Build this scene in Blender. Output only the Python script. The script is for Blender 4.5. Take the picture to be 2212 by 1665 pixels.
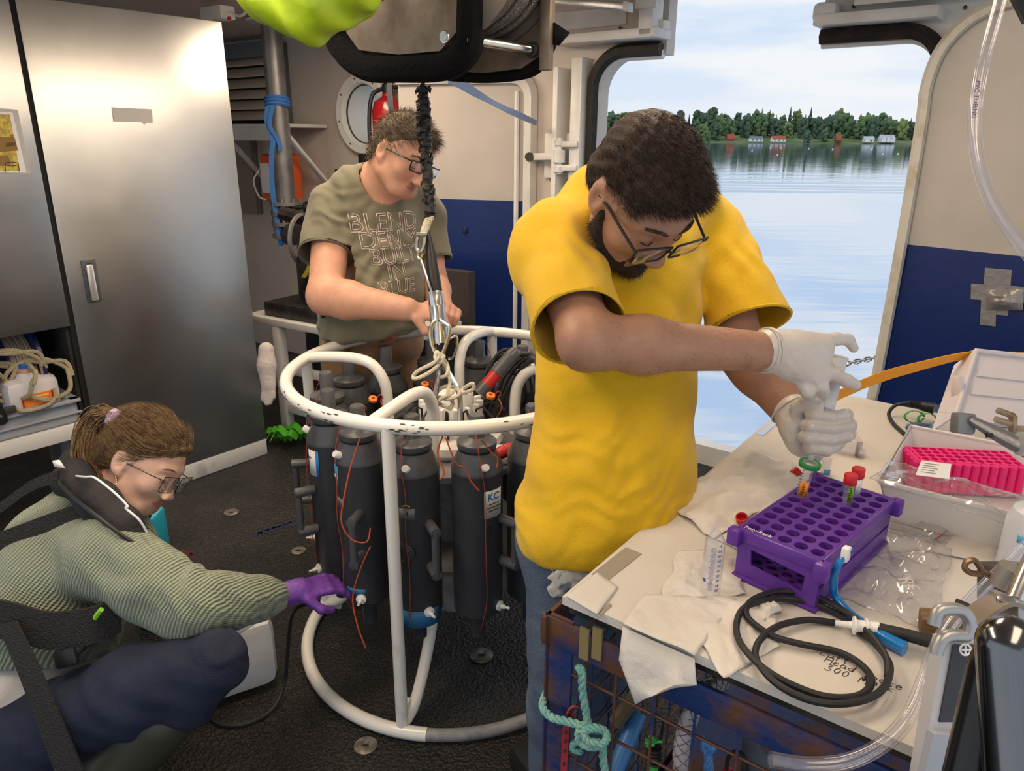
import bpy, bmesh, math, random
import numpy as np
from mathutils import Vector as V, Matrix, noise as mnoise
for o in list(bpy.data.objects): bpy.data.objects.remove(o)
S = bpy.context.scene
COL = S.collection
random.seed(7); RNG = np.random.default_rng(5)
# ---------------- camera ----------------
F = 1590.0; CAMZ = 1.54
_p = math.atan(534.5/F); _r = math.asin(36/4728)
FW = V((0, math.cos(_p), -math.sin(_p))); _u = V((0, math.sin(_p), math.cos(_p))); _x = V((1, 0, 0))
RT = _x*math.cos(_r)+_u*math.sin(_r); UP = _u*math.cos(_r)-_x*math.sin(_r)
CAM = V((0, 0, CAMZ))
cd = bpy.data.cameras.new('camera'); cam = bpy.data.objects.new('camera', cd); COL.objects.link(cam)
cd.sensor_width = 36; cd.lens = F/2212*36; cd.clip_end = 6000; cd.clip_start = .02
m = Matrix((RT, UP, -FW)).transposed().to_4x4(); m.translation = CAM; cam.matrix_world = m
S.camera = cam
# ---------------- light, sky, exposure ----------------
S.view_settings.view_transform = 'Standard'; S.view_settings.look = 'None'
S.view_settings.gamma = 1; S.view_settings.exposure = 0.0; S.view_settings.use_curve_mapping = False
W = bpy.data.worlds.new('sky'); S.world = W; W.use_nodes = True
def world():
    n = W.node_tree.nodes; l = W.node_tree.links; n.clear()
    out = n.new('ShaderNodeOutputWorld'); bg = n.new('ShaderNodeBackground'); tc = n.new('ShaderNodeTexCoord')
    mp = n.new('ShaderNodeMapping'); mp.inputs['Scale'].default_value = (1.6, 1.6, 9.0)
    mp.inputs['Rotation'].default_value = (math.radians(4), math.radians(-5), 0.6)
    ns = n.new('ShaderNodeTexNoise'); ns.inputs['Scale'].default_value = 2.4; ns.inputs['Detail'].default_value = 6; ns.inputs['Roughness'].default_value = .55
    cr = n.new('ShaderNodeValToRGB')
    cr.color_ramp.elements[0].position = .38; cr.color_ramp.elements[0].color = (.56, .72, .95, 1)
    cr.color_ramp.elements[1].position = .60; cr.color_ramp.elements[1].color = (.92, .94, .97, 1)
    sx = n.new('ShaderNodeSeparateXYZ'); mr = n.new('ShaderNodeMapRange')
    mr.inputs[1].default_value = -.02; mr.inputs[2].default_value = .22; mr.inputs[3].default_value = .75; mr.inputs[4].default_value = 0
    mx = n.new('ShaderNodeMix'); mx.data_type = 'RGBA'; mx.inputs[7].default_value = (.86, .90, .95, 1)
    l.new(tc.outputs['Generated'], mp.inputs[0]); l.new(mp.outputs[0], ns.inputs[0]); l.new(ns.outputs[0], cr.inputs[0])
    l.new(tc.outputs['Generated'], sx.inputs[0]); l.new(sx.outputs[2], mr.inputs[0]); l.new(mr.outputs[0], mx.inputs[0])
    l.new(cr.outputs[0], mx.inputs[6]); l.new(mx.outputs[2], bg.inputs[0]); bg.inputs[1].default_value = 1.0
    l.new(bg.outputs[0], out.inputs[0])
world()
LAMP_W = .84
# ---------------- pixel rays to points in the place ----------------
def ray(x, y): return FW+RT*((x-1106)/F)+UP*((832.5-y)/F)
def D(x, y, d): return CAM+ray(x, y)*d
def ZP(x, y, z):
    q = ray(x, y); return CAM+q*((z-CAMZ)/q.z)
def YP(x, y, Y):
    q = ray(x, y); return CAM+q*(Y/q.y)
def PL(x, y, p0, n):
    q = ray(x, y); return CAM+q*((V(p0)-CAM).dot(V(n))/q.dot(V(n)))
AX = V((.8, -.6, 0)); BX = V((.6, .8, 0)); ZX = V((0, 0, 1))      # the ship's own axes
# ---------------- materials ----------------
MATS = {}
def mat(name, col, rough=.5, metal=0, spec=.5, nz=0, nscale=8, col2=None, cpos=(.4, .6), bump=0, bscale=60, trans=0, alpha=1, emit=0, coat=0, rvar=0, stretch=None, sheen=0, ior=1.45, detail=5, sss=0):
    if name in MATS: return MATS[name]
    M = bpy.data.materials.new(name); M.use_nodes = True; nt = M.node_tree; n = nt.nodes; l = nt.links
    b = n['Principled BSDF']; b.inputs['Base Color'].default_value = (*col, 1); b.inputs['Roughness'].default_value = rough
    b.inputs['Metallic'].default_value = metal; b.inputs['Specular IOR Level'].default_value = spec; b.inputs['IOR'].default_value = ior
    if trans: b.inputs['Transmission Weight'].default_value = trans
    if alpha < 1: b.inputs['Alpha'].default_value = alpha
    if coat: b.inputs['Coat Weight'].default_value = coat; b.inputs['Coat Roughness'].default_value = .08
    if sheen: b.inputs['Sheen Weight'].default_value = sheen
    if sss: b.inputs['Subsurface Weight'].default_value = sss; b.inputs['Subsurface Radius'].default_value = (.012, .004, .002); b.inputs['Subsurface Scale'].default_value = 1
    if emit: b.inputs['Emission Color'].default_value = (*col, 1); b.inputs['Emission Strength'].default_value = emit
    tc = n.new('ShaderNodeTexCoord'); src = tc.outputs['Object']
    if stretch:
        mp = n.new('ShaderNodeMapping'); mp.inputs['Scale'].default_value = stretch; l.new(src, mp.inputs[0]); src = mp.outputs[0]
    if col2 is not None:
        t = n.new('ShaderNodeTexNoise'); t.inputs['Scale'].default_value = nscale; t.inputs['Detail'].default_value = detail; t.inputs['Roughness'].default_value = .6
        l.new(src, t.inputs[0]); c = n.new('ShaderNodeValToRGB')
        c.color_ramp.elements[0].position = cpos[0]; c.color_ramp.elements[1].position = cpos[1]
        c.color_ramp.elements[0].color = (*col, 1); c.color_ramp.elements[1].color = (*col2, 1)
        l.new(t.outputs[0], c.inputs[0]); l.new(c.outputs[0], b.inputs['Base Color'])
        if rvar:
            r = n.new('ShaderNodeMapRange'); r.inputs[1].default_value = cpos[0]; r.inputs[2].default_value = cpos[1]
            r.inputs[3].default_value = rough; r.inputs[4].default_value = rough+rvar
            l.new(t.outputs[0], r.inputs[0]); l.new(r.outputs[0], b.inputs['Roughness'])
    if bump:
        t = n.new('ShaderNodeTexNoise'); t.inputs['Scale'].default_value = bscale; t.inputs['Detail'].default_value = 4
        l.new(src, t.inputs[0]); bp = n.new('ShaderNodeBump'); bp.inputs['Strength'].default_value = bump; bp.inputs['Distance'].default_value = .01
        l.new(t.outputs[0], bp.inputs['Height']); l.new(bp.outputs[0], b.inputs['Normal'])
    MATS[name] = M; return M
def clear(name, tint=(1, 1, 1), rough=.08, op=.25, wrinkle=0, ior=1.45):       # thin clear plastic: see-through with gloss and a faint haze
    if name in MATS: return MATS[name]
    M = bpy.data.materials.new(name); M.use_nodes = True; n = M.node_tree.nodes; l = M.node_tree.links; n.clear()
    o = n.new('ShaderNodeOutputMaterial'); tr = n.new('ShaderNodeBsdfTransparent'); tr.inputs[0].default_value = (*tint, 1)
    gl = n.new('ShaderNodeBsdfGlossy'); gl.inputs[0].default_value = (.95, .95, .96, 1); gl.inputs[1].default_value = rough
    df = n.new('ShaderNodeBsdfDiffuse'); df.inputs[0].default_value = (.80, .80, .82, 1)
    fr = n.new('ShaderNodeLayerWeight'); fr.inputs[0].default_value = .5; pw = n.new('ShaderNodeMath'); pw.operation = 'POWER'; pw.inputs[1].default_value = 3.0; mr = n.new('ShaderNodeMapRange'); mr.inputs[3].default_value = .045; mr.inputs[4].default_value = .75; mx = n.new('ShaderNodeMixShader'); m2 = n.new('ShaderNodeMixShader'); m2.inputs[0].default_value = op
    if wrinkle:
        tc = n.new('ShaderNodeTexCoord'); t = n.new('ShaderNodeTexNoise'); t.inputs['Scale'].default_value = 38; t.inputs['Detail'].default_value = 3
        bp = n.new('ShaderNodeBump'); bp.inputs['Strength'].default_value = wrinkle; bp.inputs['Distance'].default_value = .01
        l.new(tc.outputs['Object'], t.inputs[0]); l.new(t.outputs[0], bp.inputs['Height']); l.new(bp.outputs[0], gl.inputs['Normal']); l.new(bp.outputs[0], fr.inputs['Normal'])
    l.new(tr.outputs[0], m2.inputs[1]); l.new(df.outputs[0], m2.inputs[2]); l.new(fr.outputs['Facing'], pw.inputs[0]); l.new(pw.outputs[0], mr.inputs[0]); l.new(mr.outputs[0], mx.inputs[0]); l.new(m2.outputs[0], mx.inputs[1]); l.new(gl.outputs[0], mx.inputs[2]); l.new(mx.outputs[0], o.inputs[0])
    MATS[name] = M; return M
# ---------------- mesh building ----------------
def frame(d, hint=None):
    d = V(d).normalized(); h = V(hint) if hint is not None else (ZX if abs(d.z) < .9 else V((1, 0, 0)))
    x = h.cross(d)
    if x.length < 1e-6: x = V((1, 0, 0)).cross(d)
    x.normalize(); y = d.cross(x).normalized(); return x, y, d
def spline(pts, n=8, closed=False):
    P = [V(p) for p in pts]; N = len(P); out = []
    if N < 3: return P
    for i in range(N if closed else N-1):
        g = (lambda k: P[k % N]) if closed else (lambda k: P[min(max(k, 0), N-1)])
        a, b, c, d = g(i-1), g(i), g(i+1), g(i+2)
        for j in range(n):
            t = j/n; out.append(.5*((2*b)+(c-a)*t+(2*a-5*b+4*c-d)*t*t+(3*b-a-3*c+d)*t**3))
    if not closed: out.append(P[-1])
    return out
class MB:
    def __init__(s): s.v = []; s.f = []
    def add(s, vs, fs):
        o = len(s.v); s.v += [tuple(v) for v in vs]; s.f += [tuple(i+o for i in f) for f in fs]; return s
    def box(s, c, size, ax=None, bev=0):
        x, y, z = ax if ax else (V((1, 0, 0)), V((0, 1, 0)), ZX)
        c = V(c); h = [k/2 for k in size]
        if not bev:
            vs = [c+x*(h[0]*i)+y*(h[1]*j)+z*(h[2]*k) for i in (-1, 1) for j in (-1, 1) for k in (-1, 1)]
            return s.add(vs, [(0, 1, 3, 2), (4, 6, 7, 5), (0, 4, 5, 1), (2, 3, 7, 6), (0, 2, 6, 4), (1, 5, 7, 3)])
        bm = bmesh.new(); bmesh.ops.create_cube(bm, size=1)
        for v in bm.verts: v.co = V((v.co.x*size[0], v.co.y*size[1], v.co.z*size[2]))
        bmesh.ops.bevel(bm, geom=bm.edges[:], offset=min(bev, min(size)*.49), segments=2, profile=.5, affect='EDGES')
        bm.verts.ensure_lookup_table()
        vs = [c+x*v.co.x+y*v.co.y+z*v.co.z for v in bm.verts]; fs = [[v.index for v in f.verts] for f in bm.faces]
        bm.free(); return s.add(vs, fs)
    def tube(s, pts, r, n=8, closed=False, cap=True, flat=1, hint=None):
        P = [V(p) for p in pts]; N = len(P); vs = []; fs = []
        T = []
        for i in range(N):
            a = P[i-1] if (i > 0 or closed) else P[0]; b = P[(i+1) % N] if (i < N-1 or closed) else P[-1]
            t = b-a; T.append(t.normalized() if t.length > 1e-9 else V((0, 0, 1)))
        x, y, _ = frame(T[0], hint)
        for i in range(N):
            x = x-T[i]*x.dot(T[i]); x = x.normalized() if x.length > 1e-6 else frame(T[i])[0]; y = T[i].cross(x)
            rr = r[i] if isinstance(r, (list, tuple)) else r
            for k in range(n):
                a = 2*math.pi*k/n; vs.append(P[i]+x*(math.cos(a)*rr)+y*(math.sin(a)*rr*flat))
        for i in range(N if closed else N-1):
            j = (i+1) % N
            for k in range(n): fs.append((i*n+k, i*n+(k+1) % n, j*n+(k+1) % n, j*n+k))
        if cap and not closed: fs.append(tuple(range(n-1, -1, -1))); fs.append(tuple((N-1)*n+k for k in range(n)))
        return s.add(vs, fs)
    def cyl(s, a, b, r, r2=None, n=16, cap=True): return s.tube([a, b], [r, r if r2 is None else r2], n, cap=cap)
    def lathe(s, prof, o=(0, 0, 0), d=(0, 0, 1), n=20, hint=None):     # prof: (radius, height)
        x, y, z = frame(d, hint); o = V(o); vs = []; fs = []; m = len(prof)
        for r, h in prof:
            for k in range(n):
                a = 2*math.pi*k/n; vs.append(o+z*h+x*(math.cos(a)*max(r, 1e-5))+y*(math.sin(a)*max(r, 1e-5)))
        for i in range(m-1):
            for k in range(n): fs.append((i*n+k, i*n+(k+1) % n, (i+1)*n+(k+1) % n, (i+1)*n+k))
        return s.add(vs, fs)
    def prism(s, poly, o, x, y, z, t):                                # polygon in (x,y) at o, extruded t along z
        o, x, y, z = V(o), V(x), V(y), V(z); n = len(poly)
        vs = [o+x*p[0]+y*p[1] for p in poly]+[o+x*p[0]+y*p[1]+z*t for p in poly]
        fs = [tuple(range(n-1, -1, -1)), tuple(range(n, 2*n))]+[(i, (i+1) % n, n+(i+1) % n, n+i) for i in range(n)]
        return s.add(vs, fs)
    def strip(s, pts, side, w, t=.001):                               # flat band along pts, width vector(s) side
        P = [V(p) for p in pts]; N = len(P); vs = []; fs = []
        for i, p in enumerate(P):
            sd = V(side[i] if isinstance(side, list) else side).normalized(); ww = w[i] if isinstance(w, list) else w
            tg = (P[min(i+1, N-1)]-P[max(i-1, 0)]).normalized(); nn = tg.cross(sd).normalized()*t/2
            vs += [p-sd*ww/2-nn, p+sd*ww/2-nn, p+sd*ww/2+nn, p-sd*ww/2+nn]
        for i in range(N-1):
            for k in range(4): fs.append((i*4+k, i*4+(k+1) % 4, i*4+4+(k+1) % 4, i*4+4+k))
        fs += [(3, 2, 1, 0), tuple((N-1)*4+k for k in range(4))]
        return s.add(vs, fs)
    def ring(s, c, d, R, r, n=40, m=8, a0=0, a1=2*math.pi, hint=None):
        x, y, z = frame(d, hint); c = V(c); full = abs(a1-a0-2*math.pi) < 1e-6
        N = n if full else n+1
        return s.tube([c+x*(math.cos(a0+(a1-a0)*i/n)*R)+y*(math.sin(a0+(a1-a0)*i/n)*R) for i in range(N)], r, m, closed=full)
    def grid(s, fn, nu, nv, closed=False):
        vs = [fn(i/nu, j/nv) for i in range(nu+1) for j in range(nv+1)]
        return s.add(vs, [(i*(nv+1)+j, (i+1)*(nv+1)+j, (i+1)*(nv+1)+j+1, i*(nv+1)+j+1) for i in range(nu) for j in range(nv)])
    def build(s, name, material, parent=None, smooth=None, solid=0, subd=0, label=None):
        me = bpy.data.meshes.new(name); me.from_pydata(s.v, [], s.f); me.update()
        return link(name, me, material, parent, smooth, solid, subd, label)
def link(name, me, material, parent=None, smooth=None, solid=0, subd=0, label=None):
    o = bpy.data.objects.new(name, me); COL.objects.link(o)
    if material: me.materials.append(material)
    bm = bmesh.new(); bm.from_mesh(me); bmesh.ops.recalc_face_normals(bm, faces=bm.faces[:]); bm.to_mesh(me); bm.free()
    if smooth is not False:
        me.polygons.foreach_set('use_smooth', [True]*len(me.polygons)); me.set_sharp_from_angle(angle=math.radians(38 if smooth is None else smooth))
    if solid:
        q = o.modifiers.new('thickness', 'SOLIDIFY'); q.thickness = solid; q.offset = 0
    if subd:
        q = o.modifiers.new('subdivision', 'SUBSURF'); q.levels = subd; q.render_levels = subd
    if parent is not None: adopt(o, parent)
    if label: o['label'] = label
    return o
def adopt(o, parent):
    o.parent = parent
    if parent.type == 'EMPTY': o.matrix_parent_inverse = parent.matrix_basis.inverted()
def thing(name, label, cat, loc=(0, 0, 0), group=None):
    o = bpy.data.objects.new(name, None); COL.objects.link(o); o.location = loc; o.empty_display_size = .05
    o.matrix_basis = Matrix.Translation(V(loc))
    return tag(o, label, cat, group)
def tag(o, label, cat, group=None, kind=None):
    if label: o['label'] = label
    if cat: o['category'] = cat
    if group: o['group'] = group
    if kind: o['kind'] = kind
    return o
def struct(o, label=None): o['kind'] = 'structure'; return tag(o, label, None)
def copy_thing(root, loc, rz, label=None, scale=1):
    r = root.copy(); COL.objects.link(r); r.matrix_basis = Matrix.Translation(V(loc)) @ Matrix.Rotation(rz, 4, 'Z') @ Matrix.Scale(scale, 4)
    if label: r['label'] = label
    for ch in root.children:
        c = ch.copy(); COL.objects.link(c); c.parent = r
        for g in ch.children:
            d = g.copy(); COL.objects.link(d); d.parent = c
    return r
def text(name, body, size, o, x, y, material, parent=None, depth=.0006, align='CENTER', bold=0, smooth=False):
    cu = bpy.data.curves.new(name, 'FONT'); cu.body = body; cu.size = size; cu.extrude = depth; cu.align_x = align; cu.align_y = 'CENTER'; cu.offset = bold; cu.resolution_u = 3
    t = bpy.data.objects.new(name, cu); COL.objects.link(t)
    dg = bpy.context.evaluated_depsgraph_get(); me = bpy.data.meshes.new_from_object(t.evaluated_get(dg)); bpy.data.objects.remove(t)
    x = V(x).normalized(); y0 = V(y); y = (y0-x*y0.dot(x)).normalized(); z = x.cross(y); y = y0.normalized() if abs(y0.normalized().dot(x)) < .6 else y
    M = Matrix((x, y, z)).transposed().to_4x4(); M.translation = V(o); me.transform(M)
    return link(name, me, material, parent, smooth)
# ---------------- organic surfaces: distance fields turned into one continuous mesh ----------------
class SDF:
    def __init__(s, k=.02): s.p = []; s.k = k
    def c(s, a, b, r1, r2=None, k=None, sub=False): s.p.append(('c', np.array(a, float), np.array(b, float), r1, r1 if r2 is None else r2, k, sub)); return s
    def chain(s, pts, rs, k=None):
        for i in range(len(pts)-1): s.c(pts[i], pts[i+1], rs[i], rs[i+1], k)
        return s
    def e(s, c, r, ax=None, k=None, sub=False):
        A = np.array([list(q) for q in ax], float) if ax else np.eye(3)
        s.p.append(('e', np.array(c, float), A, np.array(r, float), None, k, sub)); return s
    def half(s, p, n, k=None): s.p.append(('h', np.array(p, float), np.array(n, float)/np.linalg.norm(np.array(n, float)), 0, None, k, True)); return s
    def mesh(s, name, res, disp=None, pad=.03, smooth_it=1):
        lo = np.full(3, 1e9); hi = -lo
        for q in s.p:
            if q[6]: continue
            if q[0] == 'c':
                for P, r in ((q[1], q[3]), (q[2], q[4])): lo = np.minimum(lo, P-r); hi = np.maximum(hi, P+r)
            else: lo = np.minimum(lo, q[1]-q[3].max()); hi = np.maximum(hi, q[1]+q[3].max())
        lo -= pad; hi += pad; n = np.ceil((hi-lo)/res).astype(int)+1
        f = np.full(n, 9.0, np.float32); axs = [lo[i]+np.arange(n[i])*res for i in range(3)]
        for q in s.p:
            k = s.k if q[5] is None else q[5]; mg = max(k*1.5, res*3)
            if q[0] == 'c': l = np.minimum(q[1]-q[3], q[2]-q[4])-mg; h = np.maximum(q[1]+q[3], q[2]+q[4])+mg
            elif q[0] == 'e': l = q[1]-q[3].max()-mg; h = q[1]+q[3].max()+mg
            else: l = lo; h = hi
            i0 = np.clip(np.floor((l-lo)/res).astype(int), 0, n); i1 = np.clip(np.ceil((h-lo)/res).astype(int)+1, 0, n)
            if (i1 <= i0).any(): continue
            X, Y, Zz = np.meshgrid(*[axs[i][i0[i]:i1[i]] for i in range(3)], indexing='ij')
            P = np.stack([X, Y, Zz], -1)
            if q[0] == 'c':
                ba = q[2]-q[1]; L = (ba*ba).sum()+1e-12; t = np.clip(((P-q[1])@ba)/L, 0, 1)
                d = np.linalg.norm(P-q[1]-t[..., None]*ba, axis=-1)-(q[3]+(q[4]-q[3])*t)
            elif q[0] == 'e':
                u = (P-q[1])@q[2].T; k0 = np.linalg.norm(u/q[3], axis=-1); k1 = np.linalg.norm(u/q[3]**2, axis=-1)+1e-9
                d = k0*(k0-1)/k1
            else: d = -((P-q[1])@q[2])
            sl = tuple(slice(i0[i], i1[i]) for i in range(3)); g = f[sl]
            if q[6]:
                d = -d; hh = np.maximum(k-np.abs(g-d), 0)/k if k > 0 else 0; f[sl] = np.maximum(g, d)+hh*hh*k*.25
            else:
                hh = np.maximum(k-np.abs(g-d), 0)/k if k > 0 else 0; f[sl] = np.minimum(g, d)-hh*hh*k*.25
        if disp is not None:
            near = np.abs(f) < .05; idx = np.argwhere(near); P = lo+idx*res; f[near] += disp(P).astype(np.float32)
        return nets(name, f, lo, res, smooth_it)
def nets(name, f, lo, res, smooth_it=1):
    ins = f < 0; n = f.shape
    acc = np.zeros((n[0]-1, n[1]-1, n[2]-1, 3), np.float32); cnt = np.zeros(n if 0 else (n[0]-1, n[1]-1, n[2]-1), np.float32)
    def sub(a, o): return a[o[0]:o[0]+n[0]-1, o[1]:o[1]+n[1]-1, o[2]:o[2]+n[2]-1]
    for ax in range(3):
        oth = [i for i in range(3) if i != ax]
        for a in (0, 1):
            for b in (0, 1):
                o0 = [0, 0, 0]; o0[oth[0]] = a; o0[oth[1]] = b; o1 = list(o0); o1[ax] = 1
                f0, f1 = sub(f, o0), sub(f, o1); cr = (f0 < 0) != (f1 < 0)
                t = np.where(cr, f0/np.where(cr, f0-f1, 1), 0)
                cnt += cr
                for k in range(3): acc[..., k] += np.where(cr, o0[k]+(t if k == ax else 0), 0)
    act = cnt > 0; ids = np.full(act.shape, -1, np.int64); ids[act] = np.arange(act.sum())
    ii = np.argwhere(act); vs = lo+(ii+acc[act]/cnt[act][:, None])*res; faces = []
    for ax in range(3):
        u, w = [(1, 2), (2, 0), (0, 1)][ax]
        s0 = [slice(1, n[i]-1) for i in range(3)]; s0[ax] = slice(0, n[ax]-1); s1 = list(s0); s1[ax] = slice(1, n[ax])
        a, b = ins[tuple(s0)], ins[tuple(s1)]
        for cond, flip in ((a & ~b, False), (~a & b, True)):
            p = np.argwhere(cond)
            if not len(p): continue
            base = p+np.array([1 if i != ax else 0 for i in range(3)])
            du = np.zeros(3, int); du[u] = 1; dw = np.zeros(3, int); dw[w] = 1
            q = [ids[tuple((base-s).T)] for s in (du+dw, dw, 0*du, du)]
            Q = np.stack(q, 1); faces.append(Q[:, ::-1] if flip else Q)
    fc = np.concatenate(faces)
    for _ in range(smooth_it):
        e = np.concatenate([fc[:, [0, 1]], fc[:, [1, 2]], fc[:, [2, 3]], fc[:, [3, 0]]]); sm = np.zeros_like(vs); c = np.zeros(len(vs))
        for k in range(3): sm[:, k] = np.bincount(e[:, 0], vs[e[:, 1], k], len(vs))+np.bincount(e[:, 1], vs[e[:, 0], k], len(vs))
        c = np.bincount(e[:, 0], minlength=len(vs))+np.bincount(e[:, 1], minlength=len(vs)); vs = .4*vs+.6*sm/np.maximum(c, 1)[:, None]
    me = bpy.data.meshes.new(name); me.from_pydata(vs.tolist(), [], fc.tolist()); me.update(); return me
def fold(P, o, d, wl, amp, w=None):                                   # irregular cloth folds: warped wave along d around o
    q = (P-np.array(o)); t = q@np.array(d)/wl; r = np.roll(q, 1, -1); t = t+.45*np.sin(r[:, 0]/wl*1.9+1)*np.sin(r[:, 2]/wl*1.3)+.3*np.sin(r[:, 1]/wl*2.3)
    g = amp*np.sin(2*np.pi*t)*(.55+.45*np.sin(q[:, 0]/wl*.9+q[:, 2]/wl*.7))
    if w: g = g*np.exp(-(q**2).sum(-1)/w**2)
    return g
STROKES = {'H': ((0, 0, 0, 1), (.6, 0, .6, 1), (0, .5, .6, .55)), 'e': ((.05, .3, .5, .35, .4, .58, .15, .5, .08, .2, .3, 0, .55, .1),), 'a': ((.5, .5, .2, .55, .05, .25, .25, 0, .48, .3, .5, .5, .52, .05, .6, 0),), 'd': ((.5, .45, .2, .5, .05, .2, .25, 0, .5, .25, .55, 1, .52, 0),), 's': ((.45, .5, .15, .45, .4, .2, .1, 0),), 'p': ((.05, .5, .1, -.4), (.07, .35, .35, .55, .5, .3, .3, .05, .1, .1)), 'c': ((.5, .45, .2, .5, .08, .2, .3, 0, .5, .1),),
    '3': ((.05, .95, .45, .95, .2, .55, .5, .3, .25, 0, 0, .1),), '0': ((.25, .9, .05, .5, .2, .05, .45, .3, .45, .75, .25, .9),), 'M': ((0, 0, .1, .9, .3, .4, .55, .9, .65, 0),), 'L': ((.1, .9, .05, .05, .5, .0),), 'l': ((.2, 1, .15, 0, .3, 0),), 'R': ((.05, 0, .1, .95, .5, .8, .35, .5, .1, .5, .55, 0),), 'k': ((.1, 1, .1, 0), (.5, .5, .12, .25, .5, 0)), 'u': ((.05, .5, .1, .05, .4, .1, .5, .5, .55, 0),), 'f': ((.5, .9, .25, .85, .2, -.1), (.05, .5, .4, .5)), 't': ((.25, .9, .2, .05, .4, 0), (.0, .6, .45, .62)), 'i': ((.2, .5, .2, 0), (.2, .75, .22, .8))}
def handwriting(name, s, o, x, y, size, r, material, parent):
    q = MB(); x, y, o = V(x).normalized(), V(y).normalized(), V(o); cx = 0
    for ch in s:
        for st in STROKES.get(ch, ()):
            P = [o+x*size*(cx+st[i]+.15*st[i+1])+y*size*st[i+1] for i in range(0, len(st), 2)]; q.tube(spline(P, 3), r, 4)
        cx += .72
    return q.build(name, material, parent)
# ================= the setting =================
def slab(mb, pts, t):
    P = [V(p) for p in pts]; n = len(P); t = V(t)
    return mb.add(P+[p+t for p in P], [tuple(range(n-1, -1, -1)), tuple(range(n, 2*n))]+[(i, (i+1) % n, n+(i+1) % n, n+i) for i in range(n)])
def band_mat(name, z, up, low, rough=.35):
    M = mat(name, up, rough, bump=.12, bscale=25); n = M.node_tree.nodes; l = M.node_tree.links; b = n['Principled BSDF']
    tc = n.new('ShaderNodeTexCoord'); sx = n.new('ShaderNodeSeparateXYZ'); g = n.new('ShaderNodeMath'); g.operation = 'GREATER_THAN'; g.inputs[1].default_value = z
    t = n.new('ShaderNodeTexNoise'); t.inputs['Scale'].default_value = 5; t.inputs['Detail'].default_value = 6
    mx = n.new('ShaderNodeMix'); mx.data_type = 'RGBA'; mx.inputs[6].default_value = (*low, 1); mx.inputs[7].default_value = (*up, 1)
    hs = n.new('ShaderNodeMix'); hs.data_type = 'RGBA'; hs.blend_type = 'MULTIPLY'; hs.inputs[0].default_value = .25
    l.new(tc.outputs['Object'], sx.inputs[0]); l.new(sx.outputs[2], g.inputs[0]); l.new(g.outputs[0], mx.inputs[0]); l.new(mx.outputs[2], hs.inputs[6])
    l.new(tc.outputs['Object'], t.inputs[0]); l.new(t.outputs[0], hs.inputs[7]); l.new(hs.outputs[2], b.inputs['Base Color'])
    return M
WHITE = mat('white_paint', (.74, .73, .70), .35, col2=(.60, .58, .52), nscale=6, cpos=(.45, .75), bump=.06, bscale=40)
WALLM = mat('beige_wall_paint', (.60, .53, .47), .45, col2=(.50, .43, .38), nscale=2.5, cpos=(.4, .75), bump=.05, bscale=30)
CEILM = mat('ceiling_paint', (.62, .56, .52), .35, col2=(.50, .44, .40), nscale=2, cpos=(.4, .7))
SEAL = mat('black_rubber_seal', (.012, .010, .009), .6, col2=(.05, .022, .012), nscale=14, cpos=(.5, .7), bump=.4, bscale=70)
BLUEM = (.006, .022, .135)
L = V((.41, 3.78, 0)); CEIL = 2.15
def BS(s, z, off=0): return L+AX*s+BX*off+ZX*z          # a point on the bulkhead: along, height, outboard
def deck_mat():
    M = mat('wet_black_deck', (.007, .006, .0055), .45, col2=(.028, .024, .020), nscale=2.2, cpos=(.42, .72), spec=.6, rvar=-.28)
    n = M.node_tree.nodes; l = M.node_tree.links; b = n['Principled BSDF']; tc = n.new('ShaderNodeTexCoord')
    v = n.new('ShaderNodeTexVoronoi'); v.inputs['Scale'].default_value = 110; t = n.new('ShaderNodeTexNoise'); t.inputs['Scale'].default_value = 300
    a = n.new('ShaderNodeMath'); a.operation = 'MULTIPLY_ADD'; a.inputs[1].default_value = .6
    bp = n.new('ShaderNodeBump'); bp.inputs['Strength'].default_value = .8; bp.inputs['Distance'].default_value = .008
    l.new(tc.outputs['Object'], v.inputs[0]); l.new(tc.outputs['Object'], t.inputs[0]); l.new(t.outputs[0], a.inputs[0]); l.new(v.outputs['Distance'], a.inputs[2])
    l.new(a.outputs[0], bp.inputs['Height']); l.new(bp.outputs[0], b.inputs['Normal']); return M
fl = MB(); slab(fl, [BS(-4.2, 0, .12), BS(3.2, 0, .12), BS(3.2, 0, -6.2), BS(-4.2, 0, -6.2)], (0, 0, -.12))
FLOOR = struct(fl.build('floor', deck_mat(), smooth=False))
ce = MB(); slab(ce, [BS(-4.2, CEIL, .12), BS(3.2, CEIL, .12), BS(3.2, CEIL, -4.6), BS(-4.2, CEIL, -4.6)], (0, 0, .1))
CEILING = struct(ce.build('ceiling', CEILM, smooth=False))
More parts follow.
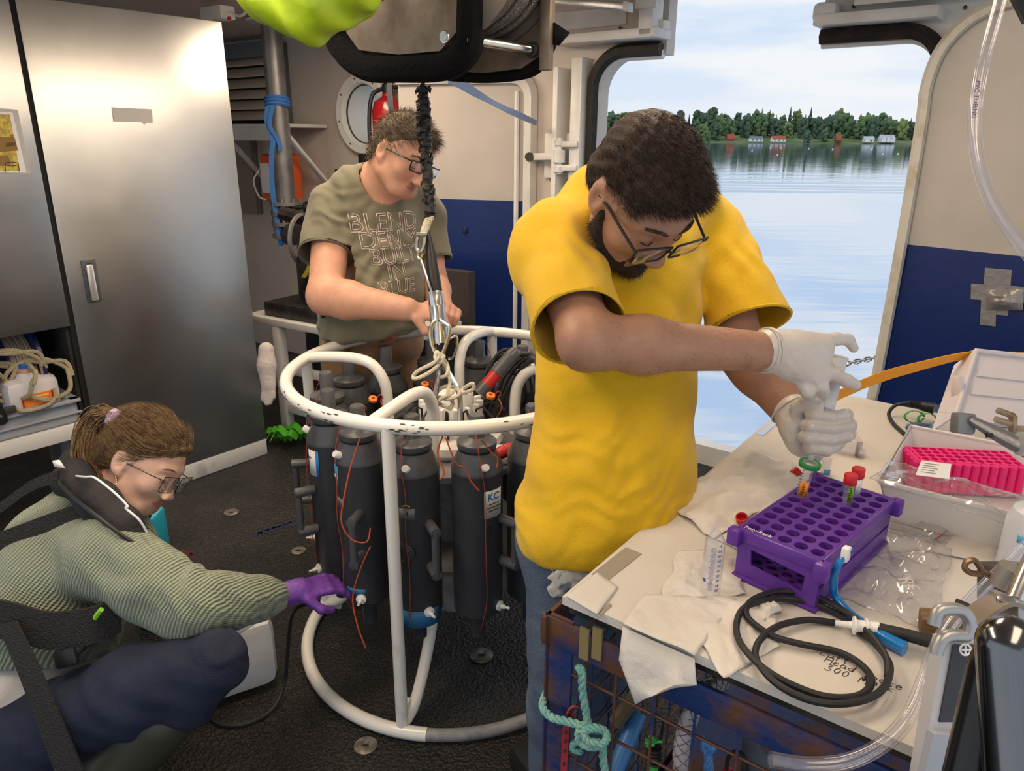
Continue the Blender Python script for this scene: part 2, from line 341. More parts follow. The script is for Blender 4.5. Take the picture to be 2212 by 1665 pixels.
# worn paint marks on the deck and the flush lashing sockets let into it
for px, py, r in ((500, 1107, .031), (645, 1190, .029), (790, 1611, .031), (1040, 1416, .036)):
    p = ZP(px, py, .001); q = MB().lathe([(r, 0), (r, .003), (r*.9, .005), (r*.42, .004), (r*.36, .001), (0, .001)], p, n=24)
    o = q.build('lashing_socket', mat('worn_steel_disc', (.30, .28, .25), .5, metal=.6, col2=(.14, .12, .10), nscale=40), FLOOR)
    MB().box(p+V((0, 0, .003)), (r*.5, r*.12, .003)).build('socket_slot', mat('black_slot', (.01, .01, .01), .6), o)
for nm, px, py, w, h, c in (('red_paint_mark', 390, 1205, .14, .10, (.09, .012, .010)), ('blue_paint_mark', 590, 1140, .22, .03, (.02, .03, .12))):
    p = ZP(px, py, .0008); q = MB(); random.seed(3)
    for i in range(70):
        a = random.uniform(0, 6.28); rr = random.random()**.7; c0 = p+V((math.cos(a)*rr*w/2+rr*h*.5*(nm[0] == 'b'), math.sin(a)*rr*h/2+math.cos(a)*rr*w*.4*(nm[0] == 'b'), 0)); s_ = random.uniform(.003, .010)
        q.add([c0+V((math.cos(k)*s_*random.uniform(.5, 1.4), math.sin(k)*s_*random.uniform(.5, 1.4), 0)) for k in (0, 1, 2.1, 3.2, 4.2, 5.3)], [(0, 1, 2, 3, 4, 5)])
    q.build(nm, mat(nm, c, .5), FLOOR, smooth=False)['kind'] = 'stuff'
# --- bulkhead with the big loading opening and the porthole
WO = 1.415; ZL = 1.90
def px_s(px, py): return (PL(px, py, L, BX)-L).dot(AX)
S1 = px_s(1440, 100); S2 = px_s(1772, 90)
pc = PL(790, 247, L, BX); sp = (pc-L).dot(AX); zp = pc.z; RP = .175
def arc(cx, cz, r, a0, a1, n=8): return [(cx+r*math.cos(a0+(a1-a0)*i/n), cz+r*math.sin(a0+(a1-a0)*i/n)) for i in range(n+1)]
bw = MB()
def bpoly(mb, pts, t=.08, off=0): return slab(mb, [BS(s, z, off) for s, z in pts], BX*t)
h = .32
bpoly(bw, [(-4.2, 0), (sp-h, 0), (sp-h, CEIL), (-4.2, CEIL)])
bpoly(bw, [(sp+h, 0), (0, 0)]+arc(.16, ZL-.16, .16, math.pi, math.pi/2)+[(S1, ZL), (S1, CEIL), (sp+h, CEIL)])
bpoly(bw, [(sp-h, 0), (sp+h, 0), (sp+h, zp-h), (sp-h, zp-h)]); bpoly(bw, [(sp-h, zp+h), (sp+h, zp+h), (sp+h, CEIL), (sp-h, CEIL)])
n = 48; cir = [(sp+RP*math.cos(2*math.pi*i/n), zp+RP*math.sin(2*math.pi*i/n)) for i in range(n)]
def sq(a):
    c, s_ = math.cos(a), math.sin(a); k = h/max(abs(c), abs(s_)); return (sp+c*k, zp+s_*k)
for i in range(n):
    a, b = 2*math.pi*i/n, 2*math.pi*(i+1)/n; bpoly(bw, [cir[i], cir[(i+1) % n], sq(b), sq(a)])
WALL = struct(bw.build('wall_side', WALLM, smooth=False))
br = MB(); bpoly(br, [(S2, ZL), (WO-.13, ZL)]+arc(WO-.13, ZL-.13, .13, math.pi/2, 0)+[(WO, 0), (3.2, 0), (3.2, CEIL), (S2, CEIL)])
WALLR = struct(br.build('wall_right', WHITE, smooth=False))
bs = MB(); bpoly(bs, [(0, 0), (WO, 0), (WO, .10), (0, .10)], .08); struct(bs.build('trim_1', WHITE, smooth=False))
# inner far-left wall (behind pipe and cabinet), end wall
wl = MB(); lw = BS(-3.3, 0, 0); slab(wl, [lw, lw-BX*4.6, lw-BX*4.6+ZX*CEIL, lw+ZX*CEIL], -AX*.08); struct(wl.build('wall_left', WALLM, smooth=False))
# rubber seal following the opening, white flanges each side
def seal(path, name):
    q = MB(); P = spline(path, 5); q.tube([p-BX*.035 for p in P], .030, 6, flat=1.0); struct(q.build(name, SEAL))
    q = MB(); q.tube([p-BX*.005+(V((0, 0, -.02))) for p in P], .022, 6); struct(q.build('trim_2', WHITE))
lp = [BS(-.02, .1), BS(-.02, .9), BS(-.02, 1.5)]+[BS(s-.02, z+.02) for s, z in arc(.16, ZL-.16, .16, math.pi, math.pi/2, 5)]+[BS(.3, ZL+.02), BS(S1-.01, ZL+.02)]
rp = [BS(S2+.01, ZL+.02), BS(S2+.2, ZL+.02)]+[BS(s+.02, z+.02) for s, z in arc(WO-.13, ZL-.13, .13, math.pi/2, 0, 5)]+[BS(WO+.02, 1.4), BS(WO+.02, .8), BS(WO+.02, .1)]
seal(lp, 'trim_3'); seal(rp, 'trim_4')
fg = MB()
sA, sB = px_s(1225, 350), px_s(1262, 350)
fg.box(BS(sA, .93, -.06), (.028, .13, 1.86), (AX, BX, ZX), .004); fg.box(BS(sB, .95, -.05), (.06, .10, 1.90), (AX, BX, ZX), .006)
fg.box(BS((sA+S1)/2, ZL+.075, -.07), (S1-sA+.03, .16, .04), (AX, BX, ZX), .006)
fg.box(BS(S1-.035, ZL+.16, -.10), (.07, .10, .20), (AX, BX, ZX), .008); fg.box(BS(S1-.02, ZL+.11, -.05), (.08, .07, .04), (AX, BX, ZX), .008)
fg.box(BS(S1-.03, ZL+.19, -.16), (.10, .02, .05), (AX, BX, ZX), .004)
fg.box(BS((S2+WO)/2, ZL+.07, -.06), (WO-S2, .14, .04), (AX, BX, ZX), .006); fg.box(BS(S2+.03, ZL+.10, -.06), (.09, .10, .07), (AX, BX, ZX), .02)
fg.box(BS(S2-.005, ZL+.19, -.06), (.06, .05, .025), (AX, BX, ZX), .01); fg.box(BS((S2+WO)/2+.16, ZL+.19, -.1), (WO-S2+.05, .03, .16), (AX, BX, ZX), .004)
struct(fg.build('trim_5', WHITE))
pn = MB()
for a, b, c, d in (((1175, 70), (1352, 52), (1352, 14), (1175, 30)),): slab(pn, [PL(*q, BS(0, 0, -.01), BX) for q in (a, b, c, d)], BX*.012)
struct(pn.build('trim_6', WHITE, smooth=False))
bo = MB()
for x, y in ((1340, 60), (1204, 278), (1211, 303), (1200, 395), (1208, 372), (1845, 14), (2085, 16)):
    p = PL(x, y, BS(0, 0, -.012), BX); bo.lathe([(.007, 0), (.007, .004), (0, .006)], p, -BX, 10)
struct(bo.build('trim_7', mat('dark_screw', (.10, .08, .06), .5, metal=.5)))
sm = MB()
for a, b in (((1204, 180), (1200, 420)),): sm.tube([PL(*a, BS(0, 0, -.004), BX), PL(*b, BS(0, 0, -.004), BX)], .003, 4)
struct(sm.build('trim_8', mat('grey_joint', (.40, .38, .35), .6)))
# steel light strip under the deckhead beside the opening
p0, p1 = PL(1195, 0, BS(0, 0, -.35), BX), PL(1345, 14, BS(0, 0, -.35), BX)
ls = thing('light_fitting', 'brushed steel light strip under the ceiling beside the opening', 'lamp', p1); d = (p1-p0).normalized()
q = MB(); q.box((p0+p1)/2, ((p1-p0).length+.04, .05, .03), frame(AX)[2:] and (d, ZX.cross(d).normalized(), d.cross(ZX.cross(d))), .004); q.build('housing', mat('brushed_steel', (.55, .54, .52), .28, metal=1, bump=.1, bscale=90), ls)
q = MB(); q.box(p1+d*.025, (.02, .056, .036), (d, ZX.cross(d).normalized(), ZX), .004); q.build('end_cap', WHITE, ls)
# --- left door leaf (folded back) and right door leaf
dl = V((.966, -.258, 0)); nl = V((-.258, -.966, 0)); pl0 = V((0, 4.03, 0))
LEAF = band_mat('leaf_paint', 1.222, (.52, .47, .425), BLUEM)
def onl(x, y): return PL(x, y, pl0, nl)
s0, s1_ = (onl(868, 400)-pl0).dot(dl), (onl(1158, 400)-pl0).dot(dl); zt = onl(1158, 150).z
def LP(s, z, o=0): return pl0+dl*s+nl*o+ZX*z
DL = thing('door_1', 'open steel door leaf, beige above dark blue, behind the hanging cable', None, LP(s0, 0)); struct(DL)
q = MB(); slab(q, [LP(s, z) for s, z in [(s0, .06), (s1_, .06)]+arc(s1_-.12, zt-.12, .12, 0, math.pi/2, 6)+[(s0, zt)]], -nl*.05); q.build('door_panel', LEAF, DL, smooth=False)
q = MB(); se = s1_-.03; q.tube([LP(s, z, .02) for s, z in [(se, .06)]+arc(se-.10, zt-.13, .10, 0, math.pi/2, 6)+[(s0, zt-.03)]], .05, 4, flat=.7); q.build('door_flange', WHITE, DL)
q = MB(); q.tube([LP(s1_-.105, .06, .012), LP(s1_-.105, zt-.1, .012)], .014, 6); q.build('door_rib', WHITE, DL)
q = MB(); q.lathe([(.016, 0), (.016, .012), (.012, .016), (0, .016)], onl(1005, 497), nl, 14); q.build('door_bolt', mat('dark_blue_bolt', (.006, .012, .05), .5), DL)
q = MB(); hp = onl(1150, 338); q.lathe([(.022, 0), (.022, .075), (0, .075)], hp-nl*.0, nl, 12); q.build('hinge_hole', mat('shadow_hole', (.05, .045, .04), .8), DL)
hg = thing('door_hinge', 'white steel hinge arm joining the beige door leaf to its frame', None, hp); hg['kind'] = 'structure'; hg.name = 'trim_9'
h0 = LP(s1_+.0, hp.z, .05); h1 = PL(1208, 337, BS(0, 0, -.12), BX); h2 = PL(1248, 337, BS(0, 0, -.10), BX)
q = MB(); q.box((h0+h1)/2, ((h1-h0).length, .03, .035), frame((h1-h0))[::-1] and ((h1-h0).normalized(), ZX.cross(h1-h0).normalized(), ZX), .005); q.build('hinge_arm', WHITE, hg)
q = MB(); q.cyl(h1-ZX*.085, h1+ZX*.085, .016, n=12); q.cyl(h1-ZX*.03, h1+ZX*.03, .03, n=14); q.cyl(h1+ZX*.05, h1+ZX*.075, .026, n=14); q.cyl(h1-ZX*.075, h1-ZX*.05, .026, n=14); q.build('hinge_pin', WHITE, hg)
for z in (-.055, .055):
    q = MB(); q.box((h1+h2)/2+ZX*z, ((h2-h1).length, .03, .028), ((h2-h1).normalized(), ZX.cross(h2-h1).normalized(), ZX), .005); q.build('hinge_lug', WHITE, hg)
q = MB(); q.box(PL(1205, 337, BS(0, 0, -.02), BX), (.16, .02, .22), (AX, BX, ZX), .02); q.build('hinge_plate', WHITE, hg)
dr = V((.66, -.751, 0)); nr = V((-.751, -.66, 0)); pr0 = V((1.34, 2.55, 0))
LEAFR = band_mat('leaf_paint_right', 1.205, (.55, .50, .44), BLUEM)
def onr(x, y, o=0): return PL(x, y, pr0+nr*o, nr)
DR = thing('door_2', 'open steel door leaf, beige above dark blue, right of the opening', None, onr(1900, 900)); struct(DR)
edge = [(1872, 930), (1900, 800), (1955, 500), (1994, 265), (2004, 190), (2030, 118), (2075, 62), (2135, 22), (2212, -2), (2420, -40)]
E3 = [onr(*q) for q in edge]; base = [E3[-1].xy.to_3d()+ZX*.1, E3[0].xy.to_3d()+ZX*.1]
q = MB(); slab(q, [E3[0]-ZX*.75]+spline(E3, 4)+[E3[-1]-ZX*2.0], -nr*.05); q.build('door_panel', LEAFR, DR, smooth=False)
q = MB(); q.tube(spline([E3[0]-ZX*.75]+[e+nr*.012 for e in E3], 5), .022, 6, flat=.8); q.build('door_flange', mat('cream_edge_paint', (.62, .58, .48), .4, col2=(.45, .38, .25), nscale=12, cpos=(.5, .75)), DR)
q = MB(); q.tube(spline([e-nr*.03-dr*.016 for e in [E3[0]-ZX*.75]+E3], 5), .014, 6); q.build('door_seal', mat('worn_brown_seal', (.16, .10, .05), .7, col2=(.40, .34, .24), nscale=30), DR)
# --- porthole
PH = thing('window_1', 'round white porthole with pale sky behind the man in olive', None, pc); struct(PH)
PX, PY, _ = frame(-BX)
q = MB(); q.lathe([(RP-.005, .02), (RP+.055, .02), (RP+.06, -.03), (RP+.05, -.04), (RP+.005, -.035), (RP-.005, -.02), (RP-.005, .02)], pc, BX, 48); q.build('porthole_frame', mat('porthole_white', (.78, .78, .76), .3), PH)
q = MB(); q.lathe([(RP-.004, .0), (RP-.004, .34), (RP+.01, .34), (RP+.01, 0)], pc, BX, 48); q.build('porthole_tube', mat('porthole_white', (.78, .78, .76), .3), PH)
q = MB(); q.ring(pc+BX*.0, BX, RP-.006, .006, 48, 6); q.build('porthole_gasket', mat('dark_green_gasket', (.02, .05, .04), .5), PH)
q = MB(); q.lathe([(0, .30), (RP-.006, .30), (RP-.006, .306), (0, .306)], pc, BX, 40); q.build('pane', clear('window_glass', (.95, .98, .98), .02, .04), PH)
q = MB()
for i in range(8): a = math.pi*2*i/8+.2; q.lathe([(.006, 0), (.006, .005), (0, .007)], pc+PX*math.cos(a)*(RP+.03)+PY*math.sin(a)*(RP+.03)-BX*.035, -BX, 8)
q.build('porthole_screw', mat('dark_screw', (.1, .08, .06), .5), PH)
# ================= unseen ceiling lamps (warm fluorescent tubes), several added to brighten the room =================
def tube_lamp(c, d, Ln, power, label):
    d = V(d).normalized(); sd = ZX.cross(d); t = thing('fluorescent_lamp', label, 'lamp', c, 'fluorescent ceiling lamps')
    q = MB(); q.box(V(c)+ZX*.03, (Ln, .36, .05), (d, sd, ZX), .01); q.build('housing', WHITE, t)
    for k in (-3, -1, 1, 3):
        q = MB(); q.cyl(V(c)-d*Ln*.47+sd*k*.042-ZX*.012, V(c)+d*Ln*.47+sd*k*.042-ZX*.012, .013, n=10); q.build('tube', mat('lit_tube', (1, .80, .58), emit=6), t)
    la = bpy.data.lights.new('tube_light', 'AREA'); la.shape = 'RECTANGLE'; la.size = Ln; la.size_y = .32; la.energy = power*LAMP_W; la.color = (1, .80, .60)
    lo = bpy.data.objects.new('tube_light', la); COL.objects.link(lo); mm = Matrix((d, -sd, -ZX)).transposed().to_4x4(); mm = Matrix((d, sd.cross(d)*0+(-ZX).cross(d), ZX)).transposed().to_4x4()
    mm.translation = V(c)-ZX*.05; lo.matrix_world = mm; lo.parent = t; lo.matrix_parent_inverse = t.matrix_basis.inverted()
tube_lamp(V((-.45, 2.62, CEIL-.06)), BX, 1.5, 19, 'four tube fluorescent ceiling lamp near the porthole wall')
tube_lamp(V((-.80, 3.62, CEIL-.06)), AX, .6, 13, 'added short four tube fluorescent ceiling lamp by the louvre and porthole')  # added to brighten the dim back-left corner
tube_lamp(V((.45, 1.75, CEIL-.06)), BX, 1.0, 9, 'added four tube fluorescent ceiling lamp above the man in yellow')  # added to brighten the right door leaf, above the view
tube_lamp(V((-.9, 1.2, CEIL-.06)), BX, 1.2, 20, 'unseen added four tube fluorescent ceiling lamp above the crouching woman')  # unseen lamp put in overhead to light the near left side
tube_lamp(V((.35, .15, CEIL-.06)), BX, 1.2, 5.5, 'unseen added four tube fluorescent ceiling lamp above the near end of the bench')  # unseen lamp put in overhead to light the bench
# ================= water, far shore =================
WZ = -1.46
def water_mat():
    M = bpy.data.materials.new('calm_water'); M.use_nodes = True; n = M.node_tree.nodes; l = M.node_tree.links; n.clear(); o = n.new('ShaderNodeOutputMaterial')
    g = n.new('ShaderNodeBsdfGlossy'); g.inputs[0].default_value = (.86, .90, .95, 1); g.inputs[1].default_value = .04
    df = n.new('ShaderNodeBsdfDiffuse'); df.inputs[0].default_value = (.30, .40, .52, 1); mx = n.new('ShaderNodeMixShader'); lw_ = n.new('ShaderNodeLayerWeight'); lw_.inputs[0].default_value = .5
    mr = n.new('ShaderNodeMapRange'); mr.inputs[1].default_value = 0; mr.inputs[2].default_value = 1; mr.inputs[3].default_value = .35; mr.inputs[4].default_value = .97
    tc = n.new('ShaderNodeTexCoord'); t1 = n.new('ShaderNodeTexNoise'); t1.inputs['Scale'].default_value = .9; t1.inputs['Detail'].default_value = 3
    mp = n.new('ShaderNodeMapping'); mp.inputs['Scale'].default_value = (.25, 1, 1); mp.inputs['Rotation'].default_value = (0, 0, .1)
    bp = n.new('ShaderNodeBump'); bp.inputs['Strength'].default_value = .10; bp.inputs['Distance'].default_value = .12
    l.new(tc.outputs['Object'], mp.inputs[0]); l.new(mp.outputs[0], t1.inputs[0]); l.new(t1.outputs[0], bp.inputs['Height'])
    l.new(bp.outputs[0], g.inputs['Normal']); l.new(bp.outputs[0], lw_.inputs['Normal']); l.new(lw_.outputs['Facing'], mr.inputs[0]); l.new(mr.outputs[0], mx.inputs[0])
    l.new(df.outputs[0], mx.inputs[1]); l.new(g.outputs[0], mx.inputs[2]); l.new(mx.outputs[0], o.inputs[0]); return M
wt = MB(); wt.add([(-3000, 4.2, WZ), (3000, 4.2, WZ), (3000, 2600, WZ), (-3000, 2600, WZ)], [(0, 1, 2, 3)])
wt.v = [tuple(BS(s, WZ, o)) for s, o in ((-2600, .3), (2600, .3), (2600, 2600), (-2600, 2600))]
wtr = struct(wt.build('water', water_mat(), smooth=False))
wv = MB()                                                            # long low wake ripples
for k, Yd in enumerate((46, 50, 54, 58, 62, 67, 73)):
    wv.tube([V((-10+6*i, Yd+1.2*math.sin(i*.45+k)-.10*i, WZ)) for i in range(20)], [.001]+[.30+.1*math.sin(i+k) for i in range(18)]+[.001], 6, flat=.22, hint=ZX)
struct(wv.build('water_ripples', wtr.data.materials[0]))
SD = 760.0
def shore(px, py, d=SD): q = ray(px, py); return CAM+q*(d/q.y)
zs = lambda x: (15+11*(.5+.5*math.sin(x/120+1))+3*math.sin(x/37))
hb = MB()
def hill(u, v):
    x = -700+1700*u; y = SD-6+v*170+12*math.sin(x/90); z = WZ-.3+min(1, v*12)*.9+zs(x)*max(0, v-.08)**.8
    return V((x, y, z))
hb.grid(hill, 70, 14)
struct(hb.build('shore_hill', mat('shore_grass', (.10, .16, .05), .9, col2=(.30, .30, .15), nscale=.05, cpos=(.4, .7))))
def crown_mesh(kind, seed):
    random.seed(seed); bm = bmesh.new()
    if kind == 'leafy':
        for k in range(17):
            zz = .8+k*.62; w_ = 3.4*math.sqrt(max(.12, 1-((zz-5)/6.8)**2)); a_ = k*2.4+random.random(); c = V((w_*.72*math.cos(a_), w_*.6*math.sin(a_), zz)); r = random.uniform(1.2, 2.0)
            g = bmesh.ops.create_icosphere(bm, subdivisions=2, radius=r, matrix=Matrix.Translation(c))
            for v in g['verts']: v.co += (v.co-c)*(.75*mnoise.noise(v.co*1.5))
        bmesh.ops.create_cone(bm, segments=6, radius1=.5, radius2=.3, depth=6, matrix=Matrix.Translation((0, 0, 2.5)), cap_ends=True)
    else:
        for k in range(6):
            g = bmesh.ops.create_cone(bm, segments=9, radius1=2.6-.4*k, radius2=.15, depth=4, matrix=Matrix.Translation((0, 0, 3.2+1.9*k)), cap_ends=True)
            for v in g['verts']: v.co.xy *= 1+.3*mnoise.noise(v.co*1.3)
        bmesh.ops.create_cone(bm, segments=6, radius1=.4, radius2=.2, depth=3, matrix=Matrix.Translation((0, 0, 1.2)), cap_ends=True)
    me = bpy.data.meshes.new(kind+'_tree'); bm.to_mesh(me); bm.free(); me.polygons.foreach_set('use_smooth', [True]*len(me.polygons)); return me
GRN = [mat('hazed_leaf_green_%d' % i, c, .9, col2=c2, nscale=.45, cpos=(.35, .65)) for i, (c, c2) in enumerate((((.075, .125, .060), (.15, .23, .09)), ((.11, .17, .06), (.22, .30, .11)), ((.060, .105, .075), (.12, .18, .10)), ((.16, .22, .07), (.30, .36, .13))))]  # distance haze is mixed into these greens: lighter and slightly blue
TM = []
for kind in ('leafy', 'leafy', 'conifer'):
    for g in range(4):
        me = crown_mesh(kind, g*7+len(TM)); me.materials.append(GRN[g]); TM.append((kind, me))
random.seed(21); nt_ = 0
for row in range(5):
    for i in range(54):
        px = 640+i*29+random.uniform(-4, 4)+(row % 2)*14; Yd = SD+6+row*24+random.uniform(-8, 8)
        x = ray(px, 300).x*Yd
        if row == 0 and (random.random() < .12 or min(abs(px-h_) for h_ in (1578, 1633, 1681, 1811, 1876, 1915)) < 24): continue
        con = random.random() < (.5 if 1610 < px < 1720 and row > 2 else .12)
        g = random.choice([0, 0, 1, 2, 2, 3] if row < 2 else [0, 2, 2, 1]); kind, me = TM[(8 if con else random.choice((0, 4)))+g]
        v = (Yd-(SD-6)-12*math.sin(x/90))/170; z = WZ+.6+zs(x)*max(0, v-.08)**.8-.6
        o = bpy.data.objects.new('conifer_tree' if con else 'leafy_tree', me); COL.objects.link(o); nt_ += 1
        s_ = random.uniform(.82, 1.12)*(.85 if row == 0 else 1.45); o.location = (x, Yd, z); o.scale = (s_*random.uniform(.98, 1.1), s_, s_*random.uniform(.85, 1.3)); o.rotation_euler = (0, 0, random.uniform(0, 6.28))
        tag(o, 'pointed dark conifer in the wood on the far shore' if con else 'round leafy tree in the wood on the far shore', 'tree', 'trees on the far shore')
RED = mat('red_roof_tile', (.42, .10, .05), .8); GRY = mat('grey_roof', (.20, .22, .26), .8); HW = mat('white_house_wall', (.85, .85, .84), .7); HB = mat('red_house_wall', (.30, .06, .04), .8); PANE = mat('dark_window_pane', (.03, .04, .05), .2)
def house(px, w, hh, rh, roof, wall, label, gables=()):
    w *= .85; hh *= .8; rh *= .85; p = shore(px, 300, SD-2); p.z = WZ+1.6; t = thing('house', label, 'house', p, None)
    X = V((1, 0, 0)); Yv = V((0, 1, 0)); d = w*.55
    q = MB(); q.box(p+ZX*hh/2, (w, d, hh)); q.prism([(-d/2, hh), (d/2, hh), (0, hh+rh*.96)], p-X*w/2, Yv, ZX, X, w); q.build('wall', wall, t, smooth=False)
    q = MB(); q.prism([(-d/2-.5, hh-.2), (0, hh+rh), (d/2+.5, hh-.2), (d/2+.5, hh+.2), (0, hh+rh+.45), (-d/2-.5, hh+.2)], p-X*(w/2+.4), Yv, ZX, X, w+.8); q.build('roof', roof, t, smooth=False)
    for k in range(max(2, int(w/3.5))):
        x = -w/2+w*(k+.5)/max(2, int(w/3.5)); f = MB(); f.box(p+X*x-Yv*(d/2+.02)+ZX*hh*.5, (1.2, .12, 1.3)); f.build('window', PANE, t, smooth=False)
    for g in gables:
        q = MB(); q.prism([(-1.9, 0), (1.9, 0), (1.9, hh), (0, hh+rh*.95), (-1.9, hh)], p+X*g-Yv*(d/2+1.2), X, ZX, Yv, d*.6); q.build('gable', wall, t, smooth=False)
        q = MB(); q.prism([(-2.2, hh-.1), (0, hh+rh*.98), (2.2, hh-.1), (2.2, hh+.25), (0, hh+rh*1.08), (-2.2, hh+.25)], p+X*g-Yv*(d/2+1.4), X, ZX, Yv, d*.7); q.build('gable_roof', roof, t, smooth=False)
house(1578, 8, 2.4, 5.0, RED, HB, 'small red house with steep red roof on the far shore')
house(1633, 14, 2.8, 2.6, GRY, HW, 'low white house with grey roof on the far shore')
house(1681, 15, 2.8, 3.2, RED, HW, 'long white house with orange red roof on the far shore')
house(1811, 6, 2.6, 4.5, RED, HB, 'narrow red house half hidden among far trees')
house(1876, 11, 3.2, 3.0, mat('pale_roof', (.62, .63, .64), .7), HW, 'smaller white house left of the big white house', (-2.5,))
house(1915, 16, 4.0, 4.0, mat('pale_roof', (.62, .63, .64), .7), HW, 'large white house with several gables on the far shore', (-4.5, 0, 4.5))
random.seed(4)
for i in range(9):
    px = random.uniform(1600, 1970); p = ZP(px, random.uniform(318, 336), WZ); s_ = (p-CAM).length/1590*2.2
    q = MB(); q.lathe([(0, 0), (s_*.7, .1*s_), (s_*.6, .5*s_), (0, .7*s_)], p, n=8); q.tube([p+V((s_*.5, 0, s_*.4)), p+V((s_*.8, 0, s_*1.0)), p+V((s_*1.0, 0, s_*1.0))], [s_*.14, s_*.1, s_*.05], 6)
    tag(q.build('swan', mat('white_bird', (.85, .85, .84), .7)), 'tiny white water bird floating near the far shore', 'bird', 'white birds on the water')
# ================= water sampler rosette =================
RC = V((-.18, 2.045, 0)); RR = .46; RZ = .90
PVC = mat('dark_grey_pvc', (.032, .034, .039), .36, col2=(.045, .047, .053), nscale=9, cpos=(.4, .7), spec=.5)
PVCL = mat('grey_pvc_cap', (.085, .087, .093), .34, col2=(.058, .060, .065), nscale=14, cpos=(.4, .7))
WTUBE = mat('white_coated_tube', (.80, .78, .72), .3, col2=(.62, .57, .48), nscale=11, cpos=(.62, .78), coat=.3)
BLK = mat('black_plastic', (.012, .012, .013), .45); RUB = mat('black_rubber', (.015, .015, .016), .55)
STEEL = mat('stainless_steel', (.62, .61, .58), .22, metal=1); GREYT = mat('worn_grey_tube', (.20, .20, .21), .42, col2=(.30, .29, .28), nscale=20)
NYL = mat('white_nylon', (.82, .81, .77), .45); CREAM = mat('cream_rope', (.66, .60, .47), .85, bump=.6, bscale=260)
ORC = mat('orange_cord', (.42, .06, .02), .6); ORG = mat('orange_plastic', (.85, .20, .02), .45); REDP = mat('red_plastic', (.45, .02, .02), .35)
def pol(a, r, z, c=RC): t = math.radians(a); return V((c.x+r*math.cos(t), c.y+r*math.sin(t), z))
def arcp(a0, a1, r, z, n=40): return [pol(a0+(a1-a0)*i/n, r, z) for i in range(n+1)]
RO = thing('sampling_rosette_frame', 'round white tubular frame of the water sampler hanging on the cable', 'sampling frame', RC)
POSTS = (-103.7, 166.3, 76.3, -13.7)
q = MB(); q.ring(RC+ZX*RZ, ZX, RR, .0175, 72, 10); q.build('top_ring', WTUBE, RO)
q = MB(); q.tube(arcp(-95, -280, RR+.012, .02, 44), .019, 10); q.build('base_ring', WTUBE, RO)
q = MB(); q.tube(arcp(-95, 80, RR+.012, .02, 44), .0175, 10); q.build('base_ring_bare', GREYT, RO, label='bare grey stretch of the base ring')
for a in POSTS:
    q = MB(); q.cyl(pol(a, RR+.004, .02), pol(a, RR+.002, RZ-.005), .0165, n=12); q.build('post', WTUBE, RO)
    aa = a-6 if a < -90 else a
    pts = [pol(aa, RR, RZ), pol(aa+2, .40, RZ+.012), pol(aa+5, .30, RZ+.02), pol(aa+8, .235, RZ+.008), pol(aa+10, .20, RZ-.035), pol(aa+10, .19, RZ-.09), pol(aa+10, .19, RZ-.19)]
    q = MB(); q.tube(spline(pts, 5), .0165, 10); q.build('top_arm', WTUBE, RO)
    q = MB(); q.tube(spline([pol(a, RR, .03), pol(a+2, .40, .06), pol(a+4, .31, .17), pol(a+5, .26, .27), pol(a+5, .25, .36)], 5), .0165, 10); q.build('base_arm', WTUBE, RO)
    q = MB(); q.box(pol(a, RR-.02, .045), (.06, .012, .07), (V((math.cos(math.radians(a)), math.sin(math.radians(a)), 0)), V((-math.sin(math.radians(a)), math.cos(math.radians(a)), 0)), ZX), .003); q.build('gusset', WTUBE, RO)
sc = MB(); random.seed(8)
for i in range(40):
    a = random.choice((-150, -135, -122, -100, -95, -70, -62))+random.uniform(-4, 4); u = random.uniform(-.5, .9); ou = V((math.cos(math.radians(a)), math.sin(math.radians(a)), 0)); nn = (ou*math.cos(u)+ZX*math.sin(u))
    t = V((-ou.y, ou.x, 0)); b = nn.cross(t); c0 = pol(a, RR, RZ)+nn*.0178; s_ = random.uniform(.0015, .005)
    sc.add([c0+t*s_*math.cos(k)*2+b*s_*.5*math.sin(k) for k in (0, 1.2, 2.4, 3.6, 4.8)], [(0, 1, 2, 3, 4)])
x = sc.build('paint_chip', mat('dark_scuff', (.06, .05, .04), .7), RO, smooth=False); x['kind'] = 'stuff'
# centre: grey pressure case, plates and the white release carousel
q = MB(); q.lathe([(0, .12), (.07, .12), (.075, .14), (.075, .60), (.06, .64), (0, .64)], RC, n=28); q.build('pressure_case', GREYT, RO)
q = MB(); q.lathe([(.05, .655), (.25, .655), (.25, .672), (.05, .672), (.05, .655)], RC, n=40); q.build('bottle_plate', mat('grey_plate', (.20, .20, .20), .4), RO)
q = MB(); q.lathe([(.05, .36), (.24, .36), (.24, .375), (.05, .375), (.05, .36)], RC, n=40); q.build('bottle_plate', mat('grey_plate', (.20, .20, .20), .4), RO)
q = MB(); q.lathe([(.0, .672), (.14, .672), (.155, .69), (.15, .71), (.09, .715), (.075, .74), (0, .74)], RC, n=36); q.build('release_base', NYL, RO)
for i in range(14):
    a = i*360/14; d = V((math.cos(math.radians(a)), math.sin(math.radians(a)), 0)); t = V((-d.y, d.x, 0))
    q = MB(); q.box(pol(a, .085, .765), (.022, .013, .085), (d, t, ZX), .004); o = q.build('release_tooth', NYL, RO)
    q = MB(); q.tube([pol(a+12, .10, .72), pol(a+12, .10, .80), pol(a+12, .125, .815), pol(a+12, .165, .79)], .0035, 6); q.build('trigger_lever', BLK, o)
    q = MB(); q.box(pol(a+12, .095, .745), (.008, .008, .05), (d, t, ZX)); q.build('trigger_pin', STEEL, o)
q = MB(); q.lathe([(0, .74), (.06, .74), (.06, .80), (.045, .83), (0, .835)], RC, n=24); q.build('release_hub', NYL, RO)
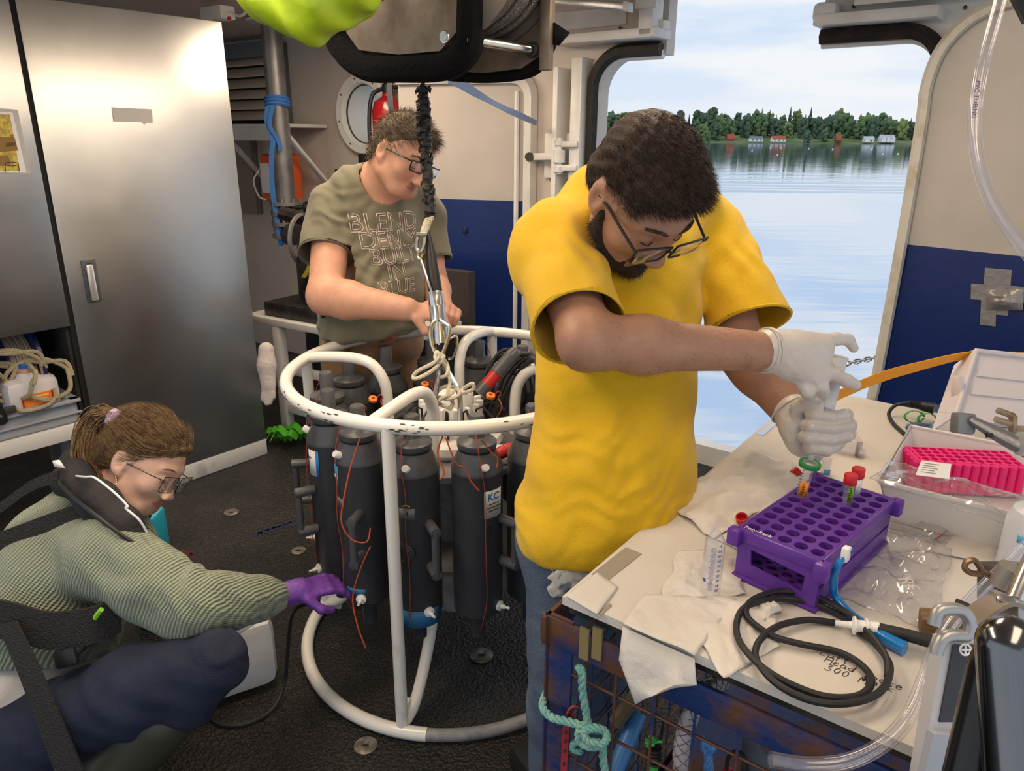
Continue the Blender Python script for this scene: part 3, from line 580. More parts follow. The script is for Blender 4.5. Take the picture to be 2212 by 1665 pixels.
q = MB(); q.tube(spline([pol(-150, .27, .63), pol(-160, .22, .68), pol(-185, .20, .735), pol(150, .19, .735), pol(125, .22, .70)], 6), .022, 10); q.build('pump_tube', mat('grey_hose', (.10, .10, .11), .3), RO)
q = MB(); q.box(pol(-40, .20, .69), (.16, .08, .03), bev=.006); q.build('sensor_bracket', NYL, RO)
# cables coming off the pressure case on the bench side
for k in range(7):
    q = MB(); a = -5+k*9; q.tube(spline([pol(a, .10, .70), pol(a+5, .18, .86+.02*(k % 3)), pol(a-6, .25, .945-.008*k), pol(a-14, .27, .82-.01*k), pol(a-5, .22, .69)], 7), .0055 if k % 2 else .0075, 8)
    q.build('sensor_cable', RUB, RO)
q = MB(); q.lathe([(0, 0), (.016, 0), (.018, .01), (.018, .055), (.014, .06), (.010, .11), (0, .112)], pol(-58, .24, .715), V((.75, .1, .35)), 14); q.build('cable_plug', REDP, RO, label='pinkish red cable plug')
a_, b_ = D(1035, 850, 2.10), D(1105, 770, 2.12); d = (b_-a_)
st = thing('strobe_light', 'red and grey strobe cylinder strapped at a slant inside the frame', 'light', a_)
q = MB(); q.cyl(a_, a_+d*.22, .021, n=16); q.build('end_cap', PVCL, st); q = MB(); q.cyl(a_+d*.2, a_+d*.55, .019, n=16); q.build('lens', REDP, st)
q = MB(); q.cyl(a_+d*.53, b_, .022, n=16); q.lathe([(.022, 0), (.018, .02), (.008, .028), (0, .028)], b_, d, 16); q.build('body', PVCL, st)
# --- bottles
def bottle_proto():
    t = thing('sampling_bottle', 'dark grey water sampling bottle', 'bottle', (0, 0, 0), 'water sampling bottles')
    q = MB(); q.lathe([(0, .335), (.056, .335), (.0655, .345), (.0655, .755)], n=28); q.build('body', PVC, t)
    q = MB(); q.lathe([(.0665, .750), (.0665, .760), (.048, .800), (.046, .806)], n=28); q.build('shoulder', PVCL, t)
    q = MB(); q.lathe([(.047, .803), (.047, .812), (.0455, .812)], n=28); q.build('gasket', BLK, t)
    q = MB(); q.lathe([(.049, .810), (.050, .812), (.050, .824), (.046, .828), (.030, .831), (.021, .836), (.0195, .842), (.0195, .890), (.0165, .894), (0, .894)], n=28); q.build('top_cap', PVCL, t)
    q = MB(); q.lathe([(.046, .338), (.046, .325), (.03, .318), (.021, .312), (.0195, .305), (.0195, .25), (0, .25)], n=24); q.build('bottom_cap', PVC, t)
    # grip on the outside
    g = MB(); g.cyl((.058, .028, .62), (.112, .036, .62), .0135, n=12); g.cyl((.058, .028, .50), (.112, .036, .50), .0135, n=12); g.cyl((.104, .035, .625), (.104, .035, .495), .010, n=12); g.build('handle', PVCL, t)
    g = MB(); g.lathe([(0, .0), (.0095, 0), (.0095, .018), (.008, .021), (0, .021)], (.052, -.022, .772), (.8, -.35, .5), 14); g.build('vent_screw', NYL, t)
    sp_ = MB(); sp_.lathe([(.014, 0), (.014, .008), (.006, .010), (.006, .020), (.0035, .022), (.0035, .034), (0, .034)], (.06, .018, .365), (.93, .3, .05), 12); sp_.build('spigot', NYL, t)
    c = MB(); c.tube(spline([(.012, -.02, .885), (.035, -.03, .84), (.056, -.036, .78), (.066, -.030, .70), (.070, -.034, .60), (.066, -.028, .50), (.069, -.030, .40), (.05, -.03, .32), (.02, -.015, .28)], 4), .0011, 5); c.build('lanyard', ORC, t)
    return t
NB = 14; proto = bottle_proto(); BOT = []
LBL = ['second grey sampling bottle from the man in yellow, with torn cream label', 'grey sampling bottle nearest the man in yellow, half hidden by him', 'grey sampling bottle hidden beside the bench end of the frame', 'grey sampling bottle at the far bench side of the frame', 'grey sampling bottle among the black cables', 'grey sampling bottle behind the slanted strobe light',
       'grey sampling bottle at the back beside the blue door leaf', 'grey sampling bottle at the back below the olive shirt, behind ropes', 'grey sampling bottle at the back in front of the brown trousers', 'grey sampling bottle at the left back with orange cord clips beside it', 'leftmost grey sampling bottle, under the loop of white tube',
       'grey sampling bottle with white and blue sticker above the purple glove', 'grey sampling bottle with small blue logo sticker and orange cord', 'grey sampling bottle numbered four, right of the front white post']
for i in range(NB):
    a = -75+i*360/NB; p = pol(a, .36, 0); tw = {0: .5, 13: .45, 12: .25, 11: -.1, 1: -.2}.get(i, 0)
    if i == 0: proto.matrix_basis = Matrix.Translation(p) @ Matrix.Rotation(math.radians(a)+tw, 4, 'Z'); proto['label'] = LBL[0]; BOT.append(proto)
    else: BOT.append(copy_thing(proto, p, math.radians(a)+tw, LBL[i]))
for b in BOT[1:]:
    pass
def wrap(b, ang, z, w, hgt, material, name, parent=None, r=.0662, txt=None, z1=None):   # sticker curved round a bottle body; ang in world degrees
    m0 = b.matrix_basis; c = m0.translation; q = MB(); n = 8
    q.grid(lambda u, v: V((c.x+r*math.cos(math.radians(ang)+(u-.5)*w/r), c.y+r*math.sin(math.radians(ang)+(u-.5)*w/r), z+(v-.5)*hgt)), n, 1)
    o = q.build(name, material, None, solid=.0006); o.parent = b; o.matrix_parent_inverse = m0.inverted(); return o
def wtext(b, ang, z, s, size, material, r=.0668, bold=0):
    c = b.matrix_basis.translation; t = math.radians(ang); n = V((math.cos(t), math.sin(t), 0)); x = V((-n.y, n.x, 0))
    o = text('lettering', s, size, V((c.x, c.y, z))+n*r, x, ZX, material, None, .0003, bold=bold); o.parent = b; o.matrix_parent_inverse = b.matrix_basis.inverted(); return o
LW = mat('label_white', (.80, .80, .78), .5); LC = mat('label_cream', (.62, .60, .50), .6); LB = mat('label_blue', (.03, .20, .55), .45); LCY = mat('label_cyan', (.05, .35, .60), .45); INK = mat('black_ink', (.015, .015, .02), .6)
GTAPE = mat('grey_duct_tape', (.16, .16, .165), .4); BTAPE = mat('blue_tape', (.03, .16, .32), .5); YL = mat('yellow_wire', (.55, .42, .04), .5)
wrap(BOT[0], -48, .675, .055, .075, LC, 'cream_label'); wtext(BOT[0], -50, .695, 'KC', .026, LB, bold=.0007)
for k, s in enumerate(('makers of', 'oceanographic', 'instruments')): wtext(BOT[0], -49, .676-.009*k, s, .0075, INK)
wtext(BOT[0], -58, .60, '3', .035, INK)
wrap(BOT[13], -100, .655, .042, .030, GTAPE, 'tape_label'); wtext(BOT[13], -100, .655, '4', .018, INK)
c = BOT[13].matrix_basis.translation; t = math.radians(-100)
q = MB(); q.tube([V((c.x+.068*math.cos(t+k*.07), c.y+.068*math.sin(t+k*.07), .676+.003*(4-k*k)*.3)) for k in (-2, -1, 0, 1, 2)], .0014, 5); o = q.build('yellow_wire', YL); o.parent = BOT[13]; o.matrix_parent_inverse = BOT[13].matrix_basis.inverted()
wrap(BOT[12], -150, .715, .026, .055, LCY, 'blue_sticker'); wtext(BOT[12], -150, .712, 'o|o', .02, LW); wrap(BOT[12], -140, .640, .036, .028, GTAPE, 'tape_label'); wtext(BOT[12], -140, .640, '5', .015, INK)
wrap(BOT[11], -128, .70, .035, .075, LW, 'white_sticker'); wrap(BOT[11], -113, .70, .010, .075, LB, 'blue_stripe', r=.0666); wtext(BOT[11], -140, .715, 'sampler', .007, INK)
wrap(BOT[12], -110, .385, .06, .016, BTAPE, 'blue_tape_strip'); wrap(BOT[1], -60, .385, .07, .016, BTAPE, 'blue_tape_strip'); wrap(BOT[13], -85, .345, .13, .05, BTAPE, 'blue_tape_strip', r=.0664)
# round end boss and box grip on bottle four
c = BOT[13].matrix_basis.translation; n_ = V((math.cos(math.radians(-108)), math.sin(math.radians(-108)), 0))
q = MB(); q.lathe([(.028, 0), (.028, .012), (.024, .014), (.010, .014), (.010, .017), (0, .017)], c+n_*.058+ZX*.545, n_, 24); o = q.build('round_boss', PVC); o.parent = BOT[13]; o.matrix_parent_inverse = BOT[13].matrix_basis.inverted()
q = MB()
for k in (.8, 2.6, 4.6): q.lathe([(.003, 0), (.003, .003), (0, .003)], c+n_*.072+ZX*(.545+.019*math.sin(k))+V((-n_.y, n_.x, 0))*.019*math.cos(k), n_, 8)
o = q.build('boss_screw', STEEL); o.parent = BOT[13]; o.matrix_parent_inverse = BOT[13].matrix_basis.inverted()
# orange cord clips
for k, (px, py, d) in enumerate(((806, 862, 2.07), (770, 885, 2.05), (1060, 855, 1.98), (918, 830, 2.3), (850, 965, 1.85), (860, 1005, 1.83))):
    p = D(px, py, d); t = thing('cord_clip', ('orange cord clip beside the front loop of white tube', 'orange cord clip nearest the leftmost bottle', 'orange cord clip right of the white carousel', 'orange cord clip below the cream rope', 'orange cord clip left of bottle four', 'lower orange cord clip left of bottle four')[k], 'clip', p)
    q = MB(); q.lathe([(.010, -.005), (.0125, -.004), (.0125, .004), (.010, .005), (.006, .005), (.006, -.005), (.010, -.005)], p, (.2, -.3, 1), 14); q.build('thimble', ORG, t)
    q = MB(); q.tube(spline([p+V((.01, 0, 0)), p+V((.02, -.005, .015)), p+V((.028, 0, .004)), p+V((.02, .004, -.006)), p+V((.03, -.01, -.025)), p+V((.022, -.01, -.05))], 5), .0018, 5); q.build('cord', ORC, t)
for k, pts in enumerate((((963, 945), (985, 1000), (1003, 1010), (1018, 1040), (1035, 1060)), ((1040, 950), (1060, 975), (1075, 990), (1073, 1010)), ((957, 940), (945, 980), (960, 1020), (950, 1035)))):
    q = MB(); q.tube(spline([D(x, y, 1.76-.02*k) for x, y in pts], 5), .002, 5); tag(q.build('cord_loop', ORC), ('orange cord loop beside the neck of bottle four', 'orange cord loop beside the cream labelled bottle', 'orange cord hanging between bottles three and four')[k], 'cord')
q = MB(); q.tube(spline([D(778, 945, 1.80), D(757, 1010, 1.76), D(742, 1080, 1.745), D(738, 1130, 1.745), D(760, 1165, 1.75), D(792, 1170, 1.76), D(800, 1140, 1.77)], 6), .0018, 5); adopt(q.build('long_cord', ORC), BOT[12])
q = MB(); q.tube(spline([D(800, 1180, 1.78), D(778, 1230, 1.79), D(762, 1290, 1.80), D(772, 1350, 1.80), D(790, 1400, 1.80)], 6), .0018, 5); adopt(q.build('cord_end', ORC), BOT[12])
q = MB(); q.tube(spline([D(820, 760, 2.42), D(815, 742, 2.42), D(835, 735, 2.40), D(848, 728, 2.36), D(838, 745, 2.40), D(835, 762, 2.42)], 6), .0018, 5); tag(q.build('cord_loop', ORC), 'orange cord loop over the back of the white ring', 'cord')
# ================= hoist cable, termination, shackle =================
CB = [D(912, 152, 2.02), D(916, 250, 2.03), D(922, 360, 2.04), D(930, 470, 2.05)]
t = thing('hoist_cable', 'steel hoist cable wrapped in ragged black tape', 'cable', CB[-1])
q = MB(); q.tube([D(911, 100, 2.02), D(914, 200, 2.02)], .006, 8); q.build('wire', mat('rusty_wire', (.13, .06, .04), .5, metal=.5), t)
random.seed(12); P = spline(CB, 24)[10:]
rs = [.012+.006*random.random()+.006*math.exp(-((i-14)/7)**2) for i in range(len(P))]
q = MB(); q.tube([p+V((random.uniform(-.003, .003), 0, 0)) for p in P], rs, 9); q.build('tape_wrap', mat('ragged_black_tape', (.012, .012, .014), .22, bump=.8, bscale=120), t)
q = MB()
for i in range(90):
    p = random.choice(P[:46] if i % 3 else P); a = random.uniform(0, 6.28); u = V((math.cos(a), math.sin(a), random.uniform(-.5, .5))); s_ = random.uniform(.004, .012); b = p+u*.013
    q.add([b, b+u*s_+ZX*s_*.5, b+u*s_*.7-ZX*s_*.9], [(0, 1, 2)])
q.build('tape_shreds', mat('ragged_black_tape', (.012, .012, .014), .22), t, solid=.001)['kind'] = 'stuff'
# whipping and shackle
sh = thing('cable_shackle', 'small steel shackle with cream rope whipping on the cable', 'shackle', D(912, 530, 2.05))
q = MB(); q.tube(spline([D(930, 466, 2.05), D(922, 480, 2.045), D(915, 500, 2.04), D(914, 512, 2.04)], 6), [.009]*19, 8)
for i in range(9): q.ring(D(929-i*1.9, 470+i*4.6, 2.045), (-.3, 0, 1), .010, .0032, 14, 6)
q.build('rope_whipping', CREAM, sh)
q = MB(); q.tube(spline([D(904, 505, 2.03), D(900, 525, 2.03), D(902, 540, 2.03), D(912, 540, 2.03), D(916, 522, 2.03), D(916, 505, 2.03)], 6), .0045, 8); q.cyl(D(900, 506, 2.02), D(920, 506, 2.02), .005, n=10); q.build('bow', STEEL, sh)
q = MB(); q.tube(spline([D(905, 538, 2.03), D(902, 552, 2.03), D(908, 560, 2.03), D(914, 548, 2.03)], 6, ), .0035, 8); q.build('chain_link', STEEL, sh)
tm = thing('cable_termination', 'polished steel cable termination tube with black tapered boot', 'termination', D(950, 745, 2.05))
A0, A1, A2, A3 = D(924, 500, 2.05), D(930, 548, 2.05), D(940, 630, 2.05), D(952, 742, 2.05)
q = MB(); q.tube([A0, A1, A2], [.006, .015, .0205], 16); q.build('boot', BLK, tm)
q = MB(); q.tube([A2, A2.lerp(A3, .03), A2.lerp(A3, .25), A2.lerp(A3, .27), A2.lerp(A3, .29), A3], [.0215, .0225, .0225, .0215, .0225, .0225], 18); q.build('steel_sleeve', STEEL, tm)
q = MB(); q.tube([A3.lerp(A2, .25), A3+(A3-A2)*.18], [.012, .012], 8); q.build('clevis', BLK, tm)
q = MB(); q.tube(spline([D(908, 558, 2.03), D(922, 600, 2.02), D(938, 650, 2.02), D(945, 700, 2.02), D(948, 745, 2.02)], 6), .003, 6); tag(q.build('safety_wire', STEEL), 'thin steel safety wire running down beside the termination', 'wire')
# big snap hook, bridle rods, rope bundle
ck = thing('snap_hook', 'large steel snap hook under the cable termination', 'hook', D(958, 800, 2.04))
q = MB(); q.tube(spline([D(930, 720, 2.03), D(934, 700, 2.03), D(945, 690, 2.03), D(960, 698, 2.03), D(971, 708, 2.03), D(968, 730, 2.03), D(955, 765, 2.03), D(945, 768, 2.03), D(934, 745, 2.03)], 6, True), .0062, 8, closed=True); q.build('hook_body', STEEL, ck)
q = MB(); q.tube(spline([D(968, 733, 2.06), D(985, 726, 2.06), D(987, 745, 2.06), D(980, 770, 2.06), D(968, 775, 2.06)], 5), .006, 8, flat=.6); q.build('hook_gate', STEEL, ck)
q = MB(); q.ring(D(951, 770, 2.04), (0, 1, .3), .012, .004, 20, 6); q.build('ring', STEEL, ck)
br_ = thing('lifting_bridle', 'bent steel lifting rods between hook and white carousel', 'bridle', D(960, 900, 2.05))
q = MB(); q.tube(spline([D(955, 785, 2.04), D(975, 815, 2.03), D(992, 850, 2.02), D(994, 900, 2.02), D(994, 918, 2.02)], 6), .0075, 8); q.build('rod', STEEL, br_)
q = MB(); q.tube(spline([D(950, 785, 2.02), D(944, 830, 2.0), D(938, 880, 1.99), D(934, 920, 1.99)], 6), .0075, 8); q.build('rod', mat('galvanised', (.33, .34, .36), .4, metal=.7, col2=(.15, .15, .16), nscale=60), br_)
rb = thing('rope_bundle', 'knotted cream rope tied around the lifting rods', 'rope', D(950, 850, 2.05))
random.seed(31)
for pts in (((950, 770), (935, 785), (905, 800), (893, 812), (898, 818), (925, 806), (945, 790), (955, 775)), ((948, 772), (962, 790), (972, 820), (968, 850), (978, 870), (970, 885)), ((955, 772), (965, 785), (968, 800), (962, 812), (950, 815)), ((1000, 840), (1020, 828), (1022, 840), (1000, 848), (985, 840), (975, 850), (955, 860), (940, 872)), ((940, 850), (960, 835), (985, 838), (992, 852), (970, 862), (950, 858), (945, 870), (970, 880)), ((952, 770), (944, 760), (940, 772), (950, 782), (958, 770), (948, 764))):
    q = MB(); q.tube(spline([D(x, y, 2.0+random.uniform(-.02, .02)) for x, y in pts], 6), .0055, 7); q.build('rope_strand', CREAM, rb)
# ================= hoist winch at the ceiling =================
WPN = BX
def onw(x, y, o=0): return PL(x, y, D(880, 60, 1.84)+BX*o, BX)
FOAM = mat('black_foam', (.006, .006, .007), 1, spec=.15, bump=.5, bscale=80); DIRTY = mat('dirty_steel_plate', (.24, .20, .16), .42, metal=.6, col2=(.10, .08, .065), nscale=7, cpos=(.35, .7), rvar=.2)
WN = thing('hoist_winch', 'ceiling hoist winch with black foam padded side plates and cable drum', 'winch', onw(900, 150))
out1 = [(735, -120), (733, 55), (748, 105), (800, 140), (870, 142), (960, 138), (1003, 112), (1018, 60), (1018, -120)]
q = MB(); slab(q, [onw(*p) for p in [(748, -120), (748, 70), (775, 108), (860, 118), (950, 110), (985, 70), (990, -120)]], BX*.012); q.build('side_plate', DIRTY, WN, smooth=False)
q = MB(); q.tube(spline([onw(*p, .03) for p in out1], 6), .036, 10, flat=1.25); q.build('foam_edge', FOAM, WN)
q = MB(); q.ring(onw(960, 80, -.022), BX, .012, .003, 20, 6); q.lathe([(0, 0), (.011, 0), (.011, .004), (0, .004)], onw(960, 80, -.022), -BX, 16); q.build('bolt', STEEL, WN)
O2 = .17
out2 = [(940, -120), (940, 120), (955, 150), (1040, 158), (1125, 148), (1163, 122), (1192, 70), (1196, -120)]
q = MB(); slab(q, [onw(*p, O2) for p in out2], BX*.012); q.build('side_plate', DIRTY, WN, smooth=False)
q = MB(); q.tube(spline([onw(*p, O2+.02) for p in ((1198, 64), (1185, 105), (1160, 145), (1120, 160), (1040, 166), (960, 160), (935, 148))], 5), .016, 8); q.build('foam_edge', FOAM, WN)
q = MB(); q.add([onw(x, y, O2-.01) for x, y in ((1188, 62), (1196, 48), (1229, 70), (1205, 98), (1180, 92))], [(0, 1, 2, 3, 4)]); q.build('torn_foam', FOAM, WN, solid=.012)
dc = onw(985, -120, .02)
q = MB(); q.lathe([(.02, 0), (.20, 0), (.20, .01), (.16, .012), (.16, O2-.03), (.205, O2-.028), (.205, O2-.018), (.02, O2-.018)], dc, BX, 48); q.build('drum', mat('drum_steel', (.12, .11, .10), .5, metal=.5), WN)
for i in range(11):
    q = MB(); q.ring(dc+BX*(.018+i*.0125), BX, .178+.006*math.sin(i*1.7), .0068, 48, 7); q.build('cable_winding', mat('greasy_wire_rope', (.13, .125, .12), .38, metal=.4, bump=.8, bscale=300), WN)
q = MB(); q.cyl(onw(1005, 85, .0), onw(1150, 108, O2), .0125, n=14); q.build('spacer_rod', STEEL, WN)
q = MB(); q.ring(onw(1148, 108, O2-.008), BX, .014, .005, 20, 6); q.build('rod_bush', BLK, WN)
q = MB(); q.ring(onw(1188, 82, O2-.012), (-.3, -.9, 0), .007, .003, 16, 6); q.build('shackle', STEEL, WN)
q = MB(); q.box(onw(1182, 30, O2-.02), (.03, .02, .25), (AX, BX, ZX), .003); q.build('plate_flange', DIRTY, WN)
q = MB(); q.box(V((dc.x, dc.y, CEIL-.03))+BX*.08, (.25, .28, .05), (AX, BX, ZX), .01); q.build('mounting_foot', DIRTY, WN)
# dry bag, red cloth, straps
DB = SDF(.05)
for x, y, d, r in ((560, -70, 1.55, .075), (600, -20, 1.55, .085), (660, 0, 1.55, .085), (720, -20, 1.55, .085), (755, -60, 1.55, .085), (668, 45, 1.55, .045), (640, -120, 1.55, .10)): DB.e(D(x, y, d), (r*1.05, r*.8, r*.75))
me = DB.mesh('dry_bag', .007, lambda P: .006*np.sin(P[:, 0]*55+P[:, 2]*40)*np.sin(P[:, 2]*38+2)+.004*np.sin(P[:, 0]*90-P[:, 1]*70))
tag(link('dry_bag', me, mat('neon_yellow_fabric', (.33, .48, .011), .45, col2=(.25, .38, .009), nscale=9, cpos=(.4, .7), bump=.15, bscale=30), smooth=60), 'neon yellow green dry bag hanging beside the winch', 'bag')
q = MB(); q.strip([D(640, -90, 1.55), D(650, -160, 1.58), V((-.47, 1.75, CEIL))], RT, .03, .003); adopt(q.build('hanging_loop', mat('black_loop', (.02, .02, .02), .8)), bpy.data.objects['dry_bag'])
q = MB(); q.grid(lambda u, v: D(778+u*90+6*math.sin(v*5), -30+v*(58-u*38)+5*math.sin(u*7), 1.62+.03*math.sin(u*6)+.01*v), 12, 6); tag(q.build('red_cloth', mat('red_fabric', (.35, .012, .015), .7), solid=.004), 'red cloth hanging between dry bag and winch', 'cloth')
SB = mat('blue_grey_strap', (.22, .30, .48), .6)
P = [D(968, 172, 2.25), D(995, 180, 2.35), D(1030, 202, 2.6), D(1085, 232, 3.0), D(1120, 248, 3.35), D(1159, 266, 3.70)]
q = MB(); q.strip(spline(P, 6), [V((.2*math.sin(i*.22), .1, 1)) for i in range(31)], [.02+.012*abs(math.sin(i*.2)) for i in range(31)], .002); tag(q.build('webbing_strap', SB), 'pale blue webbing strap from the winch to the door leaf', 'strap')
q = MB(); q.strip([D(840, 150, 2.5), D(842, 200, 2.5), D(846, 260, 2.5)], RT, .018, .003); tag(q.build('hanging_strap', mat('grey_webbing', (.035, .04, .05), .8)), 'dark grey strap hanging in front of the fire extinguisher', 'strap')
q = MB(); q.strip([D(874, 135, 1.99), D(893, 166, 2.0), D(915, 135, 1.99)], [V((0, 0, 1))]*3, .022, .002); tag(q.build('tape_flag', mat('grey_tape_flag', (.22, .22, .24), .5)), 'torn grey tape hanging in a V behind the cable', 'tape')
# ================= steel cabinet on the left =================
CP = V((-1.247, 3.457, 0)); CDIR = V((-.63, -.7766, 0)).normalized(); CN = V((.7766, -.63, 0)).normalized(); CH_ = 2.0
def cs(s, z, o=0): return CP+CDIR*s+CN*o+ZX*z
def onc(x, y, o=0): return PL(x, y, CP+CN*o, CN)
def steel_sheet():
    M = mat('brushed_stainless_sheet', (.60, .60, .59), .30, metal=1); n = M.node_tree.nodes; l = M.node_tree.links; b = n['Principled BSDF']
    tc = n.new('ShaderNodeTexCoord'); t = n.new('ShaderNodeTexNoise'); t.inputs['Scale'].default_value = 2.2; t.inputs['Detail'].default_value = 9; t.inputs['Roughness'].default_value = .55; t.inputs['Distortion'].default_value = .3
    r = n.new('ShaderNodeMapRange'); r.inputs[1].default_value = .35; r.inputs[2].default_value = .7; r.inputs[3].default_value = .33; r.inputs[4].default_value = .42
    c = n.new('ShaderNodeValToRGB'); c.color_ramp.elements[0].position = .3; c.color_ramp.elements[0].color = (.47, .47, .465, 1); c.color_ramp.elements[1].position = .75; c.color_ramp.elements[1].color = (.56, .555, .54, 1)
    l.new(tc.outputs['Object'], t.inputs[0]); l.new(t.outputs[0], r.inputs[0]); l.new(r.outputs[0], b.inputs['Roughness']); l.new(t.outputs[0], c.inputs[0]); l.new(c.outputs[0], b.inputs['Base Color'])
    mp = n.new('ShaderNodeMapping'); mp.inputs['Scale'].default_value = (3, 3, 260); t2 = n.new('ShaderNodeTexNoise'); t2.inputs['Scale'].default_value = 3
    bp = n.new('ShaderNodeBump'); bp.inputs['Strength'].default_value = .03; bp.inputs['Distance'].default_value = .01
    l.new(tc.outputs['Object'], mp.inputs[0]); l.new(mp.outputs[0], t2.inputs[0]); l.new(t2.outputs[0], bp.inputs['Height']); l.new(bp.outputs[0], b.inputs['Normal']); b.inputs['Anisotropic'].default_value = 0
    return M
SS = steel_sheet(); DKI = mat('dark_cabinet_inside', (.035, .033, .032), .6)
CAB = thing('steel_cabinet', 'tall brushed stainless steel cabinet with scuffed doors', 'cabinet', cs(.8, 0))
def cbox(s0, s1, z0, z1, o0, o1, bev=.004): return (cs((s0+s1)/2, (z0+z1)/2, (o0+o1)/2), (abs(s1-s0), abs(o1-o0), z1-z0), (CDIR, CN, ZX), bev)
q = MB(); q.box(*cbox(.0, .80, .08, CH_-.005, -.55, -.028)); q.build('body', SS, CAB)
q = MB(); q.box(*cbox(.80, 1.95, .84, CH_-.005, -.55, -.028)); q.build('upper_body', SS, CAB)
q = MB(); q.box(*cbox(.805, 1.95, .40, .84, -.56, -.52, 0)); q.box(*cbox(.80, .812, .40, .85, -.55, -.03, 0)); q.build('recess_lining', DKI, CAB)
dr_ = MB(); dr_.box(*cbox(.0, .782, .085, CH_, -.024, .0, .004)); dr_ = dr_.build('door', SS, CAB)
du = MB(); du.box(*cbox(.80, 1.95, .82, CH_, -.024, .0, .004)); du = du.build('upper_door', SS, CAB)
q = MB(); q.box(*cbox(.782, .80, .085, CH_-.01, -.03, -.010, 0)); q.build('door_gap', mat('black_gap', (.006, .006, .006), .8), CAB)
q = MB(); q.box(*cbox(.0, .80, .0, .082, -.5, .0, .004)); q.build('plinth', mat('scuffed_white_plinth', (.66, .65, .62), .5, col2=(.42, .40, .37), nscale=9, cpos=(.55, .72)), CAB)
q = MB(); q.box(*cbox(.80, 1.95, .365, .425, -.55, .02, .004)); q.build('shelf', mat('white_shelf_edge', (.66, .65, .63), .45), CAB)
q = MB(); q.box(*cbox(.82, .86, .0, .365, -.2, -.1, .003)); q.build('shelf_leg', mat('grey_leg', (.22, .22, .22), .5), CAB)
# handle
hp = onc(196, 606)
q = MB(); q.box(hp+CN*.006, (.055, .012, .17), (CDIR, CN, ZX), .005); h_ = q.build('handle_plate', mat('handle_dark', (.08, .08, .085), .35), dr_)
q = MB(); q.box(hp+CN*.022-ZX*.005+CDIR*.004, (.026, .016, .145), (CDIR, CN, ZX), .006); q.build('lever', mat('handle_chrome', (.80, .79, .76), .25, metal=.7), dr_)
q = MB(); q.lathe([(.012, 0), (.012, .012), (0, .014)], hp+ZX*.06+CN*.01, CN, 14); q.build('lock', BLK, dr_)
q = MB(); slab(q, [onc(x, y, .0012) for x, y in ((241, 232), (328, 236), (330, 265), (318, 264), (312, 269), (307, 263), (245, 262))], CN*.0008); tag(q.build('tape_strip', mat('pale_tape', (.44, .41, .39), .6)), 'pale blank tape strip stuck on the tall steel door', 'tape')
# poster
pw = thing('poster', 'taped paper print with yellow drawing on the left steel door', 'poster', onc(30, 310))
q = MB(); slab(q, [onc(x, y, .001) for x, y in ((-70, 228), (38, 237), (66, 376), (-70, 372))], CN*.001); q.build('tape_border', mat('clear_grey_tape', (.42, .41, .40), .35), pw)
q = MB(); slab(q, [onc(x, y, .002) for x, y in ((-70, 236), (27, 243), (57, 373), (-70, 369))], CN*.001); q.build('sheet', mat('poster_paper', (.68, .67, .70), .6), pw)
q = MB(); slab(q, [onc(x, y, .0032) for x, y in ((-70, 243), (21, 247), (43, 369), (-70, 366))], CN*.0005); q.build('picture', mat('yellow_print', (.55, .42, .06), .6, col2=(.34, .26, .06), nscale=60, cpos=(.45, .55)), pw)
BR = mat('brown_print', (.22, .12, .03), .6)
for pts, m_ in ((((-20, 297), (31, 295), (39, 325), (-20, 330)), BR), (((-20, 337), (18, 335), (24, 358), (-20, 358)), BR), (((12, 308), (33, 307), (35, 316), (12, 317)), mat('green_print', (.15, .22, .05), .6)), (((22, 290), (29, 290), (30, 296), (23, 296)), BR)):
    q = MB(); slab(q, [onc(x, y, .004) for x, y in pts], CN*.0004); q.build('print_patch', m_, pw, smooth=False)
q = MB(); q.tube([onc(11+14.5*(1+math.cos(k*.4)), 354+4*math.sin(k*.4), .0045) for k in range(16)], .0012, 4, closed=True); q.tube([onc(11, 356, .0045), onc(12, 372, .0045)], .0012, 4); q.tube([onc(40, 355, .0045), onc(42, 370, .0045)], .0012, 4); q.build('print_outline', INK, pw)
# --- things in the open bay
GC = mat('grey_crate_plastic', (.33, .35, .39), .45)
p = cs(1.35, .425, -.2); CR = thing('storage_crate', 'open grey plastic crate on the shelf under the left steel door', 'crate', p)
q = MB(); q.box(*cbox(.83, 1.9, .427, .437, -.42, .0)); q.build('crate_floor', GC, CR)
for a in ((.83, 1.9, .427, .52, -.012, .0), (.83, 1.9, .427, .52, -.42, -.41), (.83, .842, .427, .52, -.42, .0)): q = MB(); q.box(*cbox(*a)); q.build('crate_side', GC, CR)
q = MB(); q.box(*cbox(.82, 1.9, .515, .530, -.02, .022)); q.box(*cbox(.82, .86, .515, .530, -.43, .02)); q.build('crate_rim', GC, CR)
q = MB(); q.box(*cbox(.82, 1.9, .465, .475, .0, .012)); q.build('crate_rib', GC, CR)
RPM = mat('old_rope', (.42, .36, .22), .9, bump=.8, bscale=220)
random.seed(17)
rp_ = thing('rope_coil', 'tangled old beige rope heaped in the grey crate', 'rope', cs(1.2, .5, -.2))
for k in range(7):
    c = cs(.93+.045*k+random.uniform(-.03, .03), .60+.03*random.random()+.025*(k % 3), -.03-.02*k); ax = V((random.uniform(-.5, .5), random.uniform(-1, -.3), random.uniform(-.6, .8)))
    q = MB(); R_ = random.uniform(.07, .125); x, y, _ = frame(ax)
    q.tube(spline([c+x*R_*math.cos(t*.7)*(1+.12*math.sin(t*1.9))+y*R_*.75*math.sin(t*.7)+ZX*.012*math.sin(t*2.3) for t in range(14)], 4), .0085, 7); q.build('rope_loop', RPM, rp_)
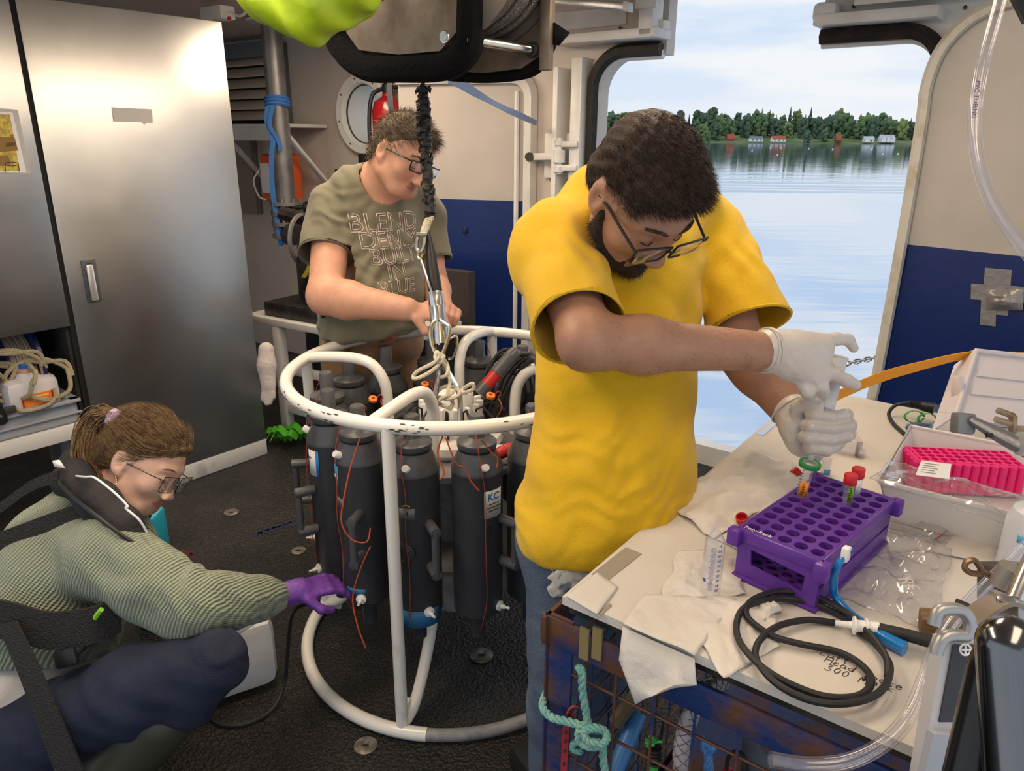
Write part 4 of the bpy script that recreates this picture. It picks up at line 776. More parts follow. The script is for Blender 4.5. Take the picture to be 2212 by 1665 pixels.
q = MB(); q.tube(spline([onc(x, y, o) for x, y, o in ((118, 838, .02), (120, 855, .03), (110, 870, .035), (85, 882, .035), (50, 888, .03), (30, 880, .02))], 5), .0075, 7); q.build('rope_end', RPM, rp_)
bp_ = onc(80, 915, -.075); bp_.z = .465
bt = thing('detergent_bottle', 'translucent white bottle with orange label and blue cap in the crate', 'bottle', bp_)
q = MB(); q.box(bp_+ZX*.085, (.19, .11, .17), (CDIR, CN, ZX), .03); q.lathe([(.05, .16), (.035, .185), (.025, .195)], bp_, n=16); q.build('bottle_body', mat('milky_plastic', (.62, .60, .62), .35), bt)
q = MB(); q.lathe([(.026, .185), (.03, .19), (.03, .205), (.024, .207)], bp_, n=18); q.build('neck_ring', mat('peach_plastic', (.62, .33, .22), .5), bt)
q = MB(); q.lathe([(.024, .205), (.024, .222), (.02, .226), (0, .226)], bp_, n=18); q.build('cap', mat('blue_cap', (.02, .12, .50), .4), bt)
q = MB(); q.box(bp_+CN*.056+ZX*.07-CDIR*.005, (.11, .002, .085), (CDIR, CN, ZX)); lb = q.build('label', mat('orange_label', (.80, .23, .03), .5), bt)
for k in (-1, 1): q = MB(); q.box(bp_+CN*.0572+ZX*.07-CDIR*(.005+k*.053), (.006, .002, .085), (CDIR, CN, ZX)); q.build('label_border', REDP, lb)
for k, w in ((.03, .07), (.017, .05), (-.02, .06)): q = MB(); q.box(bp_+CN*.0575+ZX*(.07+k)-CDIR*.01, (w, .001, .006), (CDIR, CN, ZX)); q.build('label_print', mat('label_yellow', (.85, .55, .20), .5), lb)
sp_ = cs(.95, .645, -.24)
SPO = thing('cable_reel', 'dark blue reel of pale cable standing in the cabinet bay', 'reel', sp_-ZX*.2)
BLR = mat('dark_blue_reel', (.012, .018, .11), .4)
q = MB(); q.lathe([(.03, -.055), (.19, -.055), (.19, -.04), (.03, -.04)], sp_, CDIR, 36); q.build('reel_flange', BLR, SPO); q = MB(); q.lathe([(.03, .05), (.15, .05), (.15, .06), (.03, .06)], sp_, CDIR, 36); q.build('reel_flange', BLR, SPO)
q = MB()
for i in range(8): q.ring(sp_+CDIR*(-.034+.0108*i), CDIR, .135+.004*(i % 2), .0056, 36, 6)
q.build('cable_winding', mat('pale_wound_cable', (.48, .40, .36), .4), SPO)
q = MB(); q.lathe([(.03, -.04), (.13, -.04), (.13, .05), (.03, .05)], sp_, CDIR, 30); q.build('reel_core', BLR, SPO)
ks = onc(15, 880, .0); KS = thing('buckle_strap', 'black buckle and strap hanging over the crate rim', 'strap', ks)
q = MB(); q.strip(spline([onc(x, y, .03) for x, y in ((-40, 880), (-10, 885), (10, 892), (15, 902), (0, 910), (-40, 905))], 4), ZX, .03, .004); q.build('webbing', BLK, KS); q = MB(); q.box(onc(22, 885, .03), (.04, .015, .03), (CDIR, CN, ZX), .006); q.build('buckle', mat('brown_buckle', (.05, .045, .04), .35), KS)
# ceiling junction box
jb = D(470, 30, 3.52); JB = thing('junction_box', 'white junction box with cable under the ceiling above the cabinet', 'box', jb)
q = MB(); q.box(jb, (.17, .08, .06), (AX*-1, BX, ZX), .006); q.build('housing', WHITE, JB); q = MB(); q.box(jb+V((.07, -.05, -.025)), (.02, .01, .012)); q.build('red_mark', REDP, JB)
q = MB(); q.tube(spline([jb+V((.08, -.05, 0)), jb+V((.13, -.08, -.02)), jb+V((.18, -.14, -.01)), jb+V((.22, -.20, .05))], 5), .006, 6); q.build('cable', NYL, JB)
# ================= back corner: louvre, pipe, valve, machine =================
def onb(x, y, o=0): return PL(x, y, BS(0, 0, -o), BX)
lv = onb(530, 175, .06); LV = thing('louvre_vent', 'wall louvre vent with slanted beige slats beside the cabinet', 'vent', lv)
ta, tb, ba, bb = onb(450, 90, .1), onb(562, 96, .1), onb(450, 262, .1), onb(580, 266, .1)
zt_, zb_ = tb.z, bb.z; w0, w1 = (onb(440, 150, .1)-L).dot(AX), (onb(592, 180, .1)-L).dot(AX)
DKG = mat('dark_slate_frame', (.13, .14, .16), .5); SLAT = mat('beige_slat', (.55, .47, .38), .5)
q = MB(); q.box(BS((w0+w1)/2, (zt_+zb_)/2, -.02), (w1-w0, .03, zt_-zb_), (AX, BX, ZX)); q.build('backing', mat('louvre_dark', (.02, .018, .016), .8), LV)
q = MB(); q.box(BS(w1, (zt_+zb_)/2, -.045), (.07, .09, zt_-zb_+.02), (AX, BX, ZX), .004); q.build('frame_side', DKG, LV); q = MB(); q.box(BS((w0+w1)/2, zt_-.03, -.07), (w1-w0, .14, .09), (AX, BX, ZX), .004); q.build('frame_top', DKG, LV)
for i in range(6):
    z = zb_+.05+(zt_-zb_-.14)*i/5; q = MB(); tl = (BX*-.75-ZX*.66).normalized(); q.box(BS((w0+w1)/2-.02, z, -.075), (w1-w0-.05, .085, .010), (AX, tl, tl.cross(AX)), .002); q.build('slat', SLAT, LV)
SBk = thing('wall_bracket', 'white painted steel bracket shelf under the louvre vent', 'shelf', onb(580, 280, .1))
z = onb(600, 272, .2).z; sL, sR = (onb(490, 280, .2)-L).dot(AX), (onb(655, 285, .2)-L).dot(AX)
q = MB(); q.box(BS((sL+sR)/2, z, -.16), (sR-sL, .30, .022), (AX, BX, ZX), .004); q.build('plate', WHITE, SBk); q = MB(); q.box(BS((sL+sR)/2, z-.045, -.30), (sR-sL, .012, .09), (AX, BX, ZX), .003); q.build('front_lip', WHITE, SBk)
for s_ in (sL+.1, sR-.05): q = MB(); a, b = BS(s_, z-.06, -.28), BS(s_+.02, z-.36, -.01); dd = (b-a); q.box((a+b)/2, (dd.length, .05, .02), (dd.normalized(), AX, dd.cross(AX).normalized()), .003); q.build('brace', WHITE, SBk)
PD_ = 4.45
pt, pb = YP(586, 70, PD_), YP(586, 70, PD_); pipx = lambda z: V((pt.x, pt.y, z))
PI = thing('standpipe', 'grey vertical standpipe with flanges in the back corner', 'pipe', pipx(.9))
GAL = mat('galvanised_pipe', (.25, .245, .24), .4, metal=.55, col2=(.16, .15, .145), nscale=10, cpos=(.35, .7))
def pz(y): return YP(600, y, PD_-.05).z
q = MB(); q.cyl(pipx(pz(440)), pipx(CEIL), .056, n=24); q.build('pipe', GAL, PI)
q = MB(); q.lathe([(.06, 0), (.13, .0), (.13, .012), (.06, .012)], pipx(CEIL-.02), n=24); q.build('ceiling_flange', WHITE, PI)
FL_ = mat('grey_flange', (.20, .19, .18), .5, metal=.4)
for y in (437, 458, 481, 508): q = MB(); q.lathe([(.03, 0), (.095, 0), (.095, .022), (.03, .022)], pipx(pz(y)-.02), n=24); q.build('flange', FL_, PI)
q = MB(); q.cyl(pipx(pz(512)), pipx(pz(437)), .070, n=20); q.build('valve_body', mat('black_valve', (.02, .022, .025), .4), PI)
for k in range(8): a = k*math.pi/4; q = MB(); q.cyl(pipx(pz(508))+V((math.cos(a)*.083, math.sin(a)*.083, -.02)), pipx(pz(437))+V((math.cos(a)*.083, math.sin(a)*.083, .02)), .008, n=6); q.build('stud', FL_, PI)
kb = pipx(pz(447))+RT*.14-V((0, .06, 0)); q = MB(); q.tube([kb-RT*.1, kb], .012, 8); q.tube([kb+V((0, .05, .0)), kb, kb+RT*.12-ZX*.03], .016, 8); q.lathe([(0, -.035), (.03, -.02), (.035, 0), (.03, .02), (0, .035)], kb, (1, 0, 0), 12); q.build('valve_handle', BLK, PI)
BSM = mat('blue_tie_strap', (.04, .16, .45), .55)
bst = thing('blue_tie_strap', 'bright blue tie strap knotted round the standpipe', 'strap', pipx(pz(220)))
q = MB()
for k in (-.018, 0, .016): q.ring(pipx(pz(220)+k), (.1*k, .2, 1), .060, .012, 24, 6)
q.build('knot_wrap', BSM, bst)
fr_ = V((0, -.075, 0)); q = MB(); q.strip(spline([pipx(pz(y))+fr_+RT*o for y, o in ((228, -.03), (260, -.045), (300, -.02), (330, -.035), (400, -.05), (470, -.04), (530, -.03))], 5), RT+ZX*.2, .03, .002); q.build('long_tail', BSM, bst)
q = MB(); q.strip(spline([pipx(pz(y))+fr_+RT*o-V((0, .01, 0)) for y, o in ((228, .0), (270, -.03), (300, .01), (325, .02))], 5), RT, .025, .002); q.build('short_tail', BSM, bst)
ob = onb(608, 385, .12); OB = thing('orange_case', 'orange wall case with white label behind the standpipe', 'case', ob)
q = MB(); q.box(ob, (.31, .12, .31), (AX, BX, ZX), .03); q.build('case_body', mat('orange_case', (.80, .12, .02), .4), OB); q = MB(); q.box(ob-BX*.062-AX*.09, (.09, .004, .19), (AX, BX, ZX)); q.build('label', LW, OB); q = MB(); q.tube(spline([ob-BX*.06-AX*.15+ZX*.05, ob-BX*.10-AX*.17-ZX*.02, ob-BX*.09-AX*.14-ZX*.12, ob-BX*.06-AX*.10-ZX*.14], 5), .006, 6); q.build('carry_handle', LW, OB)
gp = onb(525, 365, .03); q = MB(); q.box(gp, (.30, .05, .62), (AX, BX, ZX), .006); tag(q.build('wall_panel', mat('grey_brown_panel', (.26, .22, .19), .5)), 'grey brown wall panel between cabinet and orange case', 'panel')
# bench with the black pump
tz = YP(620, 700, 3.75).z
BE = thing('steel_bench', 'low white steel bench carrying the black pump', 'bench', V((-.95, 3.75, 0)))
b0, b1 = YP(556, 690, 3.70), YP(720, 722, 3.42)
ux = (b1-b0); ux.z = 0; wl_ = ux.length; ux.normalize(); uy = ZX.cross(ux); tz = (b0.z+b1.z)/2
q = MB(); q.box(b0+ux*(wl_/2+.15)+uy*.25+ZX*(tz-b0.z), (wl_+.5, .5, .035), (ux, uy, ZX), .004); q.build('bench_top', mat('white_bench', (.55, .53, .50), .5), BE)
for a in (.12, .62):
    for b in (.03, .46): p = b0+ux*a+uy*b; q = MB(); q.box(V((p.x, p.y, tz/2)), (.05, .05, tz-.02), (ux, uy, ZX), .004); q.build('leg', mat('white_bench', (.55, .53, .50), .5), BE)
for z in (.28, .62): q = MB(); q.box(V((b0.x, b0.y, 0))+ux*.37+uy*.03+ZX*tz*z, (.5, .03, .045), (ux, uy, ZX), .004); q.build('rail', mat('white_bench', (.55, .53, .50), .5), BE)
pm_ = V((b0.x, b0.y, tz+.02))+ux*.32+uy*.22
PM = thing('black_pump', 'greasy black pump under the standpipe valve', 'pump', pm_); GB = mat('greasy_black', (.014, .013, .013), .35, col2=(.03, .027, .025), nscale=20, bump=.3, bscale=40)
q = MB(); q.box(pm_+ZX*.035, (.62, .36, .07), (ux, uy, ZX), .008); q.build('base_plate', GB, PM); q = MB(); q.box(pm_+ZX*.20, (.28, .24, .26), (ux, uy, ZX), .05); q.build('housing', GB, PM)
q = MB(); q.lathe([(0, -.15), (.09, -.15), (.115, -.12), (.115, .10), (.08, .13), (0, .13)], pm_+ZX*.33+ux*.02, ux, 24); q.build('motor', GB, PM); q = MB(); q.ring(pm_-ux*.16+ZX*.38-uy*.02, ux+uy*.3, .12, .012, 28, 6); q.build('pipe_loop', GAL, PM)
q = MB(); q.cyl(pm_+ZX*.42, V((pt.x, pt.y, pz(508))), .06, .065, n=18); q.build('inlet', GB, PM)
q = MB(); q.tube(spline([pm_-ux*.32+ZX*.50, pm_-ux*.2+ZX*.48+uy*.02, pm_-ux*.05+ZX*.47, pm_+ux*.08+ZX*.46], 5), .035, 8); q.build('hose', GB, PM)
q = MB(); q.strip(spline([pm_+ux*.02+ZX*.40-uy*.13, pm_+ux*.03+ZX*.30-uy*.15, pm_-ux*.02+ZX*.22-uy*.16], 4), ux, .03, .004); q.build('yellow_tag', mat('dirty_yellow', (.32, .24, .02), .6), PM)
q = MB(); q.box(pm_-ux*.22+ZX*.46+uy*.03, (.17, .03, .022), (ux, uy, ZX), .004); q.build('yellow_bar', mat('dirty_yellow2', (.45, .33, .03), .6), PM)
q = MB(); q.box(pm_+ux*.02+ZX*.071-uy*.10, (.10, .025, .002), (ux, uy, ZX)); q.build('red_tag', mat('red_tag', (.45, .10, .08), .5), PM)
dk = V((b0.x, b0.y, 0))+uy*.57; q = MB(); q.box(dk+ux*.35+ZX*.45, (1.2, .06, .9), (ux, uy, ZX)); tag(q.build('dark_backboard', mat('dark_brown_board', (.035, .028, .024), .7)), 'dark brown board behind the black pump bench', 'board')
# hanging gloves, green strap heap
gl = D(578, 810, 3.35); GLV = SDF(.02)
GLV.chain([D(575, 755, 3.35), D(576, 790, 3.35), D(580, 830, 3.35)], [.035, .04, .035])
for k, (x, y) in enumerate(((568, 862), (576, 872), (584, 870), (591, 858))): GLV.chain([D(574+k*4, 825, 3.34), D(x, y, 3.34)], [.016, .012], .008)
tag(link('work_glove', GLV.mesh('work_glove', .008), mat('dirty_white_glove', (.50, .45, .42), .9, bump=.4, bscale=60), smooth=60), 'dirty white work glove hanging beside the cabinet door', 'glove')
gs = thing('green_strap', 'bunched bright green strap lying on the deck behind the frame', 'strap', ZP(608, 945, .0))
random.seed(5); GRS = mat('bright_green_webbing', (.08, .45, .02), .6)
for k in range(6):
    p = ZP(585+k*11, 952-2*k, .012+.02*(k % 3)); q = MB(); q.strip(spline([p+V((-.05, .0, 0)), p+V((-.02, .03, .05)), p+V((.03, 0, .03)), p+V((.06, -.02, .045)), p+V((.08, .02, .0))], 5), V((.1, 1, .4)), .045, .004); q.build('strap_fold', GRS, gs)
# fire extinguisher
ex = onb(840, 250, .12); EX = thing('fire_extinguisher', 'red fire extinguisher hanging behind the man in olive', 'extinguisher', ex-ZX*.45)
RX = mat('extinguisher_red', (.40, .012, .015), .25, coat=.4)
zt_ = onb(838, 212, .12).z; xc = V((ex.x, ex.y, 0))
q = MB(); q.lathe([(0, -.55), (.09, -.55), (.095, -.5), (.095, -.07), (.08, -.02), (.035, .01), (.03, .03)], xc+ZX*zt_, n=28); q.build('cylinder', RX, EX)
q = MB(); q.lathe([(.032, .0), (.032, .05), (.02, .06), (0, .06)], xc+ZX*(zt_+.02), n=14); q.build('valve', BLK, EX)
q = MB(); q.tube([xc+ZX*(zt_+.05)-RT*.02, xc+ZX*(zt_+.13)+RT*.10], .012, 8, flat=.6); q.build('lever', REDP, EX); q = MB(); q.tube(spline([xc+ZX*(zt_+.06)+RT*.02, xc+ZX*(zt_+.05)+RT*.09, xc+ZX*(zt_+.0)+RT*.11], 5), .010, 8); q.build('carry_handle', BLK, EX)
q = MB(); q.tube(spline([xc+ZX*(zt_+.05)-RT*.03, xc+ZX*(zt_+.0)-RT*.09-V((0, .03, 0)), xc+ZX*(zt_-.2)-RT*.11-V((0, .03, 0)), xc+ZX*(zt_-.45)-RT*.09-V((0, .03, 0))], 5), .012, 8); q.build('hose', RUB, EX)
q = MB(); q.grid(lambda u, v: xc+ZX*(zt_-.12-.16*v)+V((math.cos(-2.25+u*.9), math.sin(-2.25+u*.9), 0))*.0958, 8, 2); q.build('label', mat('extinguisher_label', (.42, .10, .10), .5), EX)
q = MB(); q.box(onb(787, 350, .05), (.05, .06, .10), (AX, BX, ZX), .01); tag(q.build('wall_clip', BLK), 'small black wall clip behind the neck of the man in olive', 'clip')
q = MB(); q.box(onb(745, 377, .05), (.11, .08, .07), (AX, BX, ZX), .01); tag(q.build('wall_block', mat('dark_grey_block', (.05, .05, .05), .6)), 'small dark grey block on the wall above the olive shoulder', 'block')
q = MB(); q.box(onb(870, 235, .02), (.10, .03, .9), (AX, BX, ZX), .004); struct(q.build('trim_10', WALLM))
# ================= people =================
def cv(a, b, c): return (RT*a+UP*b-FW*c).normalized()               # right, up, towards the viewer
def head_frame(O, f, u):
    f = V(f).normalized(); u = (V(u)-f*V(u).dot(f)).normalized(); l = u.cross(f)
    return (lambda x, y, z: V(O)+l*x+f*y+u*z), l, f, u
def add_head(s, H, ax, jaw=1.0, nose=1.0, ears=True):
    l, f, u = ax; A = (l, f, u)
    s.e(H(0, -.012, .020), (.076, .096, .088), A); s.e(H(0, .018, -.01), (.070, .072, .085), A)
    s.e(H(0, .042, -.052), (.057*jaw, .050, .068), A, .03); s.e(H(0, .066, -.104), (.030*jaw, .022, .020), A, .03)
    for k in (-1, 1):
        s.e(H(.040*k, .060, -.040), (.026, .024, .024), A, .02); s.c(H(.012*k, .088, .016), H(.042*k, .074, .014), .0105, .009, .012)
        s.c(H(.058*k, .012, -.072), H(.034*k, .060, -.100), .018*jaw, .018, .03)
        s.e(H(.031*k, .097, -.008), (.017, .012, .012), A, .010, True)
        s.e(H(.031*k, .0815, -.009), (.0125, .0115, .0115), A, .004)
        s.e(H(.013*k, .106, -.052), (.008, .009, .007), A, .008)
        if ears:
            s.e(H(.080*k, -.010, -.018), (.0105, .021, .034), (l, (f+u*.15).normalized(), (u-f*.15).normalized()), .008); s.e(H(.088*k, -.004, -.016), (.006, .010, .018), A, .005, True); s.e(H(.077*k, .004, -.045), (.006, .008, .010), A, .008)
    s.c(H(0, .092, -.004), H(0, .112*(.5+.5*nose), -.046), .0085, .0125*nose, .014)
    s.c(H(-.020, .082, -.080), H(.020, .082, -.080), .0075, .0075, .010); s.c(H(-.016, .083, -.073), H(.016, .083, -.073), .006, .006, .008); s.c(H(-.024, .090, -.0765), H(.024, .090, -.0765), .0022, .0022, .004, True)
def strands(name, base, nrm, comb, ln, w, material, parent, n, stick=.6, curl=.3, seed=1, droop=0):
    r = np.random.default_rng(seed); i = r.integers(0, len(base), n); B = base[i]; N = nrm[i]; Cb = np.array([list(comb)]) if np.ndim(comb) < 2 else comb[i]
    d = N*stick+Cb*(1-stick)+r.normal(0, curl, (n, 3)); d /= np.linalg.norm(d, axis=1)[:, None]; L_ = ln*(.55+.6*r.random(n))[:, None]
    sd = np.cross(d, r.normal(0, 1, (n, 3))); sd /= np.linalg.norm(sd, axis=1)[:, None]
    mid = B+d*L_*.5; tip = B+d*L_+Cb*L_*.25-np.array([[0, 0, 1]])*droop*L_; B = B-N*.003
    v = np.stack([B-sd*w, B+sd*w, mid+sd*w*.8, mid-sd*w*.8, tip], 1).reshape(-1, 3); o = np.arange(n)[:, None]*5
    fs = [tuple(x) for x in (o+np.array([[0, 1, 2, 3]])).tolist()]+[tuple(x) for x in (o+np.array([[3, 2, 4]])).tolist()]
    me = bpy.data.meshes.new(name); me.from_pydata(v.tolist(), [], fs); me.update(); o_ = link(name, me, material, parent, smooth=False); o_['kind'] = 'stuff'; return o_
def mesh_np(o):
    me = o.data; n = len(me.vertices); a = np.empty(n*3); b = np.empty(n*3); me.vertices.foreach_get('co', a); me.vertices.foreach_get('normal', b); return a.reshape(-1, 3), b.reshape(-1, 3)
SKIN = lambda name, c, c2: mat(name, c, .48, col2=c2, nscale=26, cpos=(.35, .7), bump=.12, bscale=260, sss=.06)
SK1 = SKIN('tanned_skin', (.34, .175, .110), (.40, .215, .140)); SK2 = SKIN('ruddy_skin', (.52, .26, .165), (.58, .31, .205)); SK3 = SKIN('fair_skin', (.60, .36, .27), (.64, .42, .33))
LATEX = mat('white_latex', (.58, .545, .50), .32, col2=(.52, .465, .415), nscale=18, cpos=(.4, .7), bump=.25, bscale=55, sss=.05)
def glasses(parent, H, ax, material, w=.028, hgt=.018, wire=.0016, lens=None, y=.108, z=-.008, back=.0):
    l, f, u = ax; g = MB()
    for k in (-1, 1):
        c = H((w+.006)*k, y, z); pts = [c+l*(w*sx)+u*(hgt*sz)-f*(.006*abs(sx)*(1 if sx*k > 0 else 0)) for sx, sz in ((-1, .8), (-.85, 1), (.85, 1), (1, .8), (.9, -.7), (.6, -1), (-.6, -1), (-.9, -.7))]
        g.tube(spline(pts, 3, True), wire, 6, closed=True)
        g.tube(spline([H((w*2+.006)*k, y-.004, z+.012), H(.074*k, y-.03, z+.010), H(.080*k, .02, z+.004), H(.081*k, -.012+back, z-.004)], 5), wire*1.15, 6)
    g.tube(spline([H(-.008, y, z+.006), H(0, y+.004, z+.010), H(.008, y, z+.006)], 4), wire, 6); o = g.build('glasses', material, parent)
    for k in (-1, 1):
        c = H((w+.006)*k, y, z); q = MB(); q.add([c+l*(w*sx)+u*(hgt*sz) for sx, sz in ((-1, .8), (-.85, 1), (.85, 1), (1, .8), (.9, -.7), (.6, -1), (-.6, -1), (-.9, -.7))], [tuple(range(8))]); q.build('lens', lens or clear('spectacle_lens', (.97, .97, .97), .03, .04), o, solid=.001)
    return o
def lips_lashes(parent, H, col):
    q = MB(); q.tube(spline([H(-.022, .086, -.0765), H(-.008, .0935, -.072), H(0, .0925, -.0735), H(.008, .0935, -.072), H(.022, .086, -.0765)], 4), .0032, 6); q.tube(spline([H(-.020, .086, -.079), H(0, .0925, -.084), H(.020, .086, -.079)], 4), .0038, 6); q.build('lips', mat('lips_'+parent.name, col, .45), parent)
    q = MB()
    for k in (-1, 1): q.tube(spline([H(.020*k, .0905, -.013), H(.031*k, .0945, -.016), H(.043*k, .0875, -.013)], 4), .0010, 5)
    q.build('eyelashes', mat('dark_lash', (.02, .015, .012), .7), parent)
def cut_faces(o, fn):                                                 # drop faces whose centre answers True
    bm = bmesh.new(); bm.from_mesh(o.data); bmesh.ops.delete(bm, geom=[f for f in bm.faces if fn(f.calc_center_median())], context='FACES'); bm.to_mesh(o.data); bm.free()
# ---------- man in the yellow shirt ----------
Y1 = thing('person', 'man in a yellow t-shirt and white gloves bending over the bench', 'person', V((.13, 1.33, 0)))
Hf, Hl, Hff, Hu = head_frame(D(1394, 408, 1.225), cv(.33, -.90, .22), cv(.33, .30, .88)); HA = (Hl, Hff, Hu)
bf = V((.5, -.87, 0)).normalized(); bl = ZX.cross(bf); BA = (bl, bf, ZX)                 # forward, left
RS, LS = D(1200, 528, 1.37), D(1533, 505, 1.60); RE, LE = D(1268, 738, 1.165), D(1605, 765, 1.50); RWr, LWr = D(1672, 760, 1.27), D(1722, 905, 1.385)
b1 = SDF(.03); add_head(b1, Hf, HA)
NB1 = D(1385, 470, 1.47)
b1.c(Hf(0, -.03, -.06), NB1, .056, .062, .03); b1.c(NB1, D(1385, 560, 1.50), .07, .09); b1.chain([RS, NB1, LS], [.05, .06, .05]); b1.c(D(1385, 560, 1.50), D(1330, 1000, 1.46), .10, .11)
def arm(s, S_, E_, W_, r=(.060, .047, .052, .033)):
    m_ = E_.lerp(W_, .28); s.c(S_, E_, r[0], r[1]); s.c(E_, m_, r[1], r[2]); s.c(m_, W_, r[2], r[3])
arm(b1, RS, RE, RWr, (.058, .042, .0435, .0325)); arm(b1, LS, LE, LWr, (.058, .044, .044, .034))
Y1B = link('body', b1.mesh('body', .004), SK1, Y1, smooth=60)
# t-shirt
s1 = SDF(.045)
for x, y, d, r in ((1348, 560, 1.485, (.185, .125, .15)), (1340, 700, 1.475, (.178, .125, .20)), (1333, 860, 1.455, (.176, .132, .20)), (1320, 1020, 1.44, (.180, .140, .16)), (1312, 1130, 1.43, (.186, .147, .14))): (lambda c: s1.e(c-AX*(max(0, (c-V((.078, .945, 0))).dot(AX)+.112) if y > 1000 else 0), r, BA))(D(x, y, d))
s1.chain([RS, D(1300, 445, 1.45), D(1385, 455, 1.49), D(1470, 445, 1.54), LS], [.066, .072, .075, .068, .064])
RSl, LSl = D(1238, 672, 1.245), D(1612, 655, 1.515)
s1.c(RS, RSl+(RE-RS).normalized()*.075, .075, .080, .03); s1.c(LS, LSl+(LE-LS).normalized()*.075, .074, .081, .03)
s1.c(RS, D(1172, 580, 1.36), .066, .06, .04)
rd, ld = (RE-RS).normalized(), (LE-LS).normalized()
s1.half(D(1250, 1206, 1.35), (0, -.10, -1), .004)
def folds1(P):
    g = np.zeros(len(P)); c = np.array(D(1340, 700, 1.40))
    g += fold(P+.02*np.sin(P[:, [2, 0, 1]]*9), c, (.95, .25, .12), .105, .0042)*np.clip((1.33-P[:, 2])*4, 0, 1)*np.clip((P[:, 2]-.80)*5, .25, 1)
    g += fold(P+.02*np.sin(P[:, [1, 2, 0]]*11), c, (.75, .1, -.6), .09, .0022)*np.clip((P[:, 2]-.72)*4, 0, 1)
    g += fold(P, D(1240, 580, 1.28), (.65, .2, .7), .06, .0035, .13)+fold(P, D(1600, 580, 1.5), (.7, .1, .6), .06, .0035, .12)+fold(P, D(1330, 540, 1.36), (.8, 0, .6), .07, .003, .14)
    g += fold(P, D(1300, 1130, 1.32), (.1, .1, 1), .045, .0030, .2)+fold(P, D(1380, 1100, 1.35), (-.6, .1, .8), .035, .003, .14)+.002*np.sin(P[:, 0]*70+np.sin(P[:, 2]*40)*1.5)
    g += .003*np.sin(P[:, 2]*48+np.sin(P[:, 0]*22)*2.2)*np.exp(-((P[:, 2]-.85)/.12)**2)
    return g
me = s1.mesh('t_shirt', .0045, folds1)
YEL = mat('yellow_cotton', (.70, .43, .003), .85, col2=(.65, .385, .003), nscale=12, cpos=(.4, .7), bump=.25, bscale=420, sheen=.15)
sh_ = link('t_shirt', me, YEL, Y1, smooth=75)
def neck_open(c): return (c-D(1385, 442, 1.44)).length < .075 and (c-D(1385, 442, 1.44)).dot(V((0, -.5, .87))) > -.01
offax = lambda c, o, d: ((c-o)-d*(c-o).dot(d)).length
cut_faces(sh_, lambda c: .045 < (c-RSl).dot(rd) < .22 and offax(c, RSl, rd) < .096 or .045 < (c-LSl).dot(ld) < .22 and offax(c, LSl, ld) < .095 or neck_open(c))
m_ = sh_.modifiers.new('thickness', 'SOLIDIFY'); m_.thickness = .0035; m_.offset = -1
for nm, c, dd, r in (('sleeve_hem', RSl, rd, .0800), ('sleeve_hem', LSl, ld, .0800)):
    q = MB(); q.ring(c+dd*.045, dd, r-.002, .003, 40, 6); q.build(nm, YEL, sh_)
# jeans and shoes
j1 = SDF(.04); hipc = D(1312, 1180, 1.43); hipc.z = .80
hr, hl = hipc-bl*.085, hipc+bl*.085
for hp_, fx in ((hr, -.02), (hl, .05)):
    kn = V((hp_.x+bf.x*.03+fx*.3, hp_.y+bf.y*.03, .46)); an = V((hp_.x+fx*.5, hp_.y, .08)); _kc = ZP(1182, 1328, .835)
    hp_, kn, an = [p-AX*max(0, (p-_kc).dot(AX)+r_+.012) for p, r_ in ((hp_, .088), (kn, .074), (an, .062))]; j1.chain([hp_, kn, an], [.088, .074, .062])
hipq = hipc-AX*max(0, (hipc-_kc).dot(AX)+.115); j1.e(hipq+ZX*.02, (.150, .108, .13), BA)
JN = mat('faded_denim', (.055, .085, .135), .9, col2=(.13, .17, .22), nscale=9, cpos=(.4, .75), bump=.4, bscale=300)
link('jeans', j1.mesh('jeans', .007, lambda P: fold(P, hr, (.3, .2, .9), .05, .0012)+.002*np.sin(P[:, 0]*60+P[:, 2]*25)), JN, Y1, smooth=60)
from mathutils.bvhtree import BVHTree
rip = D(1215, 1240, 1.30); q = MB(); random.seed(2); jo_ = [o for o in Y1.children if o.name.startswith('jeans')][0]; bj = BVHTree.FromPolygons([v.co[:] for v in jo_.data.vertices], [p.vertices[:] for p in jo_.data.polygons])
def onj(x, y):
    r_ = ray(x, y).normalized(); h_ = bj.ray_cast(CAM, r_); return (h_[0] if h_[0] else D(x, y, 1.36))-r_*.003
q.grid(lambda u, v: onj(1188+u*80+6*math.sin(v*13)+3*math.sin(v*31), 1224+v*58+9*math.sin(u*9)+4*math.sin(v*7+u*20)), 16, 10); q.build('torn_patch', mat('pale_frayed_denim', (.56, .53, .48), .95, col2=(.16, .18, .21), nscale=30, cpos=(.52, .66)), Y1, solid=.003)
for k in range(2): p = V((hr if k == 0 else hl)); p = p-AX*max(0, (p+bf*.2-_kc).dot(AX)+.09); q = MB(); q.box(V((p.x, p.y, .045))+bf*.06, (.10, .27, .09), (bl, bf, ZX), .035); q.build('shoe', RUB, Y1)
